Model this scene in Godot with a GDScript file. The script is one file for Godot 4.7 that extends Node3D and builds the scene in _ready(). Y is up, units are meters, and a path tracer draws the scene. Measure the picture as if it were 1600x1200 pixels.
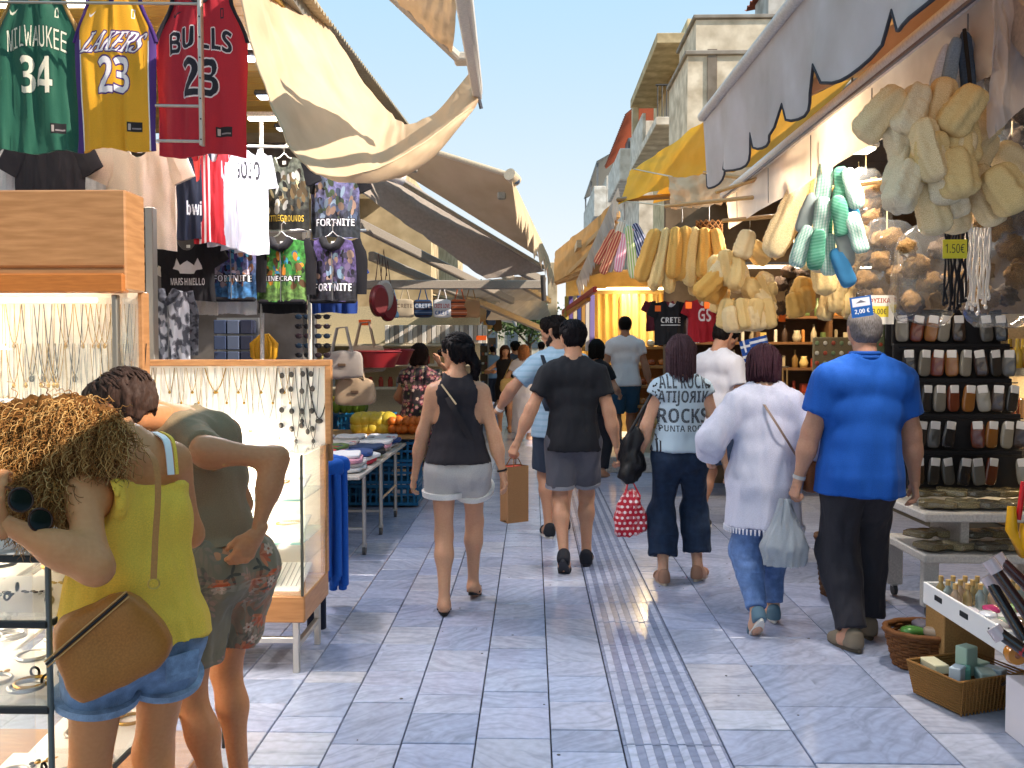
extends Node3D
# A covered market street: marble paving, awnings, stalls with goods, and people walking.
const FOCAL := 1400.0
var cam_basis: Basis
var cam_at := Vector3(0, 1.56, 0)
var taken := {}
var mats := {}
var rng := RandomNumberGenerator.new()


# a point seen at a pixel of the 1600 x 1200 photograph, at a distance z along the street (used to survey the place)
func W(px: float, py: float, z: float) -> Vector3:
	var d := cam_basis * Vector3((px - 800.0) / FOCAL, (600.0 - py) / FOCAL, -1.0)
	return cam_at + d * (z / -d.z)


func rnd(a: float, b: float) -> float:
	return rng.randf_range(a, b)


func hx(code: String) -> Color:
	return Color(code)


class MB:
	var v := PackedVector3Array()
	var n := PackedVector3Array()
	var t := PackedVector2Array()
	var c := PackedColorArray()
	var ix := PackedInt32Array()
	var col := Color.WHITE

	func vert(p: Vector3, nn: Vector3, uv := Vector2.ZERO) -> int:
		v.append(p); n.append(nn); t.append(uv); c.append(col)
		return v.size() - 1

	func tri(a: Vector3, b: Vector3, d: Vector3) -> void:
		var nn := (b - a).cross(d - a).normalized()
		var i := vert(a, nn, Vector2(a.x, a.y)); vert(b, nn, Vector2(b.x, b.y)); vert(d, nn, Vector2(d.x, d.y))
		ix.append_array([i, i + 2, i + 1])

	# corners counter-clockwise as seen from outside
	func quad(a: Vector3, b: Vector3, d: Vector3, e: Vector3, u := Rect2(0, 0, 1, 1)) -> void:
		var nn := (b - a).cross(e - a)
		if nn.length_squared() < 1e-14:
			nn = (d - b).cross(e - b)
		nn = nn.normalized()
		var i := vert(a, nn, Vector2(u.position.x, u.end.y)); vert(b, nn, u.end); vert(d, nn, Vector2(u.end.x, u.position.y)); vert(e, nn, u.position)
		ix.append_array([i, i + 2, i + 1, i, i + 3, i + 2])

	func box(at: Vector3, size: Vector3, bevel := 0.0, b := Basis()) -> MB:
		var h := size * 0.5
		var k := minf(bevel, minf(h.x, minf(h.y, h.z)) * 0.9)
		var axes := [[0, 1, 2], [1, 2, 0], [2, 0, 1]]
		var put := func(s: Vector3, face: int) -> Vector3:
			var p := s * (h - Vector3.ONE * k)
			p[face] = s[face] * h[face]
			return at + b * p
		for ax in axes:
			for sg in [1.0, -1.0]:
				var cs := []
				for q in [[-1, -1], [1, -1], [1, 1], [-1, 1]]:
					var s := Vector3()
					s[ax[0]] = sg; s[ax[1]] = q[0]; s[ax[2]] = q[1]
					cs.append(put.call(s, ax[0]))
				if sg > 0: quad(cs[0], cs[1], cs[2], cs[3])
				else: quad(cs[3], cs[2], cs[1], cs[0])
			if k > 0.0:
				for p in [[-1, -1], [1, -1], [1, 1], [-1, 1]]:
					var s0 := Vector3(); var s1 := Vector3()
					s0[ax[0]] = -1.0; s1[ax[0]] = 1.0
					s0[ax[1]] = p[0]; s1[ax[1]] = p[0]
					s0[ax[2]] = p[1]; s1[ax[2]] = p[1]
					var a0: Vector3 = put.call(s0, ax[1]); var a1: Vector3 = put.call(s1, ax[1])
					var b0: Vector3 = put.call(s0, ax[2]); var b1: Vector3 = put.call(s1, ax[2])
					if p[0] * p[1] > 0: quad(a0, b0, b1, a1) if false else quad(a1, a0, b0, b1) if false else _edge(a0, a1, b1, b0, at)
					else: _edge(a0, a1, b1, b0, at)
		if k > 0.0:
			for sx in [-1.0, 1.0]:
				for sy in [-1.0, 1.0]:
					for sz in [-1.0, 1.0]:
						var s := Vector3(sx, sy, sz)
						var p0: Vector3 = put.call(s, 0); var p1: Vector3 = put.call(s, 1); var p2: Vector3 = put.call(s, 2)
						if (p1 - p0).cross(p2 - p0).dot(p0 - at) > 0: tri(p0, p1, p2)
						else: tri(p0, p2, p1)
		return self

	func _edge(a: Vector3, b: Vector3, d: Vector3, e: Vector3, at: Vector3) -> void:
		if (b - a).cross(e - a).dot((a + d) * 0.5 - at) > 0: quad(a, b, d, e)
		else: quad(e, d, b, a)

	func bar(a: Vector3, b: Vector3, w: float, hgt: float, bevel := 0.0, up := Vector3.UP) -> MB:
		var z := (b - a).normalized()
		if absf(z.dot(up)) > 0.98: up = Vector3.RIGHT
		var x := up.cross(z).normalized()
		return box((a + b) * 0.5, Vector3(w, hgt, a.distance_to(b)), bevel, Basis(x, z.cross(x), z))

	func tube(p: Array, r: Variant, seg := 8, cap := true, flat := 1.0) -> MB:
		var m := p.size()
		var dirs := []
		for i in m:
			dirs.append(((p[mini(i + 1, m - 1)] as Vector3) - (p[maxi(i - 1, 0)] as Vector3)).normalized())
		var x: Vector3 = (dirs[0] as Vector3).cross(Vector3.UP if absf(dirs[0].y) < 0.9 else Vector3.RIGHT).normalized()
		var base := v.size()
		var along := 0.0
		for i in m:
			var dr: Vector3 = dirs[i]
			x = (x - dr * x.dot(dr)).normalized()
			var y := dr.cross(x)
			var rr: float = r[i] if r is Array else r
			if i: along += (p[i] - p[i - 1]).length()
			for j in seg + 1:
				var a := TAU * j / seg
				var o := x * cos(a) + y * sin(a) * flat
				vert(p[i] + o * rr, (x * cos(a) * flat + y * sin(a)).normalized(), Vector2(float(j) / seg, along))
		var w := seg + 1
		for i in m - 1:
			for j in seg:
				var q := base + i * w + j
				ix.append_array([q, q + w, q + 1, q + 1, q + w, q + w + 1])
		if cap:
			for e in [0, m - 1]:
				var nn: Vector3 = -dirs[0] if e == 0 else dirs[m - 1]
				var mid := vert(p[e], nn)
				var first := v.size()
				for j in seg + 1: vert(v[base + e * w + j], nn)
				for j in seg:
					if e == 0: ix.append_array([mid, first + j, first + j + 1])
					else: ix.append_array([mid, first + j + 1, first + j])
		return self

	# profile: Vector2(radius, height) from the bottom up
	func lathe(prof: Array, seg := 16, xf := Transform3D(), smooth := false, ribs := 0, rib := 0.0) -> MB:
		var m := prof.size()
		var len := 0.0
		for i in m - 1:
			var a: Vector2 = prof[i]; var b: Vector2 = prof[i + 1]
			var rows := []
			for e in 2:
				var nr := Vector2(b.y - a.y, a.x - b.x)
				if smooth:
					var k := i + e
					var pa: Vector2 = prof[maxi(k - 1, 0)]; var pb: Vector2 = prof[mini(k + 1, m - 1)]
					nr = Vector2(pb.y - pa.y, pa.x - pb.x)
				nr = nr.normalized()
				var q: Vector2 = prof[i + e]
				var st := v.size()
				for j in seg + 1:
					var an := TAU * j / seg
					var rr := q.x * (1.0 + rib * cos(an * ribs)) if ribs else q.x
					vert(xf * Vector3(cos(an) * rr, q.y, sin(an) * rr), (xf.basis * Vector3(cos(an) * nr.x, nr.y, sin(an) * nr.x)).normalized(), Vector2(float(j) / seg, len + (a.distance_to(b) if e else 0.0)))
				rows.append(st)
			len += a.distance_to(b)
			for j in seg:
				var p: int = rows[0] + j; var r: int = rows[1] + j
				ix.append_array([p, p + 1, r, p + 1, r + 1, r])
		return self

	# rows of points; a sheet seen from the side where rows run up and columns run to the right
	func sheet(rows: Array, thick := 0.0, uv := Vector2.ONE) -> MB:
		var nr := rows.size()
		var nc: int = rows[0].size()
		var nrm := []
		for i in nr:
			for j in nc:
				var du: Vector3 = rows[i][mini(j + 1, nc - 1)] - rows[i][maxi(j - 1, 0)]
				var dv: Vector3 = rows[mini(i + 1, nr - 1)][j] - rows[maxi(i - 1, 0)][j]
				nrm.append(du.cross(dv).normalized())
		for side in (2 if thick > 0.0 else 1):
			var st := v.size()
			for i in nr:
				for j in nc:
					var nn: Vector3 = nrm[i * nc + j]
					vert(rows[i][j] - nn * thick * side, nn if side == 0 else -nn, Vector2(uv.x * j / (nc - 1), uv.y * (1.0 - float(i) / (nr - 1))))
			for i in nr - 1:
				for j in nc - 1:
					var q := st + i * nc + j
					if side == 0: ix.append_array([q, q + nc, q + 1, q + 1, q + nc, q + nc + 1])
					else: ix.append_array([q, q + 1, q + nc, q + 1, q + nc + 1, q + nc])
		if thick > 0.0:
			var rim := []
			for j in nc: rim.append([0, j])
			for i in range(1, nr): rim.append([i, nc - 1])
			for j in range(nc - 2, -1, -1): rim.append([nr - 1, j])
			for i in range(nr - 2, -1, -1): rim.append([i, 0])
			for e in rim.size() - 1:
				var a: Array = rim[e]; var b: Array = rim[e + 1]
				var pa: Vector3 = rows[a[0]][a[1]]; var pb: Vector3 = rows[b[0]][b[1]]
				quad(pa - nrm[a[0] * nc + a[1]] * thick, pb - nrm[b[0] * nc + b[1]] * thick, pb, pa)
		return self

	# a lump: an ellipsoid pushed in and out by noise
	func blob(at: Vector3, r: Vector3, nz: FastNoiseLite, amp := 0.15, freq := 1.0, seg := 10, b := Basis()) -> MB:
		var st := v.size()
		var rows := maxi(4, seg * 2 / 3)
		for i in rows + 1:
			var la := PI * (float(i) / rows - 0.5)
			for j in seg + 1:
				var lo := TAU * j / seg
				var d := Vector3(cos(la) * cos(lo), sin(la), cos(la) * sin(lo))
				var k := 1.0 + (amp * nz.get_noise_3dv((d * r + at * 3.0) * freq * 100.0) * 2.0 if nz else 0.0)
				vert(at + b * (d * r * k), (b * (d / r)).normalized(), Vector2(float(j) / seg, float(i) / rows))
		for i in rows:
			for j in seg:
				var q := st + i * (seg + 1) + j
				ix.append_array([q, q + 1, q + seg + 1, q + 1, q + seg + 2, q + seg + 1])
		return self

	# shared normals worked out again from the faces
	func relax_normals(from := 0) -> MB:
		var acc := PackedVector3Array(); acc.resize(v.size())
		for i in range(0, ix.size(), 3):
			var f := (v[ix[i + 2]] - v[ix[i]]).cross(v[ix[i + 1]] - v[ix[i]])
			for e in 3: acc[ix[i + e]] += f
		for i in range(from, v.size()):
			if acc[i].length_squared() > 0.0: n[i] = acc[i].normalized()
		return self

	func mesh() -> ArrayMesh:
		var a := []
		a.resize(Mesh.ARRAY_MAX)
		a[Mesh.ARRAY_VERTEX] = v; a[Mesh.ARRAY_NORMAL] = n; a[Mesh.ARRAY_TEX_UV] = t; a[Mesh.ARRAY_COLOR] = c; a[Mesh.ARRAY_INDEX] = ix
		var m := ArrayMesh.new()
		m.add_surface_from_arrays(Mesh.PRIMITIVE_TRIANGLES, a)
		return m


# a field of tapered capsules joined smoothly, meshed as surface nets
class Field:
	var lo: Vector3
	var h: float
	var k: float
	var nx: int
	var ny: int
	var nz: int
	var s := PackedFloat32Array()

	func _init(a: Vector3, b: Vector3, cell: float, sharp: float) -> void:
		lo = a; h = cell; k = sharp
		nx = int((b.x - a.x) / h) + 2; ny = int((b.y - a.y) / h) + 2; nz = int((b.z - a.z) / h) + 2
		s.resize(nx * ny * nz)

	func cap(a: Vector3, b: Vector3, ra: float, rb: float, sq := Vector3.ONE, cut := false) -> void:
		var mg := 3.2 / k
		var grow := Vector3.ONE * (maxf(ra, rb) + mg)
		var p0 := (a.min(b) - grow - lo) / h
		var p1 := (a.max(b) + grow - lo) / h
		var x0 := clampi(int(p0.x), 1, nx - 2); var x1 := clampi(int(p1.x) + 1, 1, nx - 2)
		var y0 := clampi(int(p0.y), 1, ny - 2); var y1 := clampi(int(p1.y) + 1, 1, ny - 2)
		var z0 := clampi(int(p0.z), 1, nz - 2); var z1 := clampi(int(p1.z) + 1, 1, nz - 2)
		var ab := b - a
		var inv := 1.0 / maxf(ab.length_squared(), 1e-9)
		var dr := ab.normalized()
		var rd := rb - ra
		for z in range(z0, z1 + 1):
			for y in range(y0, y1 + 1):
				var i := (z * ny + y) * nx + x0
				var p := lo + Vector3(x0, y, z) * h - a
				for x in range(x0, x1 + 1):
					var t := clampf(p.dot(ab) * inv, 0.0, 1.0)
					var d := ((p - ab * t) * sq).length() - ra - rd * t
					if cut: d = maxf(d, (p - ab).dot(dr))
					if d < mg: s[i] += exp(-k * d)
					i += 1
					p.x += h

	func carve(a: Vector3, b: Vector3, r: float, sq := Vector3.ONE) -> void:
		var mg := 3.0 / k
		var grow := Vector3.ONE * (r + mg)
		var p0 := (a.min(b) - grow - lo) / h
		var p1 := (a.max(b) + grow - lo) / h
		var ab := b - a
		var inv := 1.0 / maxf(ab.length_squared(), 1e-9)
		for z in range(clampi(int(p0.z), 0, nz - 1), clampi(int(p1.z) + 1, 0, nz - 1) + 1):
			for y in range(clampi(int(p0.y), 0, ny - 1), clampi(int(p1.y) + 1, 0, ny - 1) + 1):
				for x in range(clampi(int(p0.x), 0, nx - 1), clampi(int(p1.x) + 1, 0, nx - 1) + 1):
					var p := lo + Vector3(x, y, z) * h - a
					var t := clampf(p.dot(ab) * inv, 0.0, 1.0)
					var d := ((p - ab * t) * sq).length() - r
					if d < mg:
						var i := (z * ny + y) * nx + x
						s[i] = minf(s[i], exp(k * d))

	# keeps what lies on the side that the normal points away from
	func plane(at: Vector3, nrm: Vector3) -> void:
		for z in nz:
			for y in ny:
				for x in nx:
					var i := (z * ny + y) * nx + x
					if s[i] > 0.0:
						var d := (lo + Vector3(x, y, z) * h - at).dot(nrm)
						if d > -0.1: s[i] = minf(s[i], exp(-k * d))

	func mesh(mb: MB, nzs: FastNoiseLite = null, amp := 0.0, freq := Vector3.ONE) -> void:
		var cells := {}
		var first := mb.v.size()
		var nxy := nx * ny
		var quads := PackedInt32Array()
		for z in range(1, nz - 1):
			for y in range(1, ny - 1):
				var i := z * nxy + y * nx
				for x in range(1, nx - 1):
					var q := i + x
					var a := s[q] > 1.0
					if a != (s[q + 1] > 1.0):
						_q(quads, a, q, q - nx, q - nx - nxy, q - nxy)
					if a != (s[q + nx] > 1.0):
						_q(quads, a, q, q - nxy, q - nxy - 1, q - 1)
					if a != (s[q + nxy] > 1.0):
						_q(quads, a, q, q - 1, q - 1 - nx, q - nx)
		var offs := [0, 1, nx, nx + 1, nxy, nxy + 1, nxy + nx, nxy + nx + 1]
		var edges := [0, 1, 2, 3, 4, 5, 6, 7, 0, 2, 1, 3, 4, 6, 5, 7, 0, 4, 1, 5, 2, 6, 3, 7]
		var lv := PackedFloat32Array(); lv.resize(8)
		var cn := []
		for e in 8: cn.append(Vector3(e & 1, (e >> 1) & 1, e >> 2))
		for qi in quads.size():
			var c := quads[qi]
			if not cells.has(c):
				for e in 8: lv[e] = log(maxf(s[c + offs[e]], 1e-4))
				var sum := Vector3.ZERO
				var m := 0
				for e in range(0, 24, 2):
					var u := lv[edges[e]]; var w := lv[edges[e + 1]]
					if (u > 0.0) != (w > 0.0):
						sum += (cn[edges[e]] as Vector3).lerp(cn[edges[e + 1]], u / (u - w))
						m += 1
				var p := lo + (Vector3(c % nx, (c / nx) % ny, c / nxy) + sum / maxi(m, 1)) * h
				cells[c] = mb.vert(p, Vector3.UP, Vector2(p.x, p.y))
			quads[qi] = cells[c]
		for j in range(0, quads.size(), 4):
			mb.ix.append_array([quads[j], quads[j + 1], quads[j + 2], quads[j], quads[j + 2], quads[j + 3]])
		mb.relax_normals(first)
		if nzs:
			for j in range(first, mb.v.size()):
				mb.v[j] += mb.n[j] * amp * nzs.get_noise_3dv(mb.v[j] * freq)
			mb.relax_normals(first)

	func _q(o: PackedInt32Array, a: bool, c0: int, c1: int, c2: int, c3: int) -> void:
		if a: o.append_array([c0, c3, c2, c1])
		else: o.append_array([c0, c1, c2, c3])


# ---------- nodes, names and tags ----------
func numbered(called: String) -> String:
	var k: int = taken.get(called, 0)
	taken[called] = k + 1
	return called if k == 0 else "%s_%03d" % [called, k]


func tag(o: Node, label: String, category: String, group := "") -> Node:
	o.set_meta("label", label)
	o.set_meta("category", category)
	if group: o.set_meta("group", group)
	return o


func obj(called: String, mb: Variant, m: Material, parent: Node = null) -> MeshInstance3D:
	var o := MeshInstance3D.new()
	o.mesh = mb.mesh() if mb is MB else mb
	o.material_override = m
	if parent == null:
		o.name = numbered(called); add_child(o)
	else:
		o.name = called; parent.add_child(o, true)
	return o


func thing(called: String, label: String, category: String, at := Vector3.ZERO, turn := 0.0, group := "") -> Node3D:
	var o := Node3D.new()
	o.name = numbered(called); add_child(o)
	o.position = at; o.rotation.y = turn
	return tag(o, label, category, group)


func single(called: String, mb: Variant, m: Material, label: String, category: String, group := "", at := Vector3.ZERO, turn := 0.0) -> MeshInstance3D:
	var o := obj(called, mb, m)
	o.position = at; o.rotation.y = turn
	tag(o, label, category, group)
	return o


func struct(called: String, mb: Variant, m: Material, parent: Node = null) -> MeshInstance3D:
	var o := obj(called, mb, m, parent)
	if parent == null: o.set_meta("kind", "structure")
	return o


func dup(o: Node3D, at: Vector3, turn: float, label := "", group := "") -> Node3D:
	var r: Node3D = o.duplicate()
	r.name = numbered(String(o.name).rstrip("0123456789").trim_suffix("_"))
	add_child(r)
	r.position = at; r.rotation.y = turn
	if label: r.set_meta("label", label)
	if group: r.set_meta("group", group)
	return r


# ---------- materials ----------
func noise(freq := 0.05, seed_ := 1, oct := 3) -> FastNoiseLite:
	var z := FastNoiseLite.new()
	z.seed = seed_; z.frequency = freq; z.fractal_octaves = oct
	return z


func noise_tex(key: String, freq: float, c0: Color, c1: Color, oct := 4, size := 256, kind := FastNoiseLite.TYPE_SIMPLEX_SMOOTH, stretch := Vector2.ONE) -> Texture2D:
	if mats.has(key): return mats[key]
	var z := noise(freq, key.hash() % 1000, oct)
	z.noise_type = kind
	var im := Image.create(size, size, false, Image.FORMAT_RGB8)
	# wraps by blending four shifted copies
	for y in size:
		for x in size:
			var fx := float(x) / size; var fy := float(y) / size
			var a := z.get_noise_2d(x * stretch.x, y * stretch.y); var b := z.get_noise_2d((x - size) * stretch.x, y * stretch.y)
			var g := z.get_noise_2d(x * stretch.x, (y - size) * stretch.y); var d := z.get_noise_2d((x - size) * stretch.x, (y - size) * stretch.y)
			var u := lerpf(lerpf(a, b, fx), lerpf(g, d, fx), fy)
			im.set_pixel(x, y, c0.lerp(c1, clampf(u * 1.3 + 0.5, 0, 1)))
	mats[key] = ImageTexture.create_from_image(im)
	return mats[key]


# colour as seen in white light (sRGB); opt: rough metal tex scale bump back sheen coat vc alpha sss emit energy
func M(c: Variant, rough := 0.7, opt := {}) -> StandardMaterial3D:
	var key := str(c) + str(rough) + str(opt)
	if mats.has(key): return mats[key]
	var m := StandardMaterial3D.new()
	m.albedo_color = hx(c) if c is String else c
	m.roughness = rough
	m.metallic = opt.get("metal", 0.0)
	m.metallic_specular = opt.get("spec", 0.4)
	if opt.has("tex"): m.albedo_texture = opt.tex
	if opt.has("bump"):
		m.heightmap_enabled = true
		m.heightmap_texture = opt.bump
		m.heightmap_scale = opt.get("depth", 0.2)
	if opt.get("tri", false):
		m.uv1_triplanar = true
		m.uv1_world_triplanar = opt.get("world", false)
	if opt.has("scale"):
		m.uv1_scale = opt.scale if opt.scale is Vector3 else Vector3.ONE * opt.scale
	if opt.has("off"): m.uv1_offset = opt.off
	if opt.get("vc", false): m.vertex_color_use_as_albedo = true
	if opt.has("back"):
		m.backlight_enabled = true
		m.backlight = opt.back
	if opt.has("sheen"):
		m.rim_enabled = true; m.rim = opt.sheen; m.rim_tint = 0.6
	if opt.has("coat"):
		m.clearcoat_enabled = true; m.clearcoat = opt.coat; m.clearcoat_roughness = opt.get("coat_rough", 0.15)
	if opt.has("sss"):
		m.subsurf_scatter_enabled = true; m.subsurf_scatter_strength = opt.sss
	if opt.has("alpha"):
		m.transparency = BaseMaterial3D.TRANSPARENCY_ALPHA
		m.albedo_color.a = opt.alpha
	if opt.has("emit"):
		m.emission_enabled = true; m.emission = opt.emit; m.emission_energy_multiplier = opt.get("energy", 1.0)
	mats[key] = m
	return m


func grain() -> Texture2D: return noise_tex("grain", 0.11, Color(0.87, 0.87, 0.87), Color.WHITE, 4)
func weave() -> Texture2D:
	if mats.has("weave"): return mats.weave
	var im := Image.create(128, 128, false, Image.FORMAT_RGB8)
	for y in 128:
		for x in 128:
			var over := (x / 4 + y / 4) % 2 == 0
			var e := sin(PI * ((x % 4) + 0.5) / 4.0) if over else sin(PI * ((y % 4) + 0.5) / 4.0)
			im.set_pixel(x, y, Color.WHITE * (0.55 + 0.45 * e))
	mats.weave = ImageTexture.create_from_image(im)
	return mats.weave
func cloth(c: Variant, opt := {}) -> StandardMaterial3D:
	var o := {"tex": grain(), "tri": true, "scale": 5.0, "sheen": 0.25}
	o.merge(opt, true)
	return M(c, 0.85, o)
func wood(c: String, s := 3.0) -> StandardMaterial3D:
	return M(c, 0.45, {"tex": noise_tex("wood", 0.02, Color(0.88, 0.85, 0.82), Color.WHITE, 4, 256, FastNoiseLite.TYPE_SIMPLEX_SMOOTH, Vector2(0.6, 6.0)), "tri": true, "scale": s, "coat": 0.2})
func metal(c := "b9b9b6", rough := 0.35) -> StandardMaterial3D: return M(c, rough, {"metal": 0.9})
func paint(c: String, rough := 0.4) -> StandardMaterial3D: return M(c, rough, {"tex": grain(), "tri": true, "scale": 2.0})
func glass() -> StandardMaterial3D: return M(Color(0.93, 0.98, 0.96), 0.02, {"alpha": 0.06, "spec": 0.5})
func film() -> StandardMaterial3D: return M(Color(0.95, 0.97, 0.97), 0.06, {"alpha": 0.04, "spec": 0.5})


# ---------- lettering and flat prints ----------
func glyph_tris(text: String, bold := true, face := "Droid Sans") -> Array:
	var f := SystemFont.new()
	f.font_names = PackedStringArray([face]); f.font_weight = 700 if bold else 400
	var tm := TextMesh.new()
	tm.text = text; tm.font = f; tm.font_size = 64; tm.pixel_size = 0.01; tm.depth = 0.0; tm.curve_step = 1.5
	var out := []
	var box := Rect2()
	var a := tm.get_mesh_arrays()
	if a.is_empty() or a[Mesh.ARRAY_VERTEX] == null: return [[], Rect2(0, 0, 1, 1)]
	var vs: PackedVector3Array = a[Mesh.ARRAY_VERTEX]
	var ii: PackedInt32Array = a[Mesh.ARRAY_INDEX] if a[Mesh.ARRAY_INDEX] != null else PackedInt32Array(range(vs.size()))
	for i in ii.size():
		var p := Vector2(vs[ii[i]].x, -vs[ii[i]].y)
		out.append(p)
		box = Rect2(p, Vector2.ZERO) if i == 0 else box.expand(p)
	return [out, box]


# writes text into a picture: rect in pixels, arc bends it (pixels of sagitta), edge = outline width
func write(im: Image, text: String, rect: Rect2, c: Color, bold := true, arc := 0.0, edge := 0, ec := Color.BLACK, face := "Droid Sans", slant := 0.0) -> void:
	var g := glyph_tris(text, bold, face)
	var tr: Array = g[0]
	var bx: Rect2 = g[1]
	var w := im.get_width(); var h := im.get_height()
	var mask := {}
	for i in range(0, tr.size(), 3):
		var q := []
		for e in 3:
			var u: Vector2 = (tr[i + e] - bx.position) / bx.size
			var off := arc * (1.0 - pow(u.x * 2.0 - 1.0, 2.0))
			q.append(rect.position + Vector2((u.x + slant * (0.5 - u.y)) * rect.size.x, u.y * rect.size.y - off))
		var lo: Vector2 = q[0].min(q[1]).min(q[2]); var hi: Vector2 = q[0].max(q[1]).max(q[2])
		var den: float = (q[1].y - q[2].y) * (q[0].x - q[2].x) + (q[2].x - q[1].x) * (q[0].y - q[2].y)
		if absf(den) < 1e-6: continue
		for y in range(maxi(0, int(lo.y)), mini(h - 1, int(hi.y) + 1) + 1):
			for x in range(maxi(0, int(lo.x)), mini(w - 1, int(hi.x) + 1) + 1):
				var px := x + 0.5; var py := y + 0.5
				var l0: float = ((q[1].y - q[2].y) * (px - q[2].x) + (q[2].x - q[1].x) * (py - q[2].y)) / den
				var l1: float = ((q[2].y - q[0].y) * (px - q[2].x) + (q[0].x - q[2].x) * (py - q[2].y)) / den
				if l0 >= -0.02 and l1 >= -0.02 and l0 + l1 <= 1.02: mask[Vector2i(x, y)] = true
	if edge > 0:
		for p in mask:
			for dy in range(-edge, edge + 1):
				for dx in range(-edge, edge + 1):
					var q2 := Vector2i(p.x + dx, p.y + dy)
					if dx * dx + dy * dy <= edge * edge + 1 and not mask.has(q2) and q2.x >= 0 and q2.y >= 0 and q2.x < w and q2.y < h: im.set_pixelv(q2, ec)
	for p in mask: im.set_pixelv(p, c)


func canvas(w: int, h: int, c: Color) -> Image:
	var im := Image.create(w, h, false, Image.FORMAT_RGB8)
	im.fill(c)
	return im


func spot(im: Image, x: float, y: float, rx: float, ry: float, c: Color, turn := 0.0) -> void:
	var r := int(maxf(rx, ry)) + 1
	for j in range(maxi(0, int(y) - r), mini(im.get_height() - 1, int(y) + r) + 1):
		for i in range(maxi(0, int(x) - r), mini(im.get_width() - 1, int(x) + r) + 1):
			var d := Vector2(i - x, j - y).rotated(-turn) / Vector2(rx, ry)
			if d.length_squared() < 1.0: im.set_pixel(i, j, c)


func poly(im: Image, pts: Array, c: Color) -> void:
	var pv := PackedVector2Array(pts)
	var lo := pv[0]; var hi := pv[0]
	for p in pv: lo = lo.min(p); hi = hi.max(p)
	for j in range(maxi(0, int(lo.y)), mini(im.get_height() - 1, int(hi.y) + 1) + 1):
		for i in range(maxi(0, int(lo.x)), mini(im.get_width() - 1, int(hi.x) + 1) + 1):
			if Geometry2D.is_point_in_polygon(Vector2(i + 0.5, j + 0.5), pv): im.set_pixel(i, j, c)


func tex(im: Image) -> ImageTexture: return ImageTexture.create_from_image(im)


func _ready() -> void:
	rng.seed = 7
	var cam := Camera3D.new()
	cam.fov = rad_to_deg(2.0 * atan(600.0 / FOCAL)); cam.far = 400.0; cam.near = 0.05
	cam.position = cam_at
	cam.rotation = Vector3(-atan(53.0 / FOCAL), atan(32.0 / FOCAL), 0)
	cam_basis = Basis.from_euler(cam.rotation)
	add_child(cam)
	var we := WorldEnvironment.new()
	var env := Environment.new()
	var sky := ProceduralSkyMaterial.new()
	sky.sky_top_color = hx("8ac4e8"); sky.sky_horizon_color = hx("f3efea"); sky.sky_curve = 0.2
	sky.ground_horizon_color = hx("b8b0a4"); sky.ground_bottom_color = hx("8a8378")
	sky.sky_energy_multiplier = 0.6; sky.sun_angle_max = 20.0
	env.background_mode = Environment.BG_SKY
	env.sky = Sky.new(); env.sky.sky_material = sky
	env.tonemap_mode = Environment.TONE_MAPPER_LINEAR
	env.tonemap_exposure = 3.9
	env.sdfgi_enabled = true; env.ssao_enabled = true; env.ssil_enabled = true
	we.environment = env
	add_child(we)
	var sun := DirectionalLight3D.new()
	sun.light_energy = 0.6; sun.light_angular_distance = 0.5; sun.light_color = hx("fff3e4"); sun.shadow_enabled = true
	add_child(sun)
	sun.look_at_from_position(Vector3(1.0, 0.72, 0.33), Vector3.ZERO)
	var t0 := Time.get_ticks_msec()
	build_ground()
	build_buildings()
	build_awnings()
	print("setting ", Time.get_ticks_msec() - t0)
	build_left()
	build_right()
	build_far()
	print("goods ", Time.get_ticks_msec() - t0)
	build_people()
	print("people ", Time.get_ticks_msec() - t0)


func lamp_area(called: String, at: Vector3, towards: Vector3, size: Vector2, c: String, energy: float) -> void:
	var l := AreaLight3D.new()
	l.name = called; l.area_size = size; l.light_color = hx(c); l.light_energy = energy; l.area_range = 14.0; l.shadow_enabled = true
	add_child(l, true)
	l.look_at_from_position(at, at + towards, Vector3.RIGHT if absf(towards.normalized().y) > 0.9 else Vector3.UP)


# ---------- paving ----------
func marble(k: int) -> Material:
	var key := "marble%d" % k
	if mats.has(key): return mats[key]
	var z := noise(0.012, 30 + k, 4); var w := noise(0.006, 60 + k, 3); var f := noise(0.08, 90, 3)
	var im := Image.create(384, 384, false, Image.FORMAT_RGB8)
	var tints := [Color(0.75, 0.78, 0.89), Color(0.72, 0.75, 0.87), Color(0.79, 0.80, 0.87), Color(0.68, 0.72, 0.84), Color(0.76, 0.78, 0.87)]
	var ang: float = [0.5, -0.25, 0.12, 0.8, -0.6][k]
	for y in 384:
		for x in 384:
			var p := Vector2(x, y).rotated(ang)
			var wx := w.get_noise_2d(x, y) * 60.0
			var a := z.get_noise_2d(p.x * 0.35 + wx * 0.4, p.y * 2.6 + wx)
			var b := z.get_noise_2d(p.x * 0.8 + 500.0, p.y * 5.5 + wx * 1.6)
			var vein := pow(1.0 - absf(a), 9.0) * 0.24 + clampf(b * 1.4, 0, 1) * (0.30 if k == 3 else 0.13)
			var c: Color = (tints[k] as Color).lerp(Color(0.42, 0.45, 0.51), clampf(vein, 0, 1))
			c = c * (0.97 + 0.06 * f.get_noise_2d(x, y))
			im.set_pixel(x, y, c)
	var m := StandardMaterial3D.new()
	m.albedo_texture = tex(im); m.roughness = 0.16; m.metallic_specular = 0.5
	m.vertex_color_use_as_albedo = true
	mats[key] = m
	return m


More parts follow.
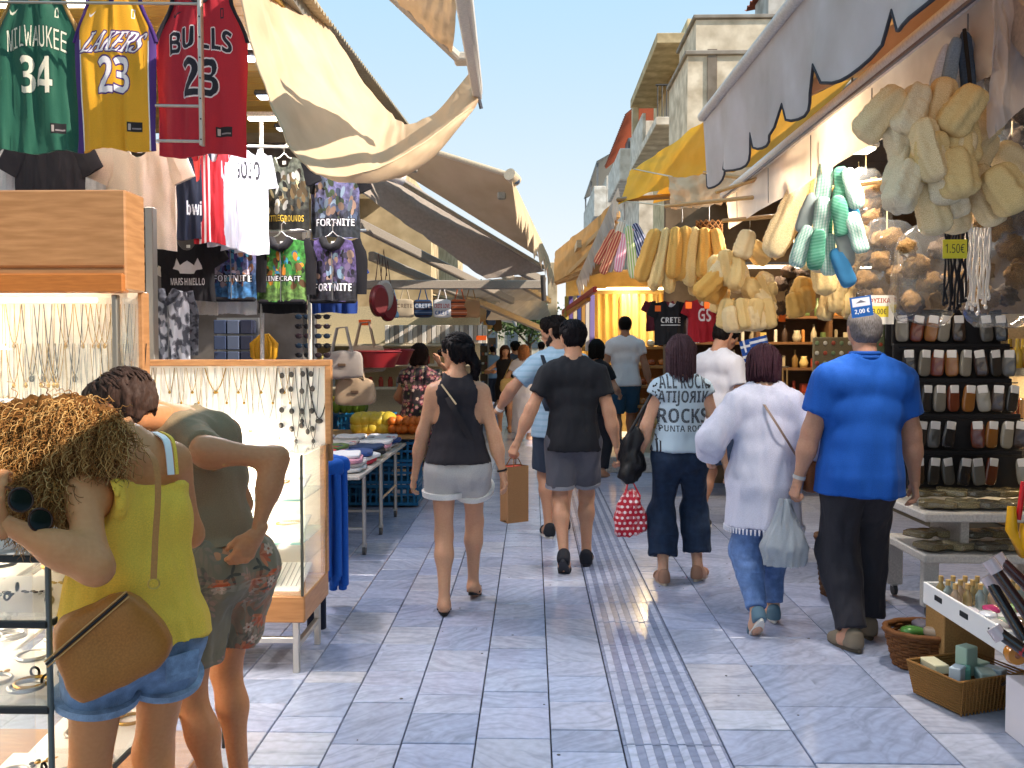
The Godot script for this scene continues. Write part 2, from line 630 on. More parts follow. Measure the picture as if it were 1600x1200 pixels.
func tile_mesh(w: float, l: float, kind: int) -> ArrayMesh:
	var mb := MB.new()
	mb.box(Vector3(0, -0.012, 0), Vector3(w - 0.006, 0.024, l - 0.006), 0.0025)
	var ou := Vector2(rnd(0, 1), rnd(0, 1))
	for i in mb.v.size(): mb.t[i] = Vector2(mb.v[i].x, mb.v[i].z) * 0.6 + ou
	var tn := rnd(0.88, 1.0); var warm := rnd(-0.025, 0.025)
	for i in mb.c.size(): mb.c[i] = Color(tn + warm, tn, tn - warm) if kind == 0 else Color(0.56, 0.58, 0.63)
	mb.col = Color(tn, tn, tn)
	if kind == 1:
		# guide ribs raised on the slab
		for r in 6:
			var x := -w / 2 + w * (r + 0.5) / 6.0
			var st := mb.v.size()
			mb.box(Vector3(x, 0.0025, 0), Vector3(0.034, 0.006, l - 0.008), 0.002)
			for i in range(st, mb.v.size()): mb.t[i] = Vector2(mb.v[i].x, mb.v[i].z) * 0.7 + Vector2(0.2 * r, 0.5)
	return mb.mesh()


func build_ground() -> void:
	var g := MB.new()
	g.quad(Vector3(-60, -0.02, 20), Vector3(60, -0.02, 20), Vector3(60, -0.02, -120), Vector3(-60, -0.02, -120))
	var ground := struct("ground", g, paint("4b4a48", 0.9))
	var paving := Node3D.new()
	paving.name = "pavement"; paving.set_meta("kind", "structure"); add_child(paving)
	var xs := [-3.4, -2.75, -2.2, -1.66, -1.38, -1.08, -0.8, -0.52, -0.225, 0.075, 0.357, 0.757, 1.067, 1.62, 2.2, 2.8, 3.5]
	var rest := [MB.new(), MB.new(), MB.new()]
	var n := 0
	var rests := 0
	var rib_mat := marble(0)
	for ci in xs.size() - 1:
		var x0: float = xs[ci]; var x1: float = xs[ci + 1]
		var w := x1 - x0
		var guide := ci == 10
		var z := 11.0 + rnd(-0.1, 0.1)
		var vis := absf((x0 + x1) / 2 - 0.2)
		while z > -42.0:
			var l: float = 0.4 if guide else (rnd(0.34, 0.62) if w > 0.5 else ([0.15, 0.2, 0.3, 0.3, 0.4][rng.randi() % 5] + rnd(-0.02, 0.02)))
			var near := z < -1.3 and -z < 6.9 - maxf(0.0, vis - 1.6) * 1.5
			if z < -13.0 or z > 0.0: l *= 2.0
			if near and n < 295:
				n += 1
				var k := rng.randi() % 5
				var o := struct("guide_tile" if guide else "tile", tile_mesh(w, l, 1 if guide else 0), rib_mat if guide else marble(k), paving)
				o.position = Vector3((x0 + x1) / 2, rnd(-0.0012, 0.0012) - 0.0, z - l / 2)
			else:
				var mb: MB = rest[2] if guide else rest[rests % 2]
				rests += 1
				var st := mb.v.size()
				var tn := rnd(0.88, 1.0)
				mb.col = Color(0.56, 0.58, 0.63) if guide else Color(tn, tn, tn)
				mb.box(Vector3((x0 + x1) / 2, -0.0125, z - l / 2), Vector3(w - 0.006, 0.025, l - 0.006))
				if guide:
					mb.col = Color(tn, tn, tn)
					for r in 6: mb.box(Vector3(x0 + w * (r + 0.5) / 6.0, 0.0025, z - l / 2), Vector3(0.034, 0.006, l - 0.006))
				for i in range(st, mb.v.size()): mb.t[i] = Vector2(mb.v[i].x, mb.v[i].z) * 1.1 + Vector2(rests * 0.37, rests * 0.71)
			z -= l
	# old gum marks and specks trodden into the marble
	var gm := MB.new()
	for i in 90:
		var gz := -rnd(1.5, 9.0)
		var gr := rnd(0.003, 0.009)
		gm.blob(Vector3(rnd(-1.1, 2.4), 0.0015, gz), Vector3(gr, 0.0012, gr * rnd(0.7, 1.2)), null, 0, 1, 7)
	var gs := struct("gum_marks", gm, M("4c4a48", 0.8))
	gs.set_meta("kind", "stuff")
	for i in 3:
		var o := struct("guide_tiles" if i == 2 else "tiles", rest[i], rib_mat if i == 2 else marble(i), paving)
		o.set_meta("kind", "stuff")


# ---------- buildings ----------
func plaster(c: String) -> Material:
	return M(c, 0.9, {"tex": noise_tex("plaster", 0.02, Color(0.8, 0.78, 0.75), Color.WHITE, 5, 256), "tri": true, "scale": 0.5, "bump": grain(), "depth": 0.4})


func corrugated(a: Vector3, b: Vector3, up: Vector3, pitch := 0.076, amp := 0.014) -> MB:
	# ribs run along 'up'; the sheet goes from a to b
	var mb := MB.new()
	var n := int(a.distance_to(b) / pitch * 4.0)
	var nn := (b - a).cross(up).normalized()
	var r0 := []; var r1 := []
	for i in n + 1:
		var o := nn * amp * sin(TAU * i / 4.0)
		r0.append(a.lerp(b, float(i) / n) + o); r1.append(a.lerp(b, float(i) / n) + up + o)
	mb.sheet([r0, r1], 0.004)
	return mb


func build_buildings() -> void:
	# left row of shops
	var t := thing("shop_building", "cream plastered shop row behind the left awnings, with corrugated eaves", "building")
	var mb := MB.new()
	mb.box(Vector3(-3.3, 2.3, -19.5), Vector3(2.4, 4.6, 15.0))
	obj("wall", mb, plaster("cdb995"), t)
	mb = MB.new(); mb.box(Vector3(-5.2, 2.2, -2.0), Vector3(0.3, 4.4, 20.0)); obj("wall", mb, plaster("8f8a82"), t)
	mb = MB.new(); mb.box(Vector3(-3.55, 1.7, -8.05), Vector3(3.0, 3.4, 0.16)); obj("wall", mb, plaster("6f6a66"), t)
	mb = MB.new(); mb.box(Vector3(-3.1, 1.75, -11.6), Vector3(3.6, 3.5, 0.16)); obj("wall", mb, plaster("dcc59c"), t)
	# plank ceiling of the clothes shop, every board
	var cm := [wood("d0a94f", 2.0), wood("c39a42", 2.0), wood("d8b35c", 2.0)]
	for i in 21:
		var b := MB.new()
		b.box(Vector3(0, 0, 0), Vector3(3.6, 0.018, 0.142), 0.004)
		var o := obj("ceiling_plank", b, cm[rng.randi() % 3], t)
		o.position = Vector3(-3.2, 3.5 + rnd(-0.002, 0.002), -5.0 - i * 0.146)
	mb = MB.new(); mb.box(Vector3(-3.2, 3.57, -6.5), Vector3(3.7, 0.08, 3.2)); obj("roof", mb, paint("8a857c"), t)
	# corrugated eaves
	var eave := corrugated(Vector3(-1.28, 3.56, -4.6), Vector3(-1.3, 4.0, -10.5), Vector3(-0.9, 0.1, 0))
	obj("eaves_sheet", eave, M("b9a98e", 0.6, {"tex": grain(), "tri": true, "scale": 1.5}), t)
	mb = MB.new(); mb.box(Vector3(-2.4, 3.9, -8.0), Vector3(1.6, 0.5, 7.0)); obj("parapet", mb, plaster("cbb899"), t)

	# right side: concrete block behind the awnings, with balconies beyond it
	t = thing("concrete_building", "bare grey concrete upper wall with stained patches above the right awnings", "building")
	mb = MB.new(); mb.box(Vector3(4.4, 3.2, -16.0), Vector3(3.7, 6.4, 2.0)); mb.box(Vector3(4.25, 6.76, -15.95), Vector3(3.1, 0.52, 1.7))
	obj("wall", mb, plaster("e8d9c2"), t)
	mb = MB.new(); mb.box(Vector3(4.4, 6.44, -16.0), Vector3(3.8, 0.07, 2.1), 0.01); obj("cornice", mb, plaster("a59c92"), t)
	mb = MB.new(); mb.box(Vector3(4.25, 7.06, -15.95), Vector3(3.2, 0.06, 1.8), 0.01); obj("cornice", mb, plaster("9d958c"), t)
	mb = MB.new(); mb.box(Vector3(2.95, 4.4, -14.985), Vector3(0.16, 4.2, 0.02), 0.004); obj("stained_strip", mb, plaster("8f8377"), t)

	t = thing("balcony_building", "cream building with a deep balcony slab, railing and peeling soffit", "building")
	mb = MB.new(); mb.box(Vector3(4.6, 4.1, -20.8), Vector3(3.0, 8.2, 5.0)); obj("wall", mb, plaster("ecd7ac"), t)
	mb = MB.new(); mb.box(Vector3(2.8, 7.72, -20.4), Vector3(0.7, 0.2, 4.8), 0.01); obj("roof_slab", mb, plaster("d9c49c"), t)
	mb = MB.new(); mb.box(Vector3(2.75, 6.1, -20.4), Vector3(0.62, 0.16, 4.8), 0.01); obj("balcony_slab", mb, plaster("e6dccd"), t)
	mb = MB.new(); mb.box(Vector3(2.5, 6.53, -21.6), Vector3(0.08, 0.7, 2.4), 0.01); obj("balcony_wall", mb, plaster("efe7db"), t)
	for i in 7:
		mb = MB.new(); mb.tube([Vector3(2.5 + i * 0.09, 6.2, -18.2), Vector3(2.5 + i * 0.09, 6.85, -18.2)], 0.012, 6); obj("railing_post", mb, metal("5d5a58", 0.6), t)
	mb = MB.new(); mb.tube([Vector3(2.46, 6.86, -18.2), Vector3(3.08, 6.86, -18.2)], 0.02, 6); obj("railing", mb, metal("5d5a58", 0.6), t)
	mb = MB.new(); mb.box(Vector3(3.07, 7.0, -20.6), Vector3(0.06, 1.3, 0.9), 0.01); obj("balcony_door", mb, paint("b08e58"), t)
	mb = MB.new(); mb.box(Vector3(2.56, 6.9, -22.7), Vector3(0.16, 1.45, 0.16), 0.01); obj("pillar", mb, plaster("e8dabb"), t)

	t = thing("tiled_house", "house farther along with a red pantile roof above a white balcony", "building")
	mb = MB.new(); mb.box(Vector3(4.7, 4.0, -29.0), Vector3(3.4, 8.0, 7.0)); obj("wall", mb, plaster("efe3d3"), t)
	obj("roof", corrugated(Vector3(2.6, 8.1, -25.2), Vector3(2.6, 8.1, -32.5), Vector3(1.8, 1.5, 0), 0.24, 0.05), M("a8563a", 0.85, {"tex": grain(), "tri": true, "scale": 1.2}), t)
	mb = MB.new(); mb.box(Vector3(2.75, 6.9, -28.0), Vector3(0.5, 0.9, 4.0), 0.02); obj("balcony", mb, plaster("f3ebdf"), t)
	for i in 3:
		mb = MB.new(); mb.box(Vector3(2.98, 7.6, -26.4 - i * 2.0), Vector3(0.08, 1.0, 0.9), 0.01); obj("window", mb, paint("6d7f8c"), t)

	t = thing("metal_roofed_house", "low house with grey corrugated canopy and cream walls at the bend", "building")
	mb = MB.new(); mb.box(Vector3(4.7, 4.2, -40.0), Vector3(3.6, 8.4, 9.0)); obj("wall", mb, plaster("ebe3d7"), t)
	obj("canopy", corrugated(Vector3(2.5, 8.9, -35.2), Vector3(2.5, 8.9, -44.0), Vector3(1.6, 0.9, 0), 0.2, 0.03), paint("8f9190"), t)
	mb = MB.new(); mb.box(Vector3(2.65, 7.4, -39.0), Vector3(0.5, 1.2, 7.0), 0.02); obj("balcony", mb, plaster("f0e9de"), t)
	for zz in [-35.6, -39.5, -43.5]:
		mb = MB.new(); mb.box(Vector3(2.55, 8.45, zz), Vector3(0.07, 0.9, 0.07)); obj("canopy_post", mb, paint("7b7d80"), t)

	t = thing("red_shed_roof", "small rust red roof structure on top of the concrete wall", "roof structure")
	mb = MB.new(); mb.box(Vector3(4.7, 7.35, -15.6), Vector3(1.6, 0.5, 0.9)); obj("wall", mb, plaster("c9c4bd"), t)
	obj("roof", corrugated(Vector3(3.8, 7.62, -15.0), Vector3(3.8, 7.62, -16.4), Vector3(1.9, 0.35, 0), 0.2, 0.03), M("a4553c", 0.85, {"tex": grain(), "tri": true}), t)

	# right shop shell
	t = thing("shop_shell", "deep right hand shop with dark ceiling boards behind the hanging sponges", "building")
	mb = MB.new(); mb.box(Vector3(4.3, 1.9, -6.0), Vector3(0.2, 3.8, 14.0)); obj("wall", mb, plaster("7b6650"), t)
	mb = MB.new(); mb.box(Vector3(2.9, 1.9, -10.6), Vector3(2.7, 3.8, 0.16)); obj("wall", mb, plaster("8a735a"), t)
	for i in 14:
		mb = MB.new(); mb.box(Vector3(3.15, 3.28, -0.4 - i * 0.75), Vector3(2.2, 0.03, 0.74), 0.006); obj("ceiling_board", mb, paint(["6f6a66", "65605c", "777069"][i % 3]), t)
	t = thing("low_building", "long low building with a corrugated roof edge above the right awnings", "building")
	mb = MB.new(); mb.box(Vector3(5.45, 2.0, -3.2), Vector3(2.0, 4.0, 15.0)); obj("wall", mb, plaster("cdbfa8"), t)
	obj("roof", corrugated(Vector3(3.2, 3.9, 4.0), Vector3(3.2, 3.9, -10.9), Vector3(2.2, 0.55, 0), 0.15, 0.03), M("a9a6a2", 0.6, {"tex": grain(), "tri": true}), t)
	# far end: a cross street wall
	t = thing("end_building", "pale distant building closing the far end of the street", "building")
	mb = MB.new(); mb.box(Vector3(-2.5, 2.0, -75), Vector3(9, 4.0, 4)); obj("wall", mb, plaster("d9cdb9"), t)
	for i in 4:
		mb = MB.new(); mb.box(Vector3(-5 + i * 1.7, 2.4, -72.97), Vector3(0.9, 1.4, 0.1), 0.01); obj("window", mb, paint("59636b"), t)


# ---------- awnings ----------
func canvas_mat(c: String, back := 0.5) -> Material:
	return M(c, 0.75, {"tex": noise_tex("dirt", 0.015, Color(0.86, 0.84, 0.81), Color.WHITE, 5, 256), "tri": true, "scale": 0.6, "bump": weave(), "depth": 0.02, "back": Color(back, back * 0.92, back * 0.8), "vc": false})


# a cloth patch between four corners with sag and folds
func patch(bl: Vector3, br: Vector3, tr: Vector3, tl: Vector3, sag := 0.08, folds := 0.012, seed_ := 3, nu := 24, nv := 14) -> MB:
	var z := noise(0.35, seed_, 3)
	var nn := (br - bl).cross(tl - bl).normalized()
	var rows := []
	for i in nv + 1:
		var r := []
		var v := float(i) / nv
		for j in nu + 1:
			var u := float(j) / nu
			var p := bl.lerp(br, u).lerp(tl.lerp(tr, u), v)
			var k := 4.0 * u * (1 - u) * 4.0 * v * (1 - v)
			p += Vector3.DOWN * sag * k + nn * folds * z.get_noise_2d(u * 12.0, v * 5.0) * 2.0
			r.append(p)
		rows.append(r)
	var mb := MB.new()
	mb.sheet(rows, 0.0, Vector2(2, 2))
	return mb


# a strip that hangs from a line and ends in scallops or teeth
func valance(a: Vector3, b: Vector3, drop: float, teeth: int, depth: float, kind := 0, lean := Vector3.ZERO, sway := 0.02) -> MB:
	var mb := MB.new()
	var n := teeth * 8
	var rows := []
	var z := noise(0.3, 17, 2)
	var side := (b - a).cross(Vector3.UP).normalized()
	for v in 5:
		var r := []
		for i in n + 1:
			var u := float(i) / n
			var ph := fposmod(u * teeth, 1.0)
			var e := absf(sin(PI * ph)) if kind == 0 else (1.0 - ph)
			if kind == 2: e = pow(absf(sin(PI * ph)), 0.35)
			var len := drop - depth * (1.0 - e)
			var f := v / 4.0
			r.append(a.lerp(b, u) + Vector3.DOWN * len * f + lean * f + side * sway * f * z.get_noise_1d(u * 22.0) * 2.0)
		rows.append(r)
	rows.reverse()
	mb.sheet(rows, 0.0)
	if kind == 2: mb.set_meta("edge", rows[0])
	return mb


func build_awnings() -> void:
	var cream := canvas_mat("e0c4a2", 0.5)
	var t: Node3D
	var mb: MB
	# near left: big loose cream flap
	t = thing("awning", "cream awning at top left with its loose end drooping in a deep fold", "awning")
	var outer := [W(366, -60, 4.3), W(392, 60, 4.3), W(425, 165, 4.25), W(462, 240, 4.2), W(515, 276, 4.3), W(590, 262, 4.6), W(660, 225, 5.0), W(712, 185, 5.3), W(744, 162, 5.55)]
	var inner := [W(440, -60, 5.6), W(485, 0, 5.7), W(540, 85, 5.9), W(596, 165, 5.9), W(622, 186, 5.8), W(640, 193, 5.7), W(680, 176, 5.65), W(712, 140, 5.62), W(738, 108, 5.6)]
	var rows := []
	var fz := noise(0.5, 5, 3)
	for i in 15:
		var r := []
		var f := i / 14.0
		for j in 49:
			var u := j / 48.0 * 8.0
			var a := int(minf(u, 7)); var q := u - a
			var sm := q
			var p0: Vector3 = _cr(outer, u); var p1: Vector3 = _cr(inner, u)
			var p := p0.lerp(p1, f)
			var bulge := sin(PI * f) * (0.10 + 0.12 * sin(PI * j / 48.0))
			p += Vector3(0.25, -1.0, 0.35).normalized() * bulge
			p += Vector3(0.5, 0.3, 0.8).normalized() * (0.035 * sin(f * 9.0 + u * 1.1) * sin(PI * f) + 0.03 * fz.get_noise_2d(u * 3.0, f * 7.0))
			r.append(p)
		rows.append(r)
	mb = MB.new(); mb.sheet(rows, 0.0)
	obj("canopy", mb, cream, t)
	mb = MB.new()
	var hem := []
	for j in 49: hem.append(rows[0][j])
	mb.tube(hem, 0.006, 6); obj("hem", mb, canvas_mat("dcc3a0", 0.2), t)
	mb = MB.new(); mb.bar(W(719, -20, 3.6), W(746, 150, 5.6), 0.055, 0.05, 0.008); mb.bar(W(731, -20, 3.62), W(750, 140, 5.62), 0.03, 0.07, 0.008)
	obj("front_bar", mb, paint("d8cfc4"), t)
	mb = MB.new(); mb.bar(W(747, 148, 5.6), W(752, 170, 5.62), 0.012, 0.02); obj("bar_tip", mb, metal("55555a"), t)
	mb = MB.new(); mb.box(W(722, 92, 5.2), Vector3(0.09, 0.05, 0.12), 0.01); mb.bar(W(600, -20, 4.4), W(718, 92, 5.2), 0.05, 0.05, 0.01); obj("folding_arm", mb, paint("cfc4b4"), t)
	obj("upper_canopy", patch(W(612, -8, 4.4), W(706, 88, 5.2), W(716, -14, 3.7), W(640, -60, 3.6), 0.03, 0.01), cream, t)

	# second left awning: cream side, grey underside, fringed edge
	t = thing("awning", "second left awning, cream outside and grey beneath, with a toothed fringe", "awning")
	obj("canopy", patch(W(626, 268, 7.6), W(842, 402, 8.6), W(798, 272, 7.2), W(596, 205, 7.4), 0.02, 0.012, 8), canvas_mat("cdb697", 0.3), t)
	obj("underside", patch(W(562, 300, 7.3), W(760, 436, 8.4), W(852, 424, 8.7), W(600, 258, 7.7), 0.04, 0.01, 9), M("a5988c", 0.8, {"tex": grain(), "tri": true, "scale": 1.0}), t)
	obj("fringe", _fringe(W(799, 276, 7.15), W(857, 400, 8.6), 0.36), canvas_mat("e0c9a6", 0.4), t)
	mb = MB.new(); mb.tube([W(588, 262, 7.5), W(850, 418, 8.7)], 0.022, 8); obj("lower_bar", mb, paint("b3a489"), t)
	mb = MB.new(); mb.tube([W(606, 214, 7.35), W(798, 274, 7.2)], 0.022, 8); mb.tube([W(796, 272, 7.15), W(806, 282, 7.25)], 0.05, 12); obj("roller", mb, paint("d5c4a8"), t)
	mb = MB.new(); mb.tube([W(806, 281, 7.2), W(807, 284, 7.22)], 0.03, 12); obj("roller_cap", mb, paint("4a5d78"), t)
	mb = MB.new(); mb.box(W(645, 262, 7.3), Vector3(0.08, 0.08, 0.03), 0.01); mb.box(W(784, 306, 7.3), Vector3(0.07, 0.06, 0.05), 0.01); obj("bracket", mb, paint("8e8676"), t)
	mb = MB.new(); mb.tube([W(600, 270, 7.2), W(630, 280, 7.3)], 0.05, 10); obj("roll_end", mb, paint("e6e1da"), t)
	# beams beyond
	t = thing("awning_beams", "grey steel beams and white sheets sloping down beyond the fringed awning", "awning beams")
	for e in [[560, 350, 8.0, 800, 470, 11.5], [580, 400, 8.6, 860, 520, 15.0], [690, 372, 9.0, 858, 470, 14.0], [540, 445, 8.6, 846, 445, 9.2], [620, 330, 8.0, 850, 440, 9.6]]:
		mb = MB.new(); mb.bar(W(e[0], e[1], e[2]), W(e[3], e[4], e[5]), 0.07, 0.09, 0.01); obj("beam", mb, paint("9a8f82"), t)
	for e in [[700, 470, 11.0, 860, 470, 15.0, 830, 430, 12.0, 740, 440, 10.0], [760, 500, 14.0, 862, 500, 20.0, 850, 462, 16.0, 780, 462, 13.0]]:
		obj("sheet", patch(W(e[0], e[1], e[2]), W(e[3], e[4], e[5]), W(e[6], e[7], e[8]), W(e[9], e[10], e[11]), 0.03, 0.01, 4), canvas_mat("cfc9bf", 0.5), t)
	mb = MB.new(); mb.tube([W(848, 430, 9.0), W(850, 470, 9.0)], 0.025, 8); obj("post_end", mb, paint("4b4744"), t)
	t = thing("awning", "small cream awnings repeating into the distance on the left side", "awning")
	for i in 3:
		var z := 13.0 + i * 5.0
		obj("canopy", patch(Vector3(-2.4, 2.75, -z), Vector3(-0.55, 2.35, -z), Vector3(-0.55, 2.35, -z - 4.2), Vector3(-2.4, 2.75, -z - 4.2), 0.04, 0.01, 20 + i), canvas_mat(["d8cdb8", "cfc0a4", "ddd6c8"][i], 0.5), t)
		mb = MB.new(); mb.bar(Vector3(-0.5, 2.33, -z), Vector3(-0.5, 2.33, -z - 4.2), 0.05, 0.12, 0.01); obj("front_bar", mb, paint("b9b2a6"), t)

	# right side
	t = thing("awning", "large awning at top right with a scalloped grey valance and tan lining", "awning")
	var ba := Vector3(0.93, 2.84, -5.0); var bb := Vector3(0.97, 2.8, -1.0)
	mb = MB.new(); mb.tube([ba, bb], 0.025, 10); obj("front_bar", mb, paint("d9d2cb"), t)
	var vl := valance(bb + Vector3(0.01, 0.0, 0), ba + Vector3(0.01, 0, -0.02), 0.40, 8, 0.11, 2, Vector3(0.03, 0, -0.10), 0.035)
	obj("valance", vl, canvas_mat("c9c5c8", 0.3), t)
	mb = MB.new(); mb.tube(vl.get_meta("edge"), 0.006, 5); obj("valance_trim", mb, M("3b3a40", 0.8), t)
	obj("canopy", patch(ba, bb, Vector3(2.7, 3.45, -1.0), Vector3(2.3, 3.15, -5.0), 0.1, 0.02, 11), canvas_mat("eab27a", 1.0), t)
	mb = MB.new(); mb.bar(W(1232, 148, 4.9), W(1530, -8, 3.2), 0.02, 0.13, 0.004); obj("rear_strip", mb, canvas_mat("cdb2a2", 0.4), t)
	mb = MB.new()
	mb.bar(W(1490, 30, 3.1), W(1640, 130, 2.7), 0.03, 0.14, 0.008); mb.bar(W(1560, -10, 2.9), W(1640, 80, 2.6), 0.05, 0.12, 0.008); obj("arm", mb, paint("c3b3a6"), t)

	t = thing("awning", "long white awning front sloping across the right shop above the sponges", "awning")
	var ra := Vector3(1.36, 2.66, -6.45); var rb := Vector3(1.36, 2.66, -2.75)
	mb = MB.new(); mb.tube([ra, rb], 0.03, 12); obj("front_bar", mb, paint("e9e2da"), t)
	obj("valance", patch(ra + Vector3(0.035, -0.24, 0), rb + Vector3(0.035, -0.26, 0), rb + Vector3(0.02, -0.01, 0), ra + Vector3(0.02, -0.01, 0), 0.0, 0.008, 31, 40, 6), canvas_mat("f6efe8", 0.8), t)
	for i in 5:
		mb = MB.new(); var sz := -2.9 - i * 0.8
		mb.bar(Vector3(1.372, 2.62, sz), Vector3(1.378, 2.42, sz - 0.01), 0.004, 0.004); obj("seam", mb, paint("8d8680"), t)
	mb = MB.new(); mb.bar(Vector3(1.345, 2.632, -6.4), Vector3(1.345, 2.632, -2.75), 0.012, 0.012); obj("bar_groove", mb, paint("6d6a70"), t)
	obj("canopy", patch(ra + Vector3(0, 0.02, 0), rb + Vector3(0, 0.02, 0), Vector3(2.9, 3.2, -2.75), Vector3(2.9, 3.2, -6.45), 0.05, 0.01, 32), canvas_mat("efe7dc", 0.9), t)
	obj("end_flap", patch(W(1048, 326, 6.7), W(1128, 322, 6.4), W(1180, 262, 6.5), W(1046, 277, 6.8), 0.0, 0.03, 33), canvas_mat("eccba4", 0.6), t)
	obj("end_cap", patch(Vector3(1.385, 2.2, -2.78), Vector3(1.55, 2.36, -2.76), Vector3(1.5, 2.72, -2.74), Vector3(1.37, 2.67, -2.75), 0.0, 0.02, 34), canvas_mat("e3d6cc", 0.5), t)

	t = thing("awning", "bright yellow awning stretched between the two pale awnings on the right", "awning")
	obj("canopy", patch(W(966, 320, 9.0), W(1120, 262, 6.9), W(1125, 172, 7.0), W(985, 268, 9.4), -0.03, 0.012, 41), canvas_mat("f6c640", 0.8), t)
	obj("lining", patch(W(1020, 318, 8.6), W(1200, 272, 6.2), W(1345, 105, 5.4), W(1105, 182, 7.3), 0.03, 0.015, 42), canvas_mat("e6b44c", 1.0), t)
	mb = MB.new(); mb.tube([W(966, 312, 9.0), W(1060, 306, 8.0)], 0.025, 8); obj("pole", mb, wood("a5793e"), t)
	for e in [[990, 264, 1050, 276], [968, 314, 1048, 322]]:
		mb = MB.new(); mb.tube([W(e[0], e[1], 9.2), W(e[2], e[3], 6.8)], 0.006, 5); obj("cord", mb, paint("e2d5b4"), t)
	t = thing("awning", "far cream and brown awning with a hanging white fringe on the right", "awning")
	obj("canopy", patch(W(866, 440, 14.5), W(960, 398, 10.5), W(968, 310, 9.6), W(868, 392, 15.0), 0.03, 0.015, 44), canvas_mat("d9b078", 0.6), t)
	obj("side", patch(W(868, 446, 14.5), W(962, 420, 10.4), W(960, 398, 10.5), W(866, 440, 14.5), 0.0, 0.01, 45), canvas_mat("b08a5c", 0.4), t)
	obj("fringe", _fringe(W(966, 292, 9.3), W(900, 440, 12.5), 0.25), canvas_mat("e6e2de", 0.5), t)
	for e in [[880, 436, 14, 968, 352, 9.8], [878, 420, 14.5, 966, 335, 9.8]]:
		mb = MB.new(); mb.bar(W(e[0], e[1], e[2]), W(e[3], e[4], e[5]), 0.05, 0.08, 0.01); obj("rail", mb, paint("cfa268"), t)


func _cr(p: Array, u: float) -> Vector3:
	var i := clampi(int(u), 0, p.size() - 2)
	return (p[i] as Vector3).cubic_interpolate(p[i + 1], p[maxi(i - 1, 0)], p[mini(i + 2, p.size() - 1)], u - i)


func _fringe(a: Vector3, b: Vector3, drop: float) -> MB:
	return valance(a, b, drop, 22, drop * 0.45, 1, Vector3(0.05, 0, 0.02), 0.03)


# ---------- people ----------
func ik(a: Vector3, b: Vector3, l1: float, l2: float, pole: Vector3) -> Vector3:
	var d := b - a
	var r := clampf(d.length(), 0.05, (l1 + l2) * 0.999)
	var u := d.normalized()
	var x := (l1 * l1 - l2 * l2 + r * r) / (2.0 * r)
	var h := sqrt(maxf(l1 * l1 - x * x, 0.0))
	return a + u * x + (pole - u * pole.dot(u)).normalized() * h


func turn_to(f: Vector3, up: Vector3) -> Basis:
	var z := -f.normalized()
	var x := up.cross(z).normalized()
	return Basis(x, z.cross(x), z)


# joints of a person in the person's own axes: facing -Z, right is +X
func joints(p: Dictionary) -> Dictionary:
	var s: float = p.get("height", 1.72) / 1.75
	var fem: bool = p.get("fem", false)
	var j := {}
	j.s = s; j.g = p.get("girth", 1.0); j.fem = fem
	j.sw = (0.158 if fem else 0.178) * s * p.get("wide", 1.0)
	j.hw = 0.092 * s
	var drop: float = p.get("drop", 0.0)
	var tilt := Basis.from_euler(Vector3(-p.get("lean", 0.0), 0, p.get("side", 0.0)))
	var tilt2 := tilt * Basis.from_euler(Vector3(-p.get("hunch", 0.05), p.get("twist", 0.0), 0))
	var hips := Vector3(p.get("sway", 0.0), 0.93 * s - drop, 0)
	j.hips = hips
	j.belly = hips + tilt * Vector3(0, 0.13, 0) * s
	j.ribs = j.belly + tilt * Vector3(0, 0.17, 0.005) * s
	j.chest = j.ribs + tilt2 * Vector3(0, 0.15, 0.01) * s
	j.neck = j.chest + tilt2 * Vector3(0, 0.12, 0.0) * s
	j.B = tilt; j.B2 = tilt2
	var hb := tilt2 * Basis.from_euler(Vector3(-p.get("nod", 0.0), p.get("look", 0.0), p.get("cock", 0.0)))
	j.HB = hb
	j.head = j.neck + tilt2 * Vector3(0, 0.055, -0.015) * s + hb * Vector3(0, 0.105, -0.012) * s
	for d in 2:
		var sg := -1.0 if d == 0 else 1.0
		var n := "L" if d == 0 else "R"
		j["sh" + n] = p.get("sh" + n, j.chest + tilt2 * Vector3(sg * j.sw, 0.03 * s, 0.005))
		j["hip" + n] = hips + Vector3(sg * j.hw, -0.03 * s, 0)
		var an: Vector3 = p.get("an" + n, Vector3(sg * 0.09, 0.075, 0)) * Vector3(1, 1, 1)
		j["an" + n] = an
		j["kn" + n] = p.get("kn" + n, ik(j["hip" + n], an, 0.43 * s, 0.42 * s, Vector3(sg * 0.08, 0, -1)))
		var wr: Vector3 = p.get("wr" + n, Vector3(sg * (j.sw + 0.10), 0.86 * s, -0.02))
		j["el" + n] = p.get("el" + n, ik(j["sh" + n], wr, 0.29 * s, 0.255 * s, Vector3(sg * 0.55, 0, 1)))
		if p.has("el" + n) or (wr - j["el" + n]).length() > 0.3 * s: wr = j["el" + n] + (wr - j["el" + n]).normalized() * 0.255 * s
		j["wr" + n] = wr
		j["ft" + n] = p.get("ft" + n, Vector3(sg * 0.15, 0, -1)).normalized()
	for q in p:
		if q.begins_with("J_"): j[q.trim_prefix("J_")] = p[q]
	return j


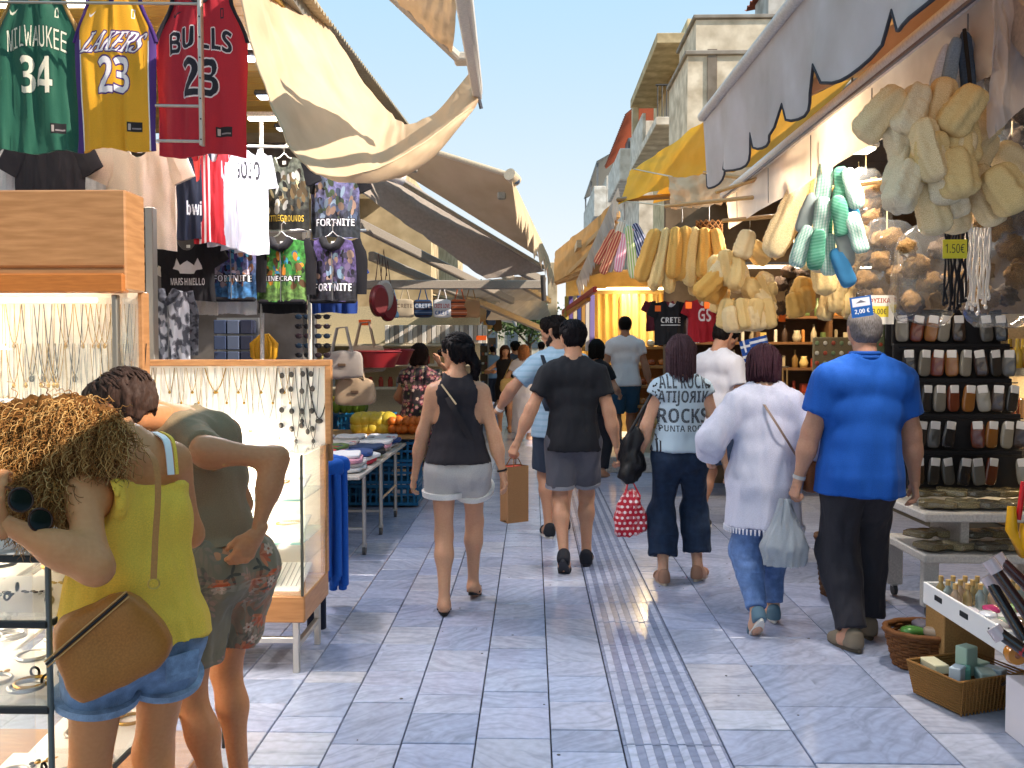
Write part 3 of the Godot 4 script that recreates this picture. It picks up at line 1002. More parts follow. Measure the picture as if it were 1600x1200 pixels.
func torso(f: Field, j: Dictionary, e := 0.0, skirt := 0.0) -> void:
	var s: float = j.s; var g: float = j.g
	var B: Basis = j.B; var B2: Basis = j.B2
	var hwid := 0.075 if j.fem else 0.06
	f.cap(j.hips - B.x * hwid * s * g, j.hips + B.x * hwid * s * g, 0.108 * s * g + e, 0.108 * s * g + e, Vector3(1, 1, 1.12))
	for d in [-1.0, 1.0]: f.cap(j.hips + Vector3(d * 0.065 * s, -0.035 * s, 0.045 * s), j.hips + Vector3(d * 0.065 * s, 0.01, 0.04 * s), 0.088 * s * g + e, 0.08 * s * g + e)
	f.cap(j.belly - B.x * 0.05 * s * g, j.belly + B.x * 0.05 * s * g, (0.088 if j.fem else 0.1) * s * g + e, (0.088 if j.fem else 0.1) * s * g + e, Vector3(1, 1, 1.15))
	f.cap(j.belly, j.ribs, 0.1 * s * g + e, 0.1 * s * g + e, Vector3(1, 1, 1.1))
	f.cap(j.ribs - B.x * (0.05 if j.fem else 0.075) * s, j.ribs + B.x * (0.05 if j.fem else 0.075) * s, 0.098 * s * g + e, 0.098 * s * g + e, Vector3(1, 1, 1.2))
	var cw: float = j.sw - 0.085 * s
	f.cap(j.chest - B2.x * cw, j.chest + B2.x * cw, 0.092 * s + e, 0.092 * s + e, Vector3(1, 1, 1.1))
	for d in ["L", "R"]:
		var sg := -1.0 if d == "L" else 1.0
		f.cap(j["sh" + d] + Vector3(-sg * 0.03, -0.015, 0), j.neck + B2.x * sg * 0.035 * s - B2.y * 0.015 * s, 0.046 * s + e, 0.044 * s + e)
	if skirt > 0.0:
		var bot: Vector3 = j.hips + Vector3.DOWN * skirt
		f.cap(j.belly, bot, 0.15 * s * g + e, 0.185 * s * g + e, Vector3(1, 1, 1.25), true)


func limb(f: Field, j: Dictionary, d: String, arm: bool, e := 0.0) -> void:
	var s: float = j.s; var g: float = lerpf(1.0, j.g, 0.6) * (0.88 if j.fem and arm else 1.0)
	if arm:
		f.cap(j["sh" + d], j["el" + d], 0.054 * s * g + e, 0.041 * s * g + e)
		f.cap(j["el" + d], (j["el" + d] as Vector3).lerp(j["wr" + d], 0.4), 0.038 * s * g + e, 0.04 * s * g + e)
		f.cap((j["el" + d] as Vector3).lerp(j["wr" + d], 0.35), j["wr" + d], 0.04 * s * g + e, 0.026 * s * g + e)
	else:
		var k: Vector3 = j["kn" + d]; var h: Vector3 = j["hip" + d]; var a: Vector3 = j["an" + d]
		f.cap(h, k, 0.087 * s * g + e, 0.053 * s * g + e)
		var fd: Vector3 = j["ft" + d]
		var back := Vector3(-fd.x, 0, -fd.z).normalized()
		f.cap(k, k.lerp(a, 0.3) + back * 0.016, 0.05 * s * g + e, 0.053 * s * g + e)
		f.cap(k.lerp(a, 0.28) + back * 0.016, a, 0.052 * s * g + e, 0.034 * s * g + e)


func span(pts: Array, m: float) -> Array:
	var a: Vector3 = pts[0]; var b: Vector3 = pts[0]
	for p in pts: a = a.min(p); b = b.max(p)
	return [a - Vector3.ONE * m, b + Vector3.ONE * m]


# a hand with palm, four fingers and a thumb: dir along the fingers, back = back of the hand, side = towards the thumb
func hand(mb: MB, at: Vector3, dir: Vector3, back: Vector3, thumb_right: bool, s: float, curl := 0.5, cell := 0.005, pinch := 0.0) -> void:
	dir = dir.normalized()
	back = (back - dir * back.dot(dir)).normalized()
	var side := dir.cross(back) * (1.0 if thumb_right else -1.0)
	var f := Field.new(at - Vector3.ONE * 0.2 * s, at + Vector3.ONE * 0.2 * s, cell, 260.0)
	var P := func(x: float, y: float, z: float) -> Vector3: return at + (dir * x + back * y + side * z) * s
	f.cap(P.call(-0.03, 0, 0.0), P.call(0.015, 0, 0), 0.024 * s, 0.026 * s)
	for q in 4:
		var z := 0.03 - q * 0.019
		f.cap(P.call(0.01, 0, z * 0.6), P.call(0.085 - absf(q - 1.2) * 0.004, 0.002, z), 0.0145 * s, 0.0115 * s)
		var len: float = [0.074, 0.083, 0.077, 0.06][q]
		var c := curl * (0.8 + 0.12 * q)
		var base := Vector3(0.085 - absf(q - 1.2) * 0.004, 0.002, z)
		var a := c * 0.7
		var p1 := base + Vector3(cos(a), -sin(a), 0) * len * 0.45
		a += c * 1.1
		var p2 := p1 + Vector3(cos(a), -sin(a), 0) * len * 0.32
		a += c * 0.7
		var p3 := p2 + Vector3(cos(a), -sin(a), 0) * len * 0.24
		f.cap(P.call(base.x, base.y, base.z), P.call(p1.x, p1.y, p1.z), 0.0098 * s, 0.0088 * s)
		f.cap(P.call(p1.x, p1.y, p1.z), P.call(p2.x, p2.y, p2.z), 0.0088 * s, 0.0078 * s)
		f.cap(P.call(p2.x, p2.y, p2.z), P.call(p3.x, p3.y, p3.z), 0.0078 * s, 0.0068 * s)
	f.cap(P.call(0.012, -0.004, 0.015), P.call(0.05, -0.014, 0.042 - pinch * 0.01), 0.017 * s, 0.0125 * s)
	f.cap(P.call(0.05, -0.014, 0.042 - pinch * 0.01), P.call(0.082, -0.024 - pinch * 0.012, 0.05 - pinch * 0.02), 0.0115 * s, 0.0095 * s)
	f.cap(P.call(0.082, -0.024 - pinch * 0.012, 0.05 - pinch * 0.02), P.call(0.104, -0.032 - pinch * 0.02, 0.05 - pinch * 0.03), 0.0095 * s, 0.008 * s)
	f.mesh(mb)


func head(mb: MB, j: Dictionary, cell: float) -> void:
	var s: float = j.s * (0.96 if j.fem else 1.0); var H: Basis = j.HB; var c: Vector3 = j.head
	var f := Field.new(c - Vector3.ONE * 0.2, c + Vector3.ONE * 0.2, cell, 120.0)
	var P := func(x: float, y: float, z: float) -> Vector3: return c + H * Vector3(x, y, z) * s
	f.cap(P.call(0, 0.03, 0.025), P.call(0, 0.035, -0.03), 0.078 * s, 0.072 * s)
	f.cap(P.call(0, 0.0, -0.045), P.call(0, -0.07, -0.062), 0.052 * s, 0.032 * s)
	f.cap(P.call(0, -0.088, -0.07), P.call(0, -0.094, -0.07), 0.018 * s, 0.016 * s)
	for d in [-1.0, 1.0]:
		f.cap(P.call(d * 0.05, -0.045, 0.0), P.call(d * 0.018, -0.088, -0.06), 0.02 * s, 0.017 * s)
		f.cap(P.call(d * 0.04, -0.005, -0.075), P.call(d * 0.045, -0.03, -0.05), 0.02 * s, 0.02 * s)
		f.cap(P.call(d * 0.015, 0.022, -0.093), P.call(d * 0.05, 0.02, -0.078), 0.010 * s, 0.010 * s)
		f.cap(P.call(d * 0.074, 0.012, 0.008), P.call(d * 0.073, -0.022, 0.0), 0.016 * s, 0.010 * s, Vector3(1.7, 1, 1) if H.is_equal_approx(Basis()) else Vector3.ONE)
		f.carve(P.call(d * 0.034, 0.004, -0.104), P.call(d * 0.03, 0.004, -0.106), 0.013 * s)
		f.cap(P.call(d * 0.033, 0.003, -0.083), P.call(d * 0.033, 0.003, -0.084), 0.012 * s, 0.012 * s)
	f.cap(P.call(0, 0.012, -0.095), P.call(0, -0.03, -0.112), 0.009 * s, 0.013 * s)
	f.cap(P.call(-0.01, -0.034, -0.1), P.call(0.01, -0.034, -0.1), 0.010 * s, 0.010 * s)
	f.cap(P.call(-0.014, -0.055, -0.09), P.call(0.014, -0.055, -0.09), 0.009 * s, 0.009 * s)
	f.cap(P.call(-0.012, -0.066, -0.088), P.call(0.012, -0.066, -0.088), 0.009 * s, 0.009 * s)
	var nk: Vector3 = j.neck
	f.cap(P.call(0, -0.05, 0.02), nk + (nk - c).normalized() * 0.05, (0.047 if j.fem else 0.056) * s, (0.05 if j.fem else 0.06) * s)
	f.mesh(mb)


# skin: one continuous surface over trunk, limbs, feet, head and hands
func make_body(root: Node3D, p: Dictionary, j: Dictionary, cell: float) -> MeshInstance3D:
	var mb := MB.new()
	var pts := [j.hips, j.neck, j.head, j.shL, j.shR, j.elL, j.elR, j.wrL, j.wrR, j.knL, j.knR, j.anL, j.anR]
	var sp := span(pts, 0.2)
	var f := Field.new(sp[0], sp[1], cell, 55.0)
	torso(f, j)
	f.cap(j.neck - (j.B2 as Basis).y * 0.05, j.neck + ((j.head as Vector3) - j.neck) * 0.5, 0.058 * j.s, (0.046 if j.fem else 0.055) * j.s)
	for d in ["L", "R"]:
		limb(f, j, d, true); limb(f, j, d, false)
		var a: Vector3 = j["an" + d]; var fd: Vector3 = j["ft" + d]
		var dn := _sole_down(fd)
		f.cap(a + dn * 0.035 - fd * 0.03, a + dn * 0.045 + fd * 0.06, 0.032 * j.s, 0.034 * j.s)
		f.cap(a + dn * 0.045 + fd * 0.06, a + dn * 0.055 + fd * 0.14, 0.034 * j.s, 0.024 * j.s)
	f.mesh(mb)
	head(mb, j, clampf(cell * 0.45, 0.004, 0.009))
	for d in ["L", "R"]:
		var h: Dictionary = p.get("hand" + d, {})
		var dir: Vector3 = h.get("dir", (j["wr" + d] as Vector3) - j["el" + d])
		var back: Vector3 = h.get("back", Vector3(-1.0 if d == "L" else 1.0, 0, 0.25))
		hand(mb, j["wr" + d], dir, back, d == "L", j.s * (0.9 if j.fem else 1.0), h.get("curl", 0.55), clampf(cell * 0.4, 0.0035, 0.007), h.get("pinch", 0.0))
	return obj("body", mb, skin(p.get("skin", "b98566")), root)


func _sole_down(fd: Vector3) -> Vector3:
	var r := fd.cross(Vector3.UP).normalized()
	return -(r.cross(fd)).normalized()


func skin(c: String) -> Material:
	var cc := hx(c).lerp(hx("e2bfa8"), 0.3)
	return M(cc, 0.5, {"sss": 0.12, "tex": noise_tex("skin", 0.06, Color(0.96, 0.93, 0.91), Color.WHITE, 4), "tri": true, "scale": 4.0, "spec": 0.35})


func garment(root: Node3D, called: String, j: Dictionary, m: Material, o: Dictionary, cell: float) -> MeshInstance3D:
	var f: Field
	var e: float = o.get("loose", 0.018)
	var mb := MB.new()
	var pts := [j.hips, j.belly, j.neck, j.shL, j.shR, j.hips + Vector3(0.1, -0.1, 0.1)]
	var kind: String = o.kind
	if kind == "top":
		var sl: float = o.get("sleeve", 0.5)
		if sl > 0.0:
			for d in ["L", "R"]:
				pts.append((j["sh" + d] as Vector3).lerp(j["el" + d], minf(sl, 1.0)))
				if sl > 1.0: pts.append((j["el" + d] as Vector3).lerp(j["wr" + d], sl - 1.0))
		var hem: float = o.get("hem", 0.0)
		pts.append(j.hips - Vector3(0, hem, 0))
		var sp := span(pts, 0.24)
		f = Field.new(sp[0], sp[1], cell, 75.0)
		torso(f, j, e, hem + 0.03 if o.get("flare", true) else 0.0)
		if sl > 0.0:
			for d in ["L", "R"]:
				var sh: Vector3 = j["sh" + d]; var el: Vector3 = j["el" + d]; var wr: Vector3 = j["wr" + d]
				var cuff: float = o.get("cuff", 0.03)
				f.cap(sh + Vector3(0, -0.012, 0), sh.lerp(el, minf(sl, 1.0)), 0.052 * j.s + e, 0.045 * j.s + cuff, Vector3.ONE, sl <= 1.0)
				if sl > 1.0: f.cap(el, el.lerp(wr, sl - 1.0), 0.044 * j.s + cuff, 0.036 * j.s + cuff, Vector3.ONE, true)
		for q in o.get("planes", []): f.plane(q[0], q[1])
		f.plane(j.hips - Vector3(0, hem, 0), (j.B as Basis) * Vector3(0, -1, o.get("hem_tilt", 0.0)))
		var nk: Vector3 = j.neck
		f.carve(nk + (j.B2 as Basis).y * 0.045, nk + (j.B2 as Basis).y * 0.3, o.get("neck", 0.075))
		for q in o.get("carve", []): f.carve(q[0], q[1], q[2])
	elif kind == "bottom":
		var leg: float = o.get("leg", 0.5)
		for d in ["L", "R"]:
			pts.append((j["hip" + d] as Vector3).lerp(j["kn" + d], minf(leg, 1.0)))
			if leg > 1.0: pts.append((j["kn" + d] as Vector3).lerp(j["an" + d], leg - 1.0))
		pts = pts.filter(func(q): return q.y < j.ribs.y)
		var sp := span(pts, 0.22)
		f = Field.new(sp[0], sp[1], cell, 60.0)
		torso(f, j, e * 0.45)
		for d in ["L", "R"]:
			var h: Vector3 = j["hip" + d]; var k: Vector3 = j["kn" + d]; var a: Vector3 = j["an" + d]
			var w: float = o.get("width", 0.03)
			var gg := lerpf(1.0, j.g, 0.6)
			var top_r: float = 0.088 * j.s * gg + e
			if leg <= 1.0:
				f.cap(h, h.lerp(k, leg), top_r, (0.088 - 0.035 * leg) * j.s * gg + w, Vector3.ONE, true)
			else:
				f.cap(h, k, top_r, 0.054 * j.s * gg + w * o.get("knee", 0.7))
				f.cap(k, k.lerp(a, leg - 1.0), 0.058 * j.s * gg + w * o.get("knee", 0.7), 0.04 * j.s + w, Vector3.ONE, true)
				f.cap(k, k.lerp(a, 0.32) + Vector3(0, 0, 0.02), 0.052 * j.s * gg + w * 0.6 + 0.004, 0.057 * j.s * gg + w * 0.6 + 0.004)
		f.plane(j.hips + Vector3(0, o.get("waist", 0.1), 0), Vector3.UP)
	f.mesh(mb, noise(1.0, o.get("seed", 4), 3), o.get("crease", 0.012), o.get("folds", Vector3(9, 2.2, 9)))
	return obj(called, mb, m, root)


func shoe(root: Node3D, j: Dictionary, d: String, upper: Material, sole: Material, low := 0.0) -> void:
	var a: Vector3 = j["an" + d]; var fd: Vector3 = j["ft" + d]
	var dn := _sole_down(fd)
	var s: float = j.s * (0.92 if j.fem else 1.0)
	var mb := MB.new()
	var sp := span([a, a + fd * 0.2, a + dn * 0.1], 0.1)
	var f := Field.new(sp[0], sp[1], 0.008, 120.0)
	if low < 1.0:
		f.cap(a - fd * 0.025 + dn * 0.005, a - fd * 0.03 + dn * 0.05, 0.043 * s, 0.042 * s)
		f.cap(a - fd * 0.02 + dn * 0.035, a + dn * 0.05 + fd * 0.1, 0.042 * s, 0.044 * s)
		f.cap(a + dn * 0.05 + fd * 0.1, a + dn * 0.055 + fd * 0.155, 0.044 * s, 0.034 * s)
		f.plane(a + dn * 0.072 * s, dn)
		f.mesh(mb)
		var up := obj("shoe", mb, upper, root)
	var so := MB.new()
	var side := fd.cross(dn).normalized()
	var rows := []
	for q in 2:
		var r := []
		for i in 25:
			var u := TAU * i / 24.0
			var x := cos(u); var w := (0.041 if x > -0.2 else 0.036) * s
			r.append(a + dn * (0.068 + 0.022 * q) * s + fd * (0.062 + x * 0.135) * s + side * sin(u) * w * (1.0 + 0.12 * x))
		rows.append(r)
	so.sheet(rows, 0.0)
	for q in 2:
		var c: Vector3 = a + dn * (0.068 + 0.022 * q) * s + fd * 0.062 * s
		for i in 24:
			if q == 0: so.tri(c, rows[0][i + 1], rows[0][i])
			else: so.tri(c, rows[1][i], rows[1][i + 1])
	obj("sole", so, sole, root)
	if low >= 1.0:
		var st := MB.new()
		var toe := a + dn * 0.05 + fd * 0.14
		for q in [-1.0, 1.0]: st.tube([toe, a + dn * 0.02 + fd * 0.09 + side * q * 0.03, a + dn * 0.055 + fd * 0.02 + side * q * 0.038], 0.006, 6)
		obj("strap", st, upper, root)


# a cap of hair grown from the skull: style short, long, pony, bob
func hair(root: Node3D, j: Dictionary, c: String, style: String, cell := 0.008) -> void:
	var s: float = j.s * (0.96 if j.fem else 1.0); var H: Basis = j.HB; var at: Vector3 = j.head
	var P := func(x: float, y: float, z: float) -> Vector3: return at + H * Vector3(x, y, z) * s
	var f := Field.new(at - Vector3.ONE * 0.34, at + Vector3.ONE * 0.2, cell, 110.0)
	var t := 0.012 if style in ["short", "crop"] else 0.016
	if style == "crop": t = 0.006
	f.cap(P.call(0, 0.035, 0.027), P.call(0, 0.045, -0.025), (0.079 + t) * s, (0.074 + t) * s)
	f.cap(P.call(0, -0.01, 0.035), P.call(0, 0.02, 0.03), (0.066 + t) * s, (0.07 + t) * s)
	if style == "short":
		f.cap(P.call(-0.03, 0.095, -0.06), P.call(0.03, 0.1, -0.055), 0.03 * s, 0.03 * s)
	if style in ["long", "bob"]:
		var dn := 0.2 if style == "long" else 0.12
		for x in [-0.06, -0.02, 0.02, 0.06]:
			f.cap(P.call(x, 0.02, 0.05), P.call(x * 1.15, -dn, 0.06 + rnd(-0.01, 0.01)), 0.05 * s, 0.028 * s)
		for x in [-0.075, 0.075]: f.cap(P.call(x, 0.03, 0.0), P.call(x, -dn * 0.9, 0.015), 0.03 * s, 0.018 * s)
	if style == "pony":
		f.cap(P.call(0, 0.03, 0.1), P.call(0.0, 0.02, 0.12), 0.03 * s, 0.03 * s)
		f.cap(P.call(0, 0.01, 0.12), P.call(0.05, -0.09, 0.125), 0.036 * s, 0.042 * s)
		f.cap(P.call(0.05, -0.09, 0.125), P.call(0.075, -0.27, 0.09), 0.042 * s, 0.02 * s)
	f.carve(P.call(0, -0.03, -0.115), P.call(0, -0.1, -0.1), 0.082 * s)
	f.carve(P.call(-0.06, -0.05, -0.03), P.call(0.06, -0.05, -0.03), 0.042 * s if style in ["short", "crop", "pony"] else 0.0)
	if style in ["short", "crop", "pony"]:
		for d in [-1.0, 1.0]: f.carve(P.call(d * 0.1, -0.002, -0.004), P.call(d * 0.095, -0.03, -0.004), 0.03 * s)
	if style in ["short", "crop", "pony"]: f.carve(P.call(0, -0.11, 0.1), P.call(0, -0.12, 0.0), 0.05 * s)
	var mb := MB.new()
	f.mesh(mb, noise(1.0, 12, 3), 0.012 if style != "crop" else 0.004, Vector3(45, 9, 45))
	# loose locks over the surface
	var lk := MB.new()
	var nl := {"short": 150, "crop": 0, "long": 160, "bob": 160, "pony": 140}[style] as int
	for i in nl:
		var th := rnd(0.0, TAU); var ph := rnd(0.15, 1.25)
		var d := Vector3(sin(ph) * cos(th), cos(ph), sin(ph) * sin(th))
		if d.z < -0.55 and d.y < 0.55: continue
		if d.y < 0.15 and absf(d.z) < 0.5: continue
		var r := (0.082 + t + 0.0015) * s
		var flow: Vector3 = Vector3(d.x * 0.4, -0.6, d.z * 0.4 + 0.25)
		if style == "pony": flow = (Vector3(0, 0.25, 1.3) - d).normalized()
		var q := []
		var p := d
		for e in 5:
			q.append(P.call(p.x * r / s * 0.98, p.y * r / s * 1.0 + 0.038, p.z * r / s * 1.22 + 0.008))
			p = (p + flow * 0.17).normalized() * (1.0 + 0.02 * e * rnd(-0.6, 1.0))
		lk.tube(q, [0.002, 0.004, 0.0045, 0.004, 0.0012], 5, false)
	if style in ["long", "bob"]:
		var dn := 0.21 if style == "long" else 0.13
		for i in 190:
			var th := rnd(-0.55, PI + 0.55)
			var w := Vector3(cos(th), 0, sin(th))
			var q := []
			var end := -dn * rnd(0.85, 1.12)
			var jx := rnd(-0.012, 0.012)
			for e in 7:
				var u := e / 6.0
				var y := lerpf(0.125, end, u)
				var r := 0.104 * sqrt(clampf(1.0 - pow(maxf(0.0, (y - 0.03)) / 0.1, 2.0), 0.02, 1.0)) * lerpf(1.0, 0.9, maxf(0.0, u - 0.5))
				q.append(P.call(w.x * r + jx * u, y, 0.022 + w.z * r * 1.12 + 0.006 * sin(u * 5.0 + i)))
			lk.tube(q, [0.002, 0.0045, 0.005, 0.005, 0.0045, 0.0035, 0.001], 5, false)
	var hm := M(c, 0.6, {"tex": noise_tex("strand", 0.03, Color(0.55, 0.5, 0.46), Color.WHITE, 4, 256, FastNoiseLite.TYPE_SIMPLEX_SMOOTH, Vector2(8.0, 0.8)), "tri": true, "scale": 6.0, "spec": 0.25})
	var ho := obj("hair", mb, hm, root)
	if nl: obj("hair_locks", lk, hm, ho)


func face_marks(root: Node3D, j: Dictionary, brow: String, beard := "") -> void:
	var s: float = j.s; var H: Basis = j.HB; var at: Vector3 = j.head
	var P := func(x: float, y: float, z: float) -> Vector3: return at + H * Vector3(x, y, z) * s
	for d in [-1.0, 1.0]:
		var mb := MB.new(); mb.blob(P.call(d * 0.032, 0.003, -0.091), Vector3(0.011, 0.008, 0.007), null, 0, 1, 8, H); obj("eye", mb, M("efe9e2", 0.2), root)
		mb = MB.new(); mb.blob(P.call(d * 0.033, 0.003, -0.0965), Vector3(0.005, 0.005, 0.003), null, 0, 1, 8, H); obj("iris", mb, M("2a1a12", 0.15), root)
		mb = MB.new(); mb.tube([P.call(d * 0.014, 0.022, -0.102), P.call(d * 0.034, 0.028, -0.1), P.call(d * 0.053, 0.021, -0.087)], 0.0042 * s, 6); obj("eyebrow", mb, M(brow, 0.7), root)
	var li := MB.new(); li.tube([P.call(-0.022, -0.061, -0.094), P.call(0, -0.06, -0.102), P.call(0.022, -0.061, -0.094)], [0.002, 0.005, 0.002], 6); obj("lips", li, M("a05a4c", 0.5), root)
	if beard:
		var f := Field.new(at - Vector3.ONE * 0.18, at + Vector3.ONE * 0.15, 0.006, 140.0)
		f.cap(P.call(0, -0.07, -0.06), P.call(0, -0.092, -0.066), 0.034 * s, 0.026 * s)
		for d in [-1.0, 1.0]:
			f.cap(P.call(d * 0.062, -0.02, 0.0), P.call(d * 0.05, -0.06, -0.02), 0.013 * s, 0.02 * s)
			f.cap(P.call(d * 0.05, -0.06, -0.02), P.call(d * 0.02, -0.085, -0.06), 0.021 * s, 0.022 * s)
		f.cap(P.call(-0.018, -0.044, -0.092), P.call(0.018, -0.044, -0.092), 0.01 * s, 0.01 * s)
		f.carve(P.call(-0.01, -0.06, -0.11), P.call(0.01, -0.06, -0.11), 0.012 * s)
		var mb := MB.new(); f.mesh(mb, noise(1.0, 3), 0.004, Vector3(80, 80, 80)); obj("beard", mb, M(beard, 0.8), root)


func person(label: String, at: Vector3, turn: float, p: Dictionary, cell := 0.013) -> Array:
	var root := thing("person", label, "person", at, turn)
	var j := joints(p)
	make_body(root, p, j, cell)
	return [root, j]


# two-bone stride helper: ankle positions for a walking person
func stride(left_z: float, right_z: float, left_lift := 0.0, right_lift := 0.0, half := 0.085) -> Dictionary:
	var d := {}
	d.anL = Vector3(-half, 0.09 + left_lift, left_z); d.anR = Vector3(half, 0.09 + right_lift, right_z)
	d.ftL = Vector3(-0.12, -3.0 * left_lift if left_lift > 0 else 0.0, -1); d.ftR = Vector3(0.12, -3.0 * right_lift if right_lift > 0 else 0.0, -1)
	return d


func local_of(root: Node3D, p: Vector3) -> Vector3:
	return root.transform.affine_inverse() * p


func build_people() -> void:
	var r: Array
	var p: Dictionary
	var dark := M("1b1a1e", 0.8)
	# woman in black vest and pale shorts
	p = stride(-0.32, 0.22, 0.0, 0.0, 0.08)
	p.anR.y = 0.10; p.anL.y = 0.085
	p = {"height": 1.63, "fem": true, "girth": 1.0, "skin": "c08a68", "anL": Vector3(-0.075, 0.08, 0.12), "anR": Vector3(0.08, 0.1, -0.22), "ftL": Vector3(-0.1, -0.05, -1), "ftR": Vector3(0.2, -0.25, -1),
		"wrL": Vector3(-0.27, 0.79, -0.08), "wrR": Vector3(0.28, 0.78, 0.02), "look": 0.75, "nod": -0.02, "lean": 0.02, "handR": {"curl": 0.5, "back": Vector3(1, 0, 0.1)}, "handL": {"curl": 0.6}}
	r = person("woman walking away in a black racerback vest, pale grey shorts and flip-flops", W(716, 948, 5.35) * Vector3(1, 0, 1), 0.02, p)
	var blk := cloth("2b272d")
	garment(r[0], "vest", r[1], blk, {"kind": "top", "sleeve": 0.0, "hem": -0.02, "loose": 0.024, "neck": 0.08, "crease": 0.008, "carve": [[r[1].shL + Vector3(-0.02, 0.06, 0.0), r[1].shL + Vector3(-0.03, -0.13, 0.02), 0.085], [r[1].shR + Vector3(0.02, 0.06, 0.0), r[1].shR + Vector3(0.03, -0.13, 0.02), 0.085]]}, 0.011)
	var sm := cloth("b4b1b1")
	garment(r[0], "shorts", r[1], sm, {"kind": "bottom", "leg": 0.36, "width": 0.045, "loose": 0.03, "waist": 0.06, "crease": 0.012}, 0.011)
	for d in ["L", "R"]:
		var h: Vector3 = r[1]["hip" + d]; var k: Vector3 = r[1]["kn" + d]
		var mb := MB.new(); mb.tube([h.lerp(k, 0.30), h.lerp(k, 0.385)], [0.133, 0.128], 28, true); obj("rolled_cuff", mb, cloth("dcd9d6"), r[0])
		shoe(r[0], r[1], d, dark, M("1d1a18", 0.7), 1.0)
	hair(r[0], r[1], "141016", "pony")
	sunglasses(r[0], r[1])
	strap(r[0], r[1], [r[1].shL + Vector3(0.04, 0.06, 0.0), r[1].ribs + Vector3(-0.01, 0.06, 0.145), r[1].belly + Vector3(0.13, -0.04, 0.08)], 0.034, cloth("2a2529"))
	strap(r[0], r[1], [r[1].shL + Vector3(0.055, 0.045, 0.075), r[1].ribs + Vector3(0.0, 0.1, 0.158)], 0.01, cloth("c9b08c"))
	wristband(r[0], r[1], "R", "2a2020")

	# man in black t-shirt with paper bag
	p = {"height": 1.74, "girth": 0.97, "skin": "b58163", "anL": Vector3(-0.07, 0.13, 0.2), "anR": Vector3(0.1, 0.09, -0.05), "ftL": Vector3(0.1, -0.75, -0.8), "ftR": Vector3(0.12, 0, -1),
		"wrL": Vector3(-0.40, 0.90, 0.05), "wrR": Vector3(0.31, 0.86, 0.08), "look": 0.35, "handL": {"curl": 1.3, "back": Vector3(-0.7, 0, 0.7)}, "handR": {"curl": 0.9}}
	r = person("man walking in a plain black t-shirt and grey denim shorts, holding a paper bag", W(895, 884, 6.4) * Vector3(1, 0, 1), 0.0, p)
	garment(r[0], "tshirt", r[1], cloth("1f2026"), {"kind": "top", "sleeve": 0.62, "hem": 0.08, "loose": 0.024, "cuff": 0.03, "crease": 0.014}, 0.012)
	garment(r[0], "shorts", r[1], cloth("5f5f68"), {"kind": "bottom", "leg": 0.74, "width": 0.04, "loose": 0.026}, 0.012)
	for d in ["L", "R"]:
		var h: Vector3 = r[1]["hip" + d]; var k: Vector3 = r[1]["kn" + d]
		var mb := MB.new(); mb.tube([h.lerp(k, 0.7), h.lerp(k, 0.76)], [0.108, 0.107], 24); obj("rolled_cuff", mb, cloth("97979f"), r[0])
		shoe(r[0], r[1], d, M("22232a", 0.8), M("2b2c33", 0.7))
	hair(r[0], r[1], "17131a", "short")
	face_marks(r[0], r[1], "1d1512")
	var hp: Vector3 = r[0].transform * (r[1].wrL + Vector3(-0.02, -0.1, 0))
	paper_bag(hp)

	# bearded man in light blue shirt with backpack, pointing arm
	p = {"height": 1.81, "girth": 1.05, "skin": "b07c5e", "anL": Vector3(-0.08, 0.09, 0.02), "anR": Vector3(0.09, 0.1, -0.2), "look": 0.95, "nod": 0.18, "wrL": Vector3(-0.49, 1.05, -0.14), "handL": {"curl": 0.5, "back": Vector3(0, 1, 0.3), "dir": Vector3(-0.9, -0.25, -0.1)},
		"wrR": Vector3(0.28, 0.9, 0.0)}
	r = person("bearded man in a light blue shirt reaching his arm out to the left", W(872, 842, 7.45) * Vector3(1, 0, 1), 0.12, p)
	garment(r[0], "shirt", r[1], cloth("a9c2d2", {"tex": stripes_tex()}), {"kind": "top", "sleeve": 0.7, "hem": 0.12, "loose": 0.03, "cuff": 0.035}, 0.013)
	garment(r[0], "shorts", r[1], cloth("3a4556"), {"kind": "bottom", "leg": 0.85, "width": 0.045, "loose": 0.026}, 0.013)
	for d in ["L", "R"]: shoe(r[0], r[1], d, M("23252b", 0.8), M("c9c5bd", 0.7))
	hair(r[0], r[1], "1c1413", "short")
	face_marks(r[0], r[1], "1c1411", "231916")
	wristband(r[0], r[1], "L", "e9e4dc", 0.016)
	backpack(r[0].transform * (r[1].ribs + Vector3(-0.03, -0.02, 0.2)), 0.12)

	# woman with printed sleeveless top and culottes
	p = {"height": 1.63, "fem": true, "girth": 1.05, "skin": "b98b72", "anL": Vector3(-0.12, 0.08, 0.06), "anR": Vector3(0.13, 0.08, -0.05), "ftL": Vector3(-0.1, 0, -1), "ftR": Vector3(0.55, 0, -1),
		"wrL": Vector3(-0.27, 0.83, -0.06), "wrR": Vector3(0.29, 0.80, 0.05), "look": -0.1, "handL": {"curl": 1.1}}
	r = person("woman in a sleeveless top printed with big letters, wide dark jeans and tan shoes", W(1062, 908, 6.0) * Vector3(1, 0, 1), 0.0, p)
	garment(r[0], "top", r[1], letter_print(), {"kind": "top", "sleeve": 0.22, "hem": -0.02, "loose": 0.02, "cuff": 0.03, "crease": 0.01}, 0.012)
	garment(r[0], "culottes", r[1], cloth("1f3350", {"tex": denim_tex(), "scale": 3.0}), {"kind": "bottom", "leg": 1.72, "width": 0.06, "knee": 0.3, "loose": 0.018, "waist": 0.12}, 0.012)
	for d in ["L", "R"]: shoe(r[0], r[1], d, M("9a7460", 0.8), M("c8b7a4", 0.7), 0.5)
	hair(r[0], r[1], "5c4650", "long")
	shoulder_bag(r[0].transform * (r[1].shL + Vector3(0.0, 0.04, 0)), r[0].transform * Vector3(-0.33, 0.86, 0.03))
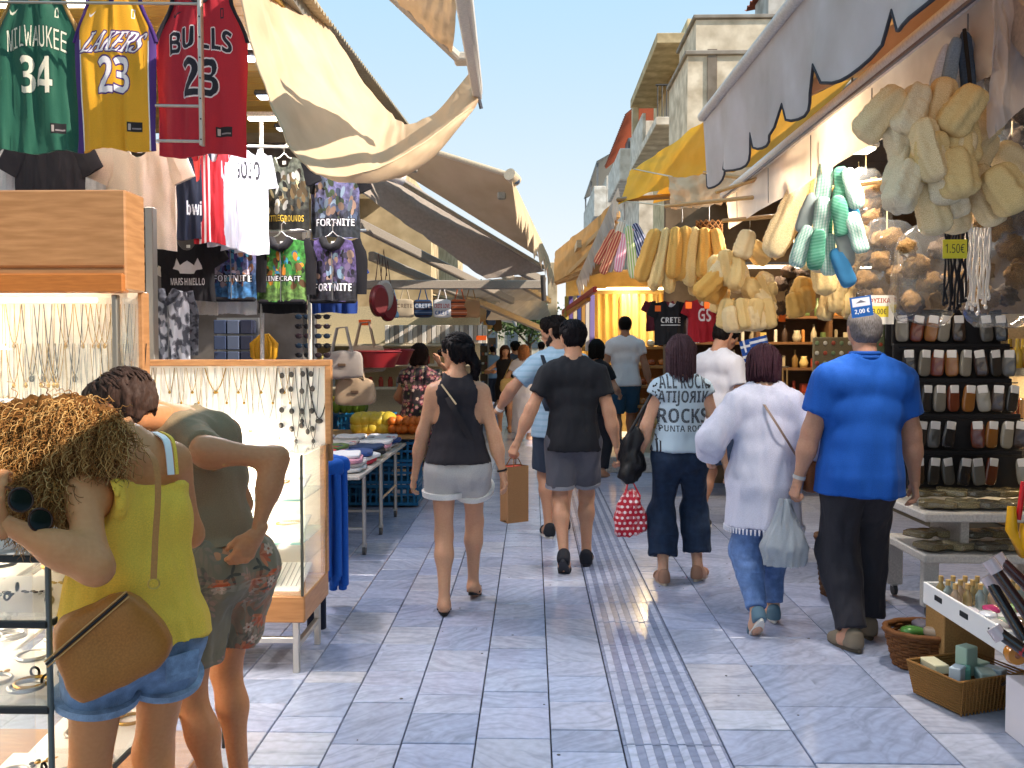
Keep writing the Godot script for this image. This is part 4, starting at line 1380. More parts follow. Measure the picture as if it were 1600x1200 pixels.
	dotted_bag(r[0].transform * Vector3(-0.32, 0.46, 0.0))

	# man in profile, white t-shirt
	p = {"height": 1.80, "girth": 1.02, "skin": "a8755a", "anL": Vector3(-0.09, 0.09, 0.1), "anR": Vector3(0.1, 0.09, -0.12), "look": -0.25, "nod": 0.38, "lean": 0.06, "wrR": Vector3(0.2, 0.98, -0.2), "wrL": Vector3(-0.24, 0.9, -0.1)}
	r = person("man in a white t-shirt and blue shorts looking down at the right stall", W(1116, 828, 7.8) * Vector3(1, 0, 1), -0.85, p)
	garment(r[0], "tshirt", r[1], cloth("dedce4"), {"kind": "top", "sleeve": 0.66, "hem": 0.09, "loose": 0.028, "cuff": 0.035}, 0.013)
	garment(r[0], "shorts", r[1], cloth("3b4d6b"), {"kind": "bottom", "leg": 0.85, "width": 0.045, "loose": 0.026}, 0.013)
	for d in ["L", "R"]: shoe(r[0], r[1], d, M("24252b", 0.8), M("d9d6d0", 0.7))
	hair(r[0], r[1], "1d1615", "short"); face_marks(r[0], r[1], "1d1512")

	# woman in white tunic
	p = {"height": 1.57, "fem": true, "girth": 1.14, "wide": 1.08, "skin": "c0947c", "anL": Vector3(-0.09, 0.13, 0.22), "anR": Vector3(0.07, 0.085, -0.05), "ftL": Vector3(-0.05, -0.75, -0.8), "ftR": Vector3(0.1, 0, -1),
		"wrL": Vector3(-0.28, 0.93, -0.16), "wrR": Vector3(0.26, 0.86, -0.12), "look": -0.45, "nod": 0.3, "lean": 0.05}
	r = person("woman in a white fringed tunic and light blue jeans with plum hair", W(1192, 976, 5.07) * Vector3(1, 0, 1), 0.0, p, 0.012)
	garment(r[0], "tunic", r[1], cloth("d5d6ea"), {"kind": "top", "sleeve": 1.62, "hem": 0.27, "loose": 0.03, "cuff": 0.045, "crease": 0.018, "folds": Vector3(9, 1.3, 9), "hem_tilt": 0.0}, 0.011)
	var fr := MB.new()
	for i in 60:
		var a := TAU * i / 60.0
		var q := Vector3(cos(a) * 0.222, r[1].hips.y - 0.262, sin(a) * 0.178)
		fr.tube([q, q + Vector3(0, -0.03, 0)], [0.007, 0.004], 5)
	obj("fringe", fr, cloth("e4e4f0"), r[0])
	garment(r[0], "jeans", r[1], cloth("6f8fc9", {"tex": denim_tex(), "scale": 3.0}), {"kind": "bottom", "leg": 1.93, "width": 0.022, "knee": 1.1, "loose": 0.018}, 0.011)
	for d in ["L", "R"]: shoe(r[0], r[1], d, M("587486", 0.8), M("d7d3cb", 0.7), 0.3)
	hair(r[0], r[1], "4a2c3a", "bob")
	strap(r[0], r[1], [r[1].shL + Vector3(0.09, 0.075, 0.01), r[1].ribs + Vector3(0.02, 0.06, 0.16), r[1].belly + Vector3(0.185, -0.03, 0.1)], 0.012, M("8a7468", 0.6))
	small_bag(r[0].transform * Vector3(0.25, 0.86, -0.02))

	# man in blue polo
	p = {"height": 1.75, "girth": 1.12, "wide": 1.12, "skin": "b07f68", "anL": Vector3(-0.07, 0.09, 0.1), "anR": Vector3(0.1, 0.09, -0.12), "ftL": Vector3(-0.3, -0.1, -1), "ftR": Vector3(0.2, 0, -1),
		"wrL": Vector3(-0.31, 0.86, -0.05), "wrR": Vector3(0.32, 0.86, -0.08), "look": -0.05, "handL": {"curl": 1.25}, "side": -0.03}
	r = person("grey-haired man in a royal blue polo shirt and charcoal trousers", W(1340, 1000, 4.75) * Vector3(1, 0, 1), 0.0, p, 0.012)
	garment(r[0], "polo_shirt", r[1], cloth("1257b8"), {"kind": "top", "sleeve": 0.68, "hem": 0.13, "loose": 0.03, "cuff": 0.034, "crease": 0.016, "folds": Vector3(7, 1.0, 7)}, 0.011)
	var co := MB.new()
	for i in 2: co.tube(_ring(r[1].neck + Vector3(0, 0.022 + 0.02 * i, -0.004), 0.073 - 0.004 * i, 24), 0.013, 8)
	obj("collar", co, cloth("0f4fa8"), r[0])
	garment(r[0], "trousers", r[1], cloth("302f37"), {"kind": "bottom", "leg": 1.95, "width": 0.042, "knee": 0.85, "loose": 0.018, "crease": 0.018}, 0.011)
	for d in ["L", "R"]: shoe(r[0], r[1], d, M("7d7161", 0.8), M("4d453b", 0.7), 0.2)
	hair(r[0], r[1], "8d8a8c", "crop")
	wristband(r[0], r[1], "L", "b5b4b2", 0.012)
	plastic_bag(r[0].transform * (r[1].wrL + Vector3(-0.06, -0.1, -0.03)))

	# man in white t-shirt farther along, on the shop step
	p = {"height": 1.78, "girth": 1.0, "skin": "8f6248", "anL": Vector3(-0.09, 0.15, 0.24), "anR": Vector3(0.08, 0.09, -0.1), "ftL": Vector3(0, -0.9, -0.7), "wrL": Vector3(-0.32, 0.9, 0.02), "wrR": Vector3(0.33, 0.88, 0.05)}
	r = person("man seen from behind in a white t-shirt and teal knee shorts, farther along", W(976, 690, 11.9) * Vector3(1, 0, 1) + Vector3(0, 0.2, 0), 0.0, p, 0.018)
	garment(r[0], "tshirt", r[1], cloth("f3efee"), {"kind": "top", "sleeve": 0.5, "hem": 0.06, "loose": 0.03, "cuff": 0.03}, 0.017)
	garment(r[0], "shorts", r[1], cloth("2f5672"), {"kind": "bottom", "leg": 0.9, "width": 0.045, "loose": 0.028}, 0.017)
	for d in ["L", "R"]: shoe(r[0], r[1], d, M("2a2a30", 0.8), M("3a3a40", 0.7))
	hair(r[0], r[1], "15100f", "crop", 0.012)

	# distant people
	p = {"height": 1.62, "fem": true, "skin": "c79b80", "wrL": Vector3(-0.2, 1.0, -0.12), "wrR": Vector3(0.2, 1.05, -0.2)}
	r = person("distant woman in a long white dress with a straw coloured bag", W(818, 682, 15.5) * Vector3(1, 0, 1), -0.3, p, 0.022)
	garment(r[0], "dress", r[1], cloth("e1e0f0"), {"kind": "top", "sleeve": 0.5, "hem": 0.72, "loose": 0.04}, 0.022)
	hair(r[0], r[1], "b07a55", "long", 0.014)
	straw_bag(r[0].transform * Vector3(-0.22, 0.95, 0.12))
	p = {"height": 1.62, "fem": true, "skin": "b98567", "wrL": Vector3(-0.2, 1.2, -0.25), "wrR": Vector3(0.24, 1.15, -0.25), "look": 0.2}
	r = person("distant woman in a short black dress facing the camera", W(789, 668, 17.0) * Vector3(1, 0, 1), PI, p, 0.022)
	garment(r[0], "dress", r[1], cloth("1c191d"), {"kind": "top", "sleeve": 0.0, "hem": 0.25, "loose": 0.025}, 0.022)
	hair(r[0], r[1], "5a3a2a", "long", 0.014); face_marks(r[0], r[1], "2d1d14")
	p = {"height": 1.7, "skin": "a97a5e", "wrL": Vector3(-0.28, 0.95, -0.1)}
	r = person("distant man in dark grey top between two women", W(806, 664, 17.6) * Vector3(1, 0, 1), 0.5, p, 0.022)
	garment(r[0], "tshirt", r[1], cloth("3b4450"), {"kind": "top", "sleeve": 0.6, "hem": 0.1, "loose": 0.03}, 0.022)
	garment(r[0], "trousers", r[1], cloth("2c313b"), {"kind": "bottom", "leg": 1.9, "width": 0.04}, 0.022)
	hair(r[0], r[1], "17130f", "short", 0.014)
	p = {"height": 1.66, "skin": "a97a5e", "fem": true, "wrR": Vector3(0.2, 1.0, -0.25), "look": 0.6}
	r = person("distant person in black top partly hidden behind the man in black", W(930, 740, 11.0) * Vector3(1, 0, 1), -0.6, p, 0.02)
	garment(r[0], "top", r[1], cloth("18171b"), {"kind": "top", "sleeve": 0.6, "hem": 0.1, "loose": 0.03}, 0.02)
	garment(r[0], "trousers", r[1], cloth("26262c"), {"kind": "bottom", "leg": 1.9, "width": 0.04}, 0.02)
	hair(r[0], r[1], "17130f", "bob", 0.014)
	for e in [["far pedestrian in a cream top near the end of the lane", 846, 21.0, "d8cdb8", "6b5a48", 0.2], ["far pedestrian in a dark red top near the end of the lane", 806, 23.0, "7a2a30", "2c2c34", PI], ["far pedestrian in a pale blue top, farthest along the lane", 770, 25.0, "9fb6cc", "3a3a44", 0.4]]:
		p = {"height": rnd(1.6, 1.75), "skin": "b98567"}
		r = person(e[0], W(e[1], 640, e[2]) * Vector3(1, 0, 1), e[5], p, 0.03)
		garment(r[0], "top", r[1], cloth(e[3]), {"kind": "top", "sleeve": 0.6, "hem": 0.1, "loose": 0.03}, 0.03)
		garment(r[0], "trousers", r[1], cloth(e[4]), {"kind": "bottom", "leg": 1.9, "width": 0.04}, 0.03)
		hair(r[0], r[1], "2a1d16", "crop", 0.016)
	# woman in floral dress at the fruit stall
	p = {"height": 1.6, "fem": true, "girth": 1.1, "skin": "a97355", "wrR": Vector3(0.15, 1.42, -0.22), "elR": Vector3(0.34, 1.3, -0.18), "wrL": Vector3(-0.22, 0.95, -0.25), "look": 0.2, "handR": {"dir": Vector3(-0.3, 1, -0.1)}}
	r = person("woman in a dark floral dress at the fruit stall with one hand raised", W(655, 745, 9.4) * Vector3(1, 0, 1), -0.25, p, 0.016)
	garment(r[0], "dress", r[1], floral(), {"kind": "top", "sleeve": 0.4, "hem": 0.5, "loose": 0.03}, 0.016)
	hair(r[0], r[1], "33201a", "bob", 0.012)
	near_women()


func _ring(c: Vector3, r: float, n: int, sq := 1.0) -> Array:
	var o := []
	for i in n + 1: o.append(c + Vector3(cos(TAU * i / n) * r, 0, sin(TAU * i / n) * r * sq))
	return o


func strap(root: Node3D, j: Dictionary, pts: Array, w: float, m: Material) -> void:
	var rows := [[], []]
	for i in 17:
		var u := float(i) / 16.0 * (pts.size() - 1)
		var p := _cr(pts, minf(u, pts.size() - 1.001))
		var q := _cr(pts, minf(u + 0.02, pts.size() - 1.0))
		var side := (q - p).cross(Vector3(0, 0.2, 1)).normalized() * w * 0.5
		rows[0].append(p + side); rows[1].append(p - side)
	var mb := MB.new(); mb.sheet(rows, 0.004)
	obj("strap", mb, m, root)


func wristband(root: Node3D, j: Dictionary, d: String, c: String, w := 0.007) -> void:
	var a: Vector3 = j["wr" + d]; var b: Vector3 = j["el" + d]
	var mb := MB.new(); var u := (b - a).normalized()
	mb.tube([a + u * 0.015, a + u * (0.015 + w * 1.6)], 0.034 * j.s, 18)
	obj("wristband", mb, M(c, 0.4), root)


func sunglasses(root: Node3D, j: Dictionary) -> void:
	var H: Basis = j.HB; var at: Vector3 = j.head
	var mb := MB.new()
	for d in [-1.0, 1.0]:
		mb.blob(at + H * Vector3(d * 0.034, 0.002, -0.112), Vector3(0.03, 0.023, 0.006), null, 0, 1, 12, H)
		mb.tube([at + H * Vector3(d * 0.064, 0.008, -0.105), at + H * Vector3(d * 0.08, 0.008, 0.0)], 0.0035, 6)
	obj("sunglasses", mb, M("121114", 0.15), root)


func stripes_tex() -> Texture2D:
	if mats.has("stripes"): return mats.stripes
	var im := canvas(64, 64, Color(0.95, 0.97, 1))
	for y in 64:
		if y % 16 < 6: im.fill_rect(Rect2i(0, y, 64, 1), Color(0.85, 0.9, 0.94))
	mats.stripes = tex(im)
	return mats.stripes


func denim_tex() -> Texture2D:
	if mats.has("denim"): return mats.denim
	var z := noise(0.02, 8, 4); var w := noise(0.4, 9, 2)
	var im := canvas(256, 256, Color.WHITE)
	for y in 256:
		for x in 256:
			var k := 0.82 + 0.22 * z.get_noise_2d(x, y) + 0.1 * w.get_noise_2d(x * 2.0, y * 0.3) + (0.06 if (x + y) % 4 < 2 else 0.0)
			im.set_pixel(x, y, Color(k, k, k))
	mats.denim = tex(im)
	return mats.denim


func floral() -> Material:
	var im := canvas(256, 256, Color("231d22"))
	var g := RandomNumberGenerator.new(); g.seed = 5
	for i in 90:
		var x := g.randf() * 256; var y := g.randf() * 256; var c: Color = [Color("b0546a"), Color("8c2f45"), Color("c98a93"), Color("5a6a45"), Color("d5b5a5")][i % 5]
		for k in 5: spot(im, x + cos(k * 1.256) * 6, y + sin(k * 1.256) * 6, 5, 4, c, k * 1.256)
		spot(im, x, y, 3, 3, Color("e0c080"))
	return cloth(Color.WHITE, {"tex": tex(im), "scale": 2.2})


func letter_print() -> Material:
	var im := canvas(512, 512, Color("a9bccb"))
	var ink := Color("23262f")
	write(im, "ALL ROCK", Rect2(70, 40, 372, 100), ink)
	write(im, "ATIJOЯIK", Rect2(60, 155, 392, 110), ink)
	write(im, "ROCKS", Rect2(66, 280, 380, 105), ink)
	write(im, "PUNTA ROCK", Rect2(76, 400, 360, 44), ink)
	var z := noise(0.15, 4, 3); var big := noise(0.02, 6, 3)
	for y in 512:
		for x in 512:
			var c := im.get_pixel(x, y)
			if z.get_noise_2d(x, y) > 0.22: c = c.lerp(Color("a9bccb"), 0.8)
			if big.get_noise_2d(x, y) > 0.25 and (x < 90 or x > 430): c = ink
			im.set_pixel(x, y, c)
	# mapped on the back of the garment in its own axes
	var m := M(Color.WHITE, 0.85, {"tex": tex(im), "scale": Vector3(2.3, -2.1, 1), "off": Vector3(0.5, 3.02, 0), "sheen": 0.2})
	m.texture_repeat = false
	return m


# ---------- what people carry ----------
func paper_bag(at: Vector3) -> void:
	var t := thing("paper_bag", "tall brown paper carrier bag hanging from the black t-shirt man's hand", "bag", at)
	var b := Basis(Vector3.UP, 0.55)
	var w := 0.085; var d := 0.055; var h := 0.40
	var mb := MB.new()
	var c := [Vector3(-w, 0, d), Vector3(w, 0, d), Vector3(w, 0, -d), Vector3(-w, 0, -d)]
	for i in 4:
		var p: Vector3 = b * c[i]; var q: Vector3 = b * c[(i + 1) % 4]
		var top := Vector3(0, -0.06, 0)
		if i % 2 == 1:
			var m := (p + q) * 0.5 * 0.86
			mb.quad(p + top - Vector3(0, h, 0), m + top - Vector3(0, h * 0.97, 0), m + top, p + top); mb.quad(m + top - Vector3(0, h * 0.97, 0), q + top - Vector3(0, h, 0), q + top, m + top)
		else: mb.quad(p + top - Vector3(0, h, 0), q + top - Vector3(0, h, 0), q + top, p + top)
	mb.quad(b * c[3] + Vector3(0, -h - 0.06, 0), b * c[2] + Vector3(0, -h - 0.06, 0), b * c[1] + Vector3(0, -h - 0.06, 0), b * c[0] + Vector3(0, -h - 0.06, 0))
	obj("bag_body", mb, M("a87b52", 0.8, {"tex": grain(), "tri": true, "scale": 4.0}), t)
	for s in [-1.0, 1.0]:
		var hd := MB.new(); hd.tube([b * Vector3(-0.035, -0.06, d * s * 0.9), b * Vector3(-0.02, -0.01, d * s * 0.4), b * Vector3(0.02, -0.01, d * s * 0.4), b * Vector3(0.035, -0.06, d * s * 0.9)], 0.0035, 6); obj("handle", hd, M("7a5636", 0.8), t)
	var li := MB.new(); li.box(Vector3(0.0, -0.075, 0), Vector3(w * 1.5, 0.02, d * 1.5), 0.004, b); obj("lining", li, M("c43a2a", 0.7), t)


func soft_box(size: Vector3, amp: float, seed_: int, taper := 1.0, power := 3.5) -> MB:
	var mb := MB.new()
	var z := noise(1.0, seed_, 3)
	var st := 0
	for i in 19:
		var la := PI * (i / 18.0 - 0.5)
		for k in 37:
			var lo := TAU * k / 36.0
			var d := Vector3(cos(la) * cos(lo), sin(la), cos(la) * sin(lo))
			var m := pow(pow(absf(d.x), power) + pow(absf(d.y), power) + pow(absf(d.z), power), -1.0 / power)
			var p := d * m
			var tp := lerpf(1.0, taper, p.y * 0.5 + 0.5)
			p = p * size * 0.5 * Vector3(tp, 1, tp)
			p += d * amp * z.get_noise_3dv(p * 6.0)
			mb.vert(p, d, Vector2(p.x, p.y))
	for i in 18:
		for k in 36:
			var q := i * 37 + k
			mb.ix.append_array([q, q + 1, q + 37, q + 1, q + 38, q + 37])
	mb.relax_normals()
	return mb


func backpack(at: Vector3, turn: float) -> void:
	var t := thing("backpack", "dark navy backpack worn by the bearded man in light blue", "backpack", at, turn)
	obj("bag_body", soft_box(Vector3(0.28, 0.4, 0.14), 0.03, 3), cloth("2a3444"), t)
	var mb := soft_box(Vector3(0.2, 0.18, 0.07), 0.02, 5)
	var o := obj("pocket", mb, cloth("313c4e"), t); o.position = Vector3(0, -0.08, 0.08)
	mb = MB.new(); mb.tube([Vector3(-0.1, 0.18, -0.05), Vector3(-0.115, 0.26, -0.12), Vector3(-0.13, 0.28, -0.2)], 0.018, 8, true, 0.4); obj("strap", mb, cloth("1f2733"), t)
	mb = MB.new(); mb.tube([Vector3(0.1, 0.18, -0.05), Vector3(0.115, 0.26, -0.12), Vector3(0.13, 0.28, -0.2)], 0.018, 8, true, 0.4); obj("strap", mb, cloth("1f2733"), t)


func shoulder_bag(top: Vector3, at: Vector3) -> void:
	var t := thing("shoulder_bag", "slouchy black leather shoulder bag beside the woman in culottes", "bag", at)
	obj("bag_body", soft_box(Vector3(0.2, 0.34, 0.15), 0.07, 9, 0.55, 2.6), M("17171b", 0.4, {"tex": grain(), "tri": true, "scale": 5.0}), t)
	var mb := MB.new()
	var up := top - at
	mb.tube([Vector3(-0.03, 0.13, 0.03), up * 0.6 + Vector3(-0.05, 0, 0.06), up + Vector3(0.0, 0.01, 0), up * 0.6 + Vector3(-0.02, 0, -0.08), Vector3(0.03, 0.13, -0.04)], 0.011, 8); obj("handle", mb, M("17171b", 0.45), t)


func dotted_bag(at: Vector3) -> void:
	var t := thing("carrier_bag", "red plastic carrier bag with white dots below the black shoulder bag", "bag", at)
	var im := canvas(256, 256, Color("b3142c"))
	for i in 8:
		for k in 8: spot(im, k * 32 + (16 if i % 2 else 0), i * 32 + 16, 9, 9, Color("f2e6e8"))
	var mb := soft_box(Vector3(0.22, 0.3, 0.09), 0.05, 12, 0.75, 3.0)
	obj("bag_body", mb, M(Color.WHITE, 0.35, {"tex": tex(im), "tri": true, "scale": 3.4, "back": Color(0.3, 0.3, 0.3)}), t)
	mb = MB.new()
	for s in [-1.0, 1.0]: mb.tube([Vector3(-0.05, 0.12, 0.02 * s), Vector3(-0.02, 0.26, 0.0), Vector3(0.05, 0.12, 0.02 * s)], 0.007, 6)
	obj("handle", mb, M("c03040", 0.5), t)


func small_bag(at: Vector3) -> void:
	var t := thing("crossbody_bag", "small tan leather crossbody bag at the tunic woman's hip", "bag", at)
	obj("bag_body", soft_box(Vector3(0.08, 0.2, 0.2), 0.01, 15, 0.9, 4.0), M("9a5d36", 0.5, {"tex": grain(), "tri": true, "scale": 4.0}), t)
	var mb := MB.new(); mb.box(Vector3(0.03, 0.03, 0.0), Vector3(0.05, 0.1, 0.19), 0.01); obj("flap", mb, M("8a5230", 0.5), t)
	mb = MB.new(); mb.box(Vector3(-0.0, 0.1, 0.0), Vector3(0.03, 0.04, 0.05), 0.006); obj("buckle", mb, M("1f1a18", 0.3), t)


func plastic_bag(at: Vector3) -> void:
	var t := thing("plastic_bag", "thin white plastic bag hanging from the blue polo man's hand", "bag", at)
	var film_m := M("d5dde4", 0.3, {"back": Color(0.9, 0.9, 0.95), "tex": grain(), "tri": true, "scale": 6.0})
	var mb := MB.new()
	var z := noise(1.0, 21, 3)
	var rows := []
	for i in 19:
		var v := i / 18.0
		var r := []
		for k in 41:
			var a := TAU * k / 40.0
			var w := lerpf(0.125, 0.02, pow(maxf(0.0, (v - 0.3) / 0.7), 0.85)) if v > 0.3 else lerpf(0.1, 0.125, v / 0.3)
			var p := Vector3(cos(a) * w, -0.36 + v * 0.36, sin(a) * w * 0.6)
			r.append(p * Vector3(1, 1, 1) + Vector3(cos(a), 0, sin(a)) * 0.016 * z.get_noise_3d(a * 3.5, v * 1.5, 0.0) * 2.0)
		rows.append(r)
	mb.sheet(rows)
	for k in 40: mb.tri(Vector3(0, -0.365, 0), rows[0][k], rows[0][k + 1])
	obj("bag_body", mb, film_m, t)
	mb = MB.new()
	for i in 5: mb.blob(Vector3(rnd(-0.05, 0.05), -0.3 + rnd(0, 0.08), rnd(-0.03, 0.03)), Vector3(0.035, 0.03, 0.03), z, 0.2, 1.0, 8)
	var c := obj("contents", mb, M("7e93ad", 0.6), t); c.set_meta("kind", "stuff")


func straw_bag(at: Vector3) -> void:
	var t := thing("straw_bag", "straw coloured shoulder bag of the distant woman in white", "bag", at)
	obj("bag_body", soft_box(Vector3(0.34, 0.26, 0.12), 0.02, 31, 0.9, 3.0), cloth("cdb27a"), t)
	var mb := MB.new(); mb.tube([Vector3(-0.1, 0.1, 0), Vector3(0.05, 0.45, -0.05), Vector3(0.12, 0.1, 0)], 0.012, 6); obj("handle", mb, cloth("a98c58"), t)


func near_women() -> void:
	# woman in yellow
	var at := W(212, 1040, 2.25) * Vector3(1, 0, 1)
	var t := Transform3D(Basis(Vector3.UP, 0.75), at).affine_inverse()
	var p := {"height": 1.58, "fem": true, "girth": 0.92, "wide": 0.95, "skin": "cc7c3c", "lean": 0.10, "hunch": 0.32, "anL": Vector3(-0.09, 0.08, 0.05), "anR": Vector3(0.08, 0.08, -0.06),
		"shL": t * W(126, 770, 2.12), "elL": t * W(150, 888, 1.98), "wrL": t * W(48, 838, 1.95), "wrR": Vector3(0.12, 1.0, -0.38), "J_head": t * W(78, 702, 2.22),
		"J_HB": Basis.from_euler(Vector3(-0.75, 0.45, 0)), "handL": {"curl": 0.85, "dir": t.basis * Vector3(-0.35, 0.9, -0.1), "back": t.basis * Vector3(-0.75, -0.2, 0.6), "pinch": 0.6}}
	var r := person("curly-haired woman in a yellow camisole and denim shorts bending over the jewellery counter", at, 0.75, p, 0.0085)
	var j: Dictionary = r[1]
	var yel := cloth("ffcf4a", {"scale": 7.0})
	garment(r[0], "camisole", j, yel, {"kind": "top", "sleeve": 0.0, "hem": 0.03, "loose": 0.032, "neck": 0.02, "crease": 0.02, "seed": 9, "folds": Vector3(9, 1.4, 9), "hem_tilt": 0.0, "planes": [[j.chest + Vector3(0, -0.06, 0), (j.B2 as Basis).y]], "carve": [[j.shL, j.elL, 0.075], [j.shR, j.shR + Vector3(0.02, -0.1, 0), 0.07]]}, 0.008)
	garment(r[0], "shorts", j, cloth("86a2c4", {"tex": denim_tex(), "scale": 4.0}), {"kind": "bottom", "leg": 0.34, "width": 0.02, "loose": 0.014, "waist": 0.08, "crease": 0.01}, 0.008)
	for d in ["L", "R"]:
		var h: Vector3 = j["hip" + d]; var k: Vector3 = j["kn" + d]
		var mb := MB.new(); mb.tube([h.lerp(k, 0.305), h.lerp(k, 0.355)], [0.105, 0.103], 36); obj("hem_band", mb, cloth("9cb4cf", {"tex": denim_tex(), "scale": 4.0}), r[0])
	var pk := MB.new()
	pk.sheet([[Vector3(0.03, 0.73, 0.13), Vector3(0.11, 0.73, 0.12)], [Vector3(0.025, 0.80, 0.142), Vector3(0.115, 0.80, 0.128)]], 0.004); obj("back_pocket", pk, cloth("93adcc", {"tex": denim_tex(), "scale": 4.0}), r[0])
	for d in [-1.0, 1.0]:
		var B2: Basis = j.B2
		var c0: Vector3 = j.chest + Vector3(0, -0.045, 0) + B2.x * d * 0.085 + B2.z * 0.115
		var c1: Vector3 = j.chest + B2.y * 0.05 + B2.x * d * 0.088 + B2.z * 0.098
		var c2: Vector3 = j.chest + B2.y * 0.105 + B2.x * d * 0.09 + B2.z * 0.02
		strap(r[0], j, [c0, c1, c2], 0.017, M("f0ece4", 0.6))
		strap(r[0], j, [c0 + B2.x * d * 0.016, c1 + B2.x * d * 0.017, c2 + B2.x * d * 0.018], 0.008, yel)
	curls(r[0], j, t)
	# her tan bag
	var bag := thing("shoulder_bag", "tan leather shoulder bag with a black zip on the yellow woman's hip", "bag", W(172, 1004, 2.04), 0.35)
	var bm := M("b9732f", 0.5, {"tex": grain(), "tri": true, "scale": 5.0, "bump": grain(), "depth": 0.15})
	var bb := soft_box(Vector3(0.255, 0.205, 0.12), 0.012, 44, 0.78, 4.0)
	var o := obj("bag_body", bb, bm, bag)
	o.rotation.z = 0.42
	var zr := []
	for i in 9:
		var u := i / 8.0
		zr.append(Basis(Vector3(0, 0, 1), 0.42) * Vector3(lerpf(-0.122, 0.09, u), 0.035 + 0.06 * u, 0.058 - 0.010 * u))
	var zp := MB.new(); zp.tube(zr, 0.0035, 6); obj("zip", zp, M("1c1816", 0.4), bag)
	zp = MB.new()
	for off in [-0.007, 0.007]:
		var z2 := []
		for q in zr: z2.append(q + Vector3(-0.4, 0.9, 0) * off + Vector3(0, 0, 0.001))
		zp.tube(z2, 0.0018, 5)
	obj("stitching", zp, M("cf9a5c", 0.6), bag)
	var sb := MB.new()
	var w0 := W(240, 905, 2.0) - bag.position; var inv := bag.transform.basis.inverse()
	var sp := [inv * w0, inv * (W(243, 840, 2.06) - bag.position), inv * (W(247, 770, 2.12) - bag.position), inv * (W(242, 722, 2.18) - bag.position), inv * (W(225, 700, 2.26) - bag.position)]
	var rows := [[], []]
	for i in 25:
		var u := i / 24.0 * 3.999
		var q := _cr(sp, u)
		rows[0].append(q + Vector3(-0.007, 0, 0)); rows[1].append(q + Vector3(0.007, 0, 0))
	sb.sheet(rows, 0.003); obj("strap", sb, bm, bag)
	var rg := MB.new(); rg.tube(_ring(Vector3.ZERO, 0.012, 16), 0.002, 6); o = obj("ring", rg, metal("c9a24e"), bag); o.position = inv * w0 + Vector3(0, -0.01, 0); o.rotation.x = PI / 2
	# sunglasses held up
	var sg := thing("sunglasses", "dark tortoiseshell sunglasses held up by the woman in yellow", "sunglasses", W(48, 797, 1.93), 0.9)
	sg.rotation.z = -0.9
	for d in [-1.0, 1.0]:
		var mb := MB.new(); mb.blob(Vector3(d * 0.032, 0, 0), Vector3(0.027, 0.023, 0.004), null, 0, 1, 16); obj("lens", mb, M("16201a", 0.08), sg)
		mb = MB.new(); mb.tube(_ring(Vector3(), 0.027, 20), 0.003, 6); o = obj("rim", mb, M("3b2419", 0.2), sg); o.rotation.x = PI / 2; o.position = Vector3(d * 0.032, 0, 0); o.scale = Vector3(1, 1, 0.88)
		mb = MB.new(); mb.tube([Vector3(d * 0.06, 0.006, 0), Vector3(d * 0.063, 0.004, -0.11), Vector3(d * 0.062, -0.015, -0.14)], 0.003, 6); obj("temple", mb, M("3b2419", 0.2), sg)

	# woman in the brown tank top
	at = W(356, 930, 2.85) * Vector3(1, 0, 1)
	t = Transform3D(Basis(Vector3.UP, 1.0), at).affine_inverse()
	p = {"height": 1.64, "fem": true, "girth": 0.82, "skin": "b8703c", "lean": 0.30, "hunch": 0.42, "anL": Vector3(-0.08, 0.08, 0.06), "anR": Vector3(0.09, 0.08, -0.06),
		"shL": t * W(318, 704, 2.72), "elL": t * W(432, 716, 2.76), "wrL": t * W(402, 832, 2.72), "wrR": Vector3(0.1, 1.0, -0.4), "J_head": t * W(196, 636, 2.74),
		"J_HB": Basis.from_euler(Vector3(-0.55, 0.35, 0.0)), "handL": {"curl": 0.5, "dir": t.basis * Vector3(-0.55, -0.85, 0.15), "back": t.basis * Vector3(0.5, -0.2, 0.85)}}
	r = person("short-haired woman in an olive tank top and floral shorts with a hand on her hip", at, 1.0, p, 0.009)
	j = r[1]
	garment(r[0], "tank_top", j, cloth("968060", {"scale": 8.0}), {"kind": "top", "sleeve": 0.0, "hem": -0.05, "loose": 0.014, "neck": 0.07, "flare": false, "crease": 0.008, "carve": [[j.shL + Vector3(-0.03, 0.05, 0), j.shL + Vector3(-0.04, -0.07, 0), 0.07], [j.shR + Vector3(0.03, 0.05, 0), j.shR + Vector3(0.04, -0.07, 0), 0.07]]}, 0.008)
	garment(r[0], "shorts", j, leaf_print(), {"kind": "bottom", "leg": 0.66, "width": 0.034, "loose": 0.016, "waist": 0.09, "crease": 0.018, "folds": Vector3(10, 2.5, 10)}, 0.008)
	var B3: Basis = j.B2
	strap(r[0], j, [j.chest + Vector3(-0.075, -0.06, 0.03) - B3.x * 0.03, j.chest + B3.y * 0.05 - B3.x * 0.07 + B3.z * 0.04, j.neck - B3.x * 0.065 + B3.z * 0.01], 0.02, cloth("c9c2b5"))
	hair(r[0], j, "574239", "short", 0.006)
	face_marks(r[0], j, "3a2a22")


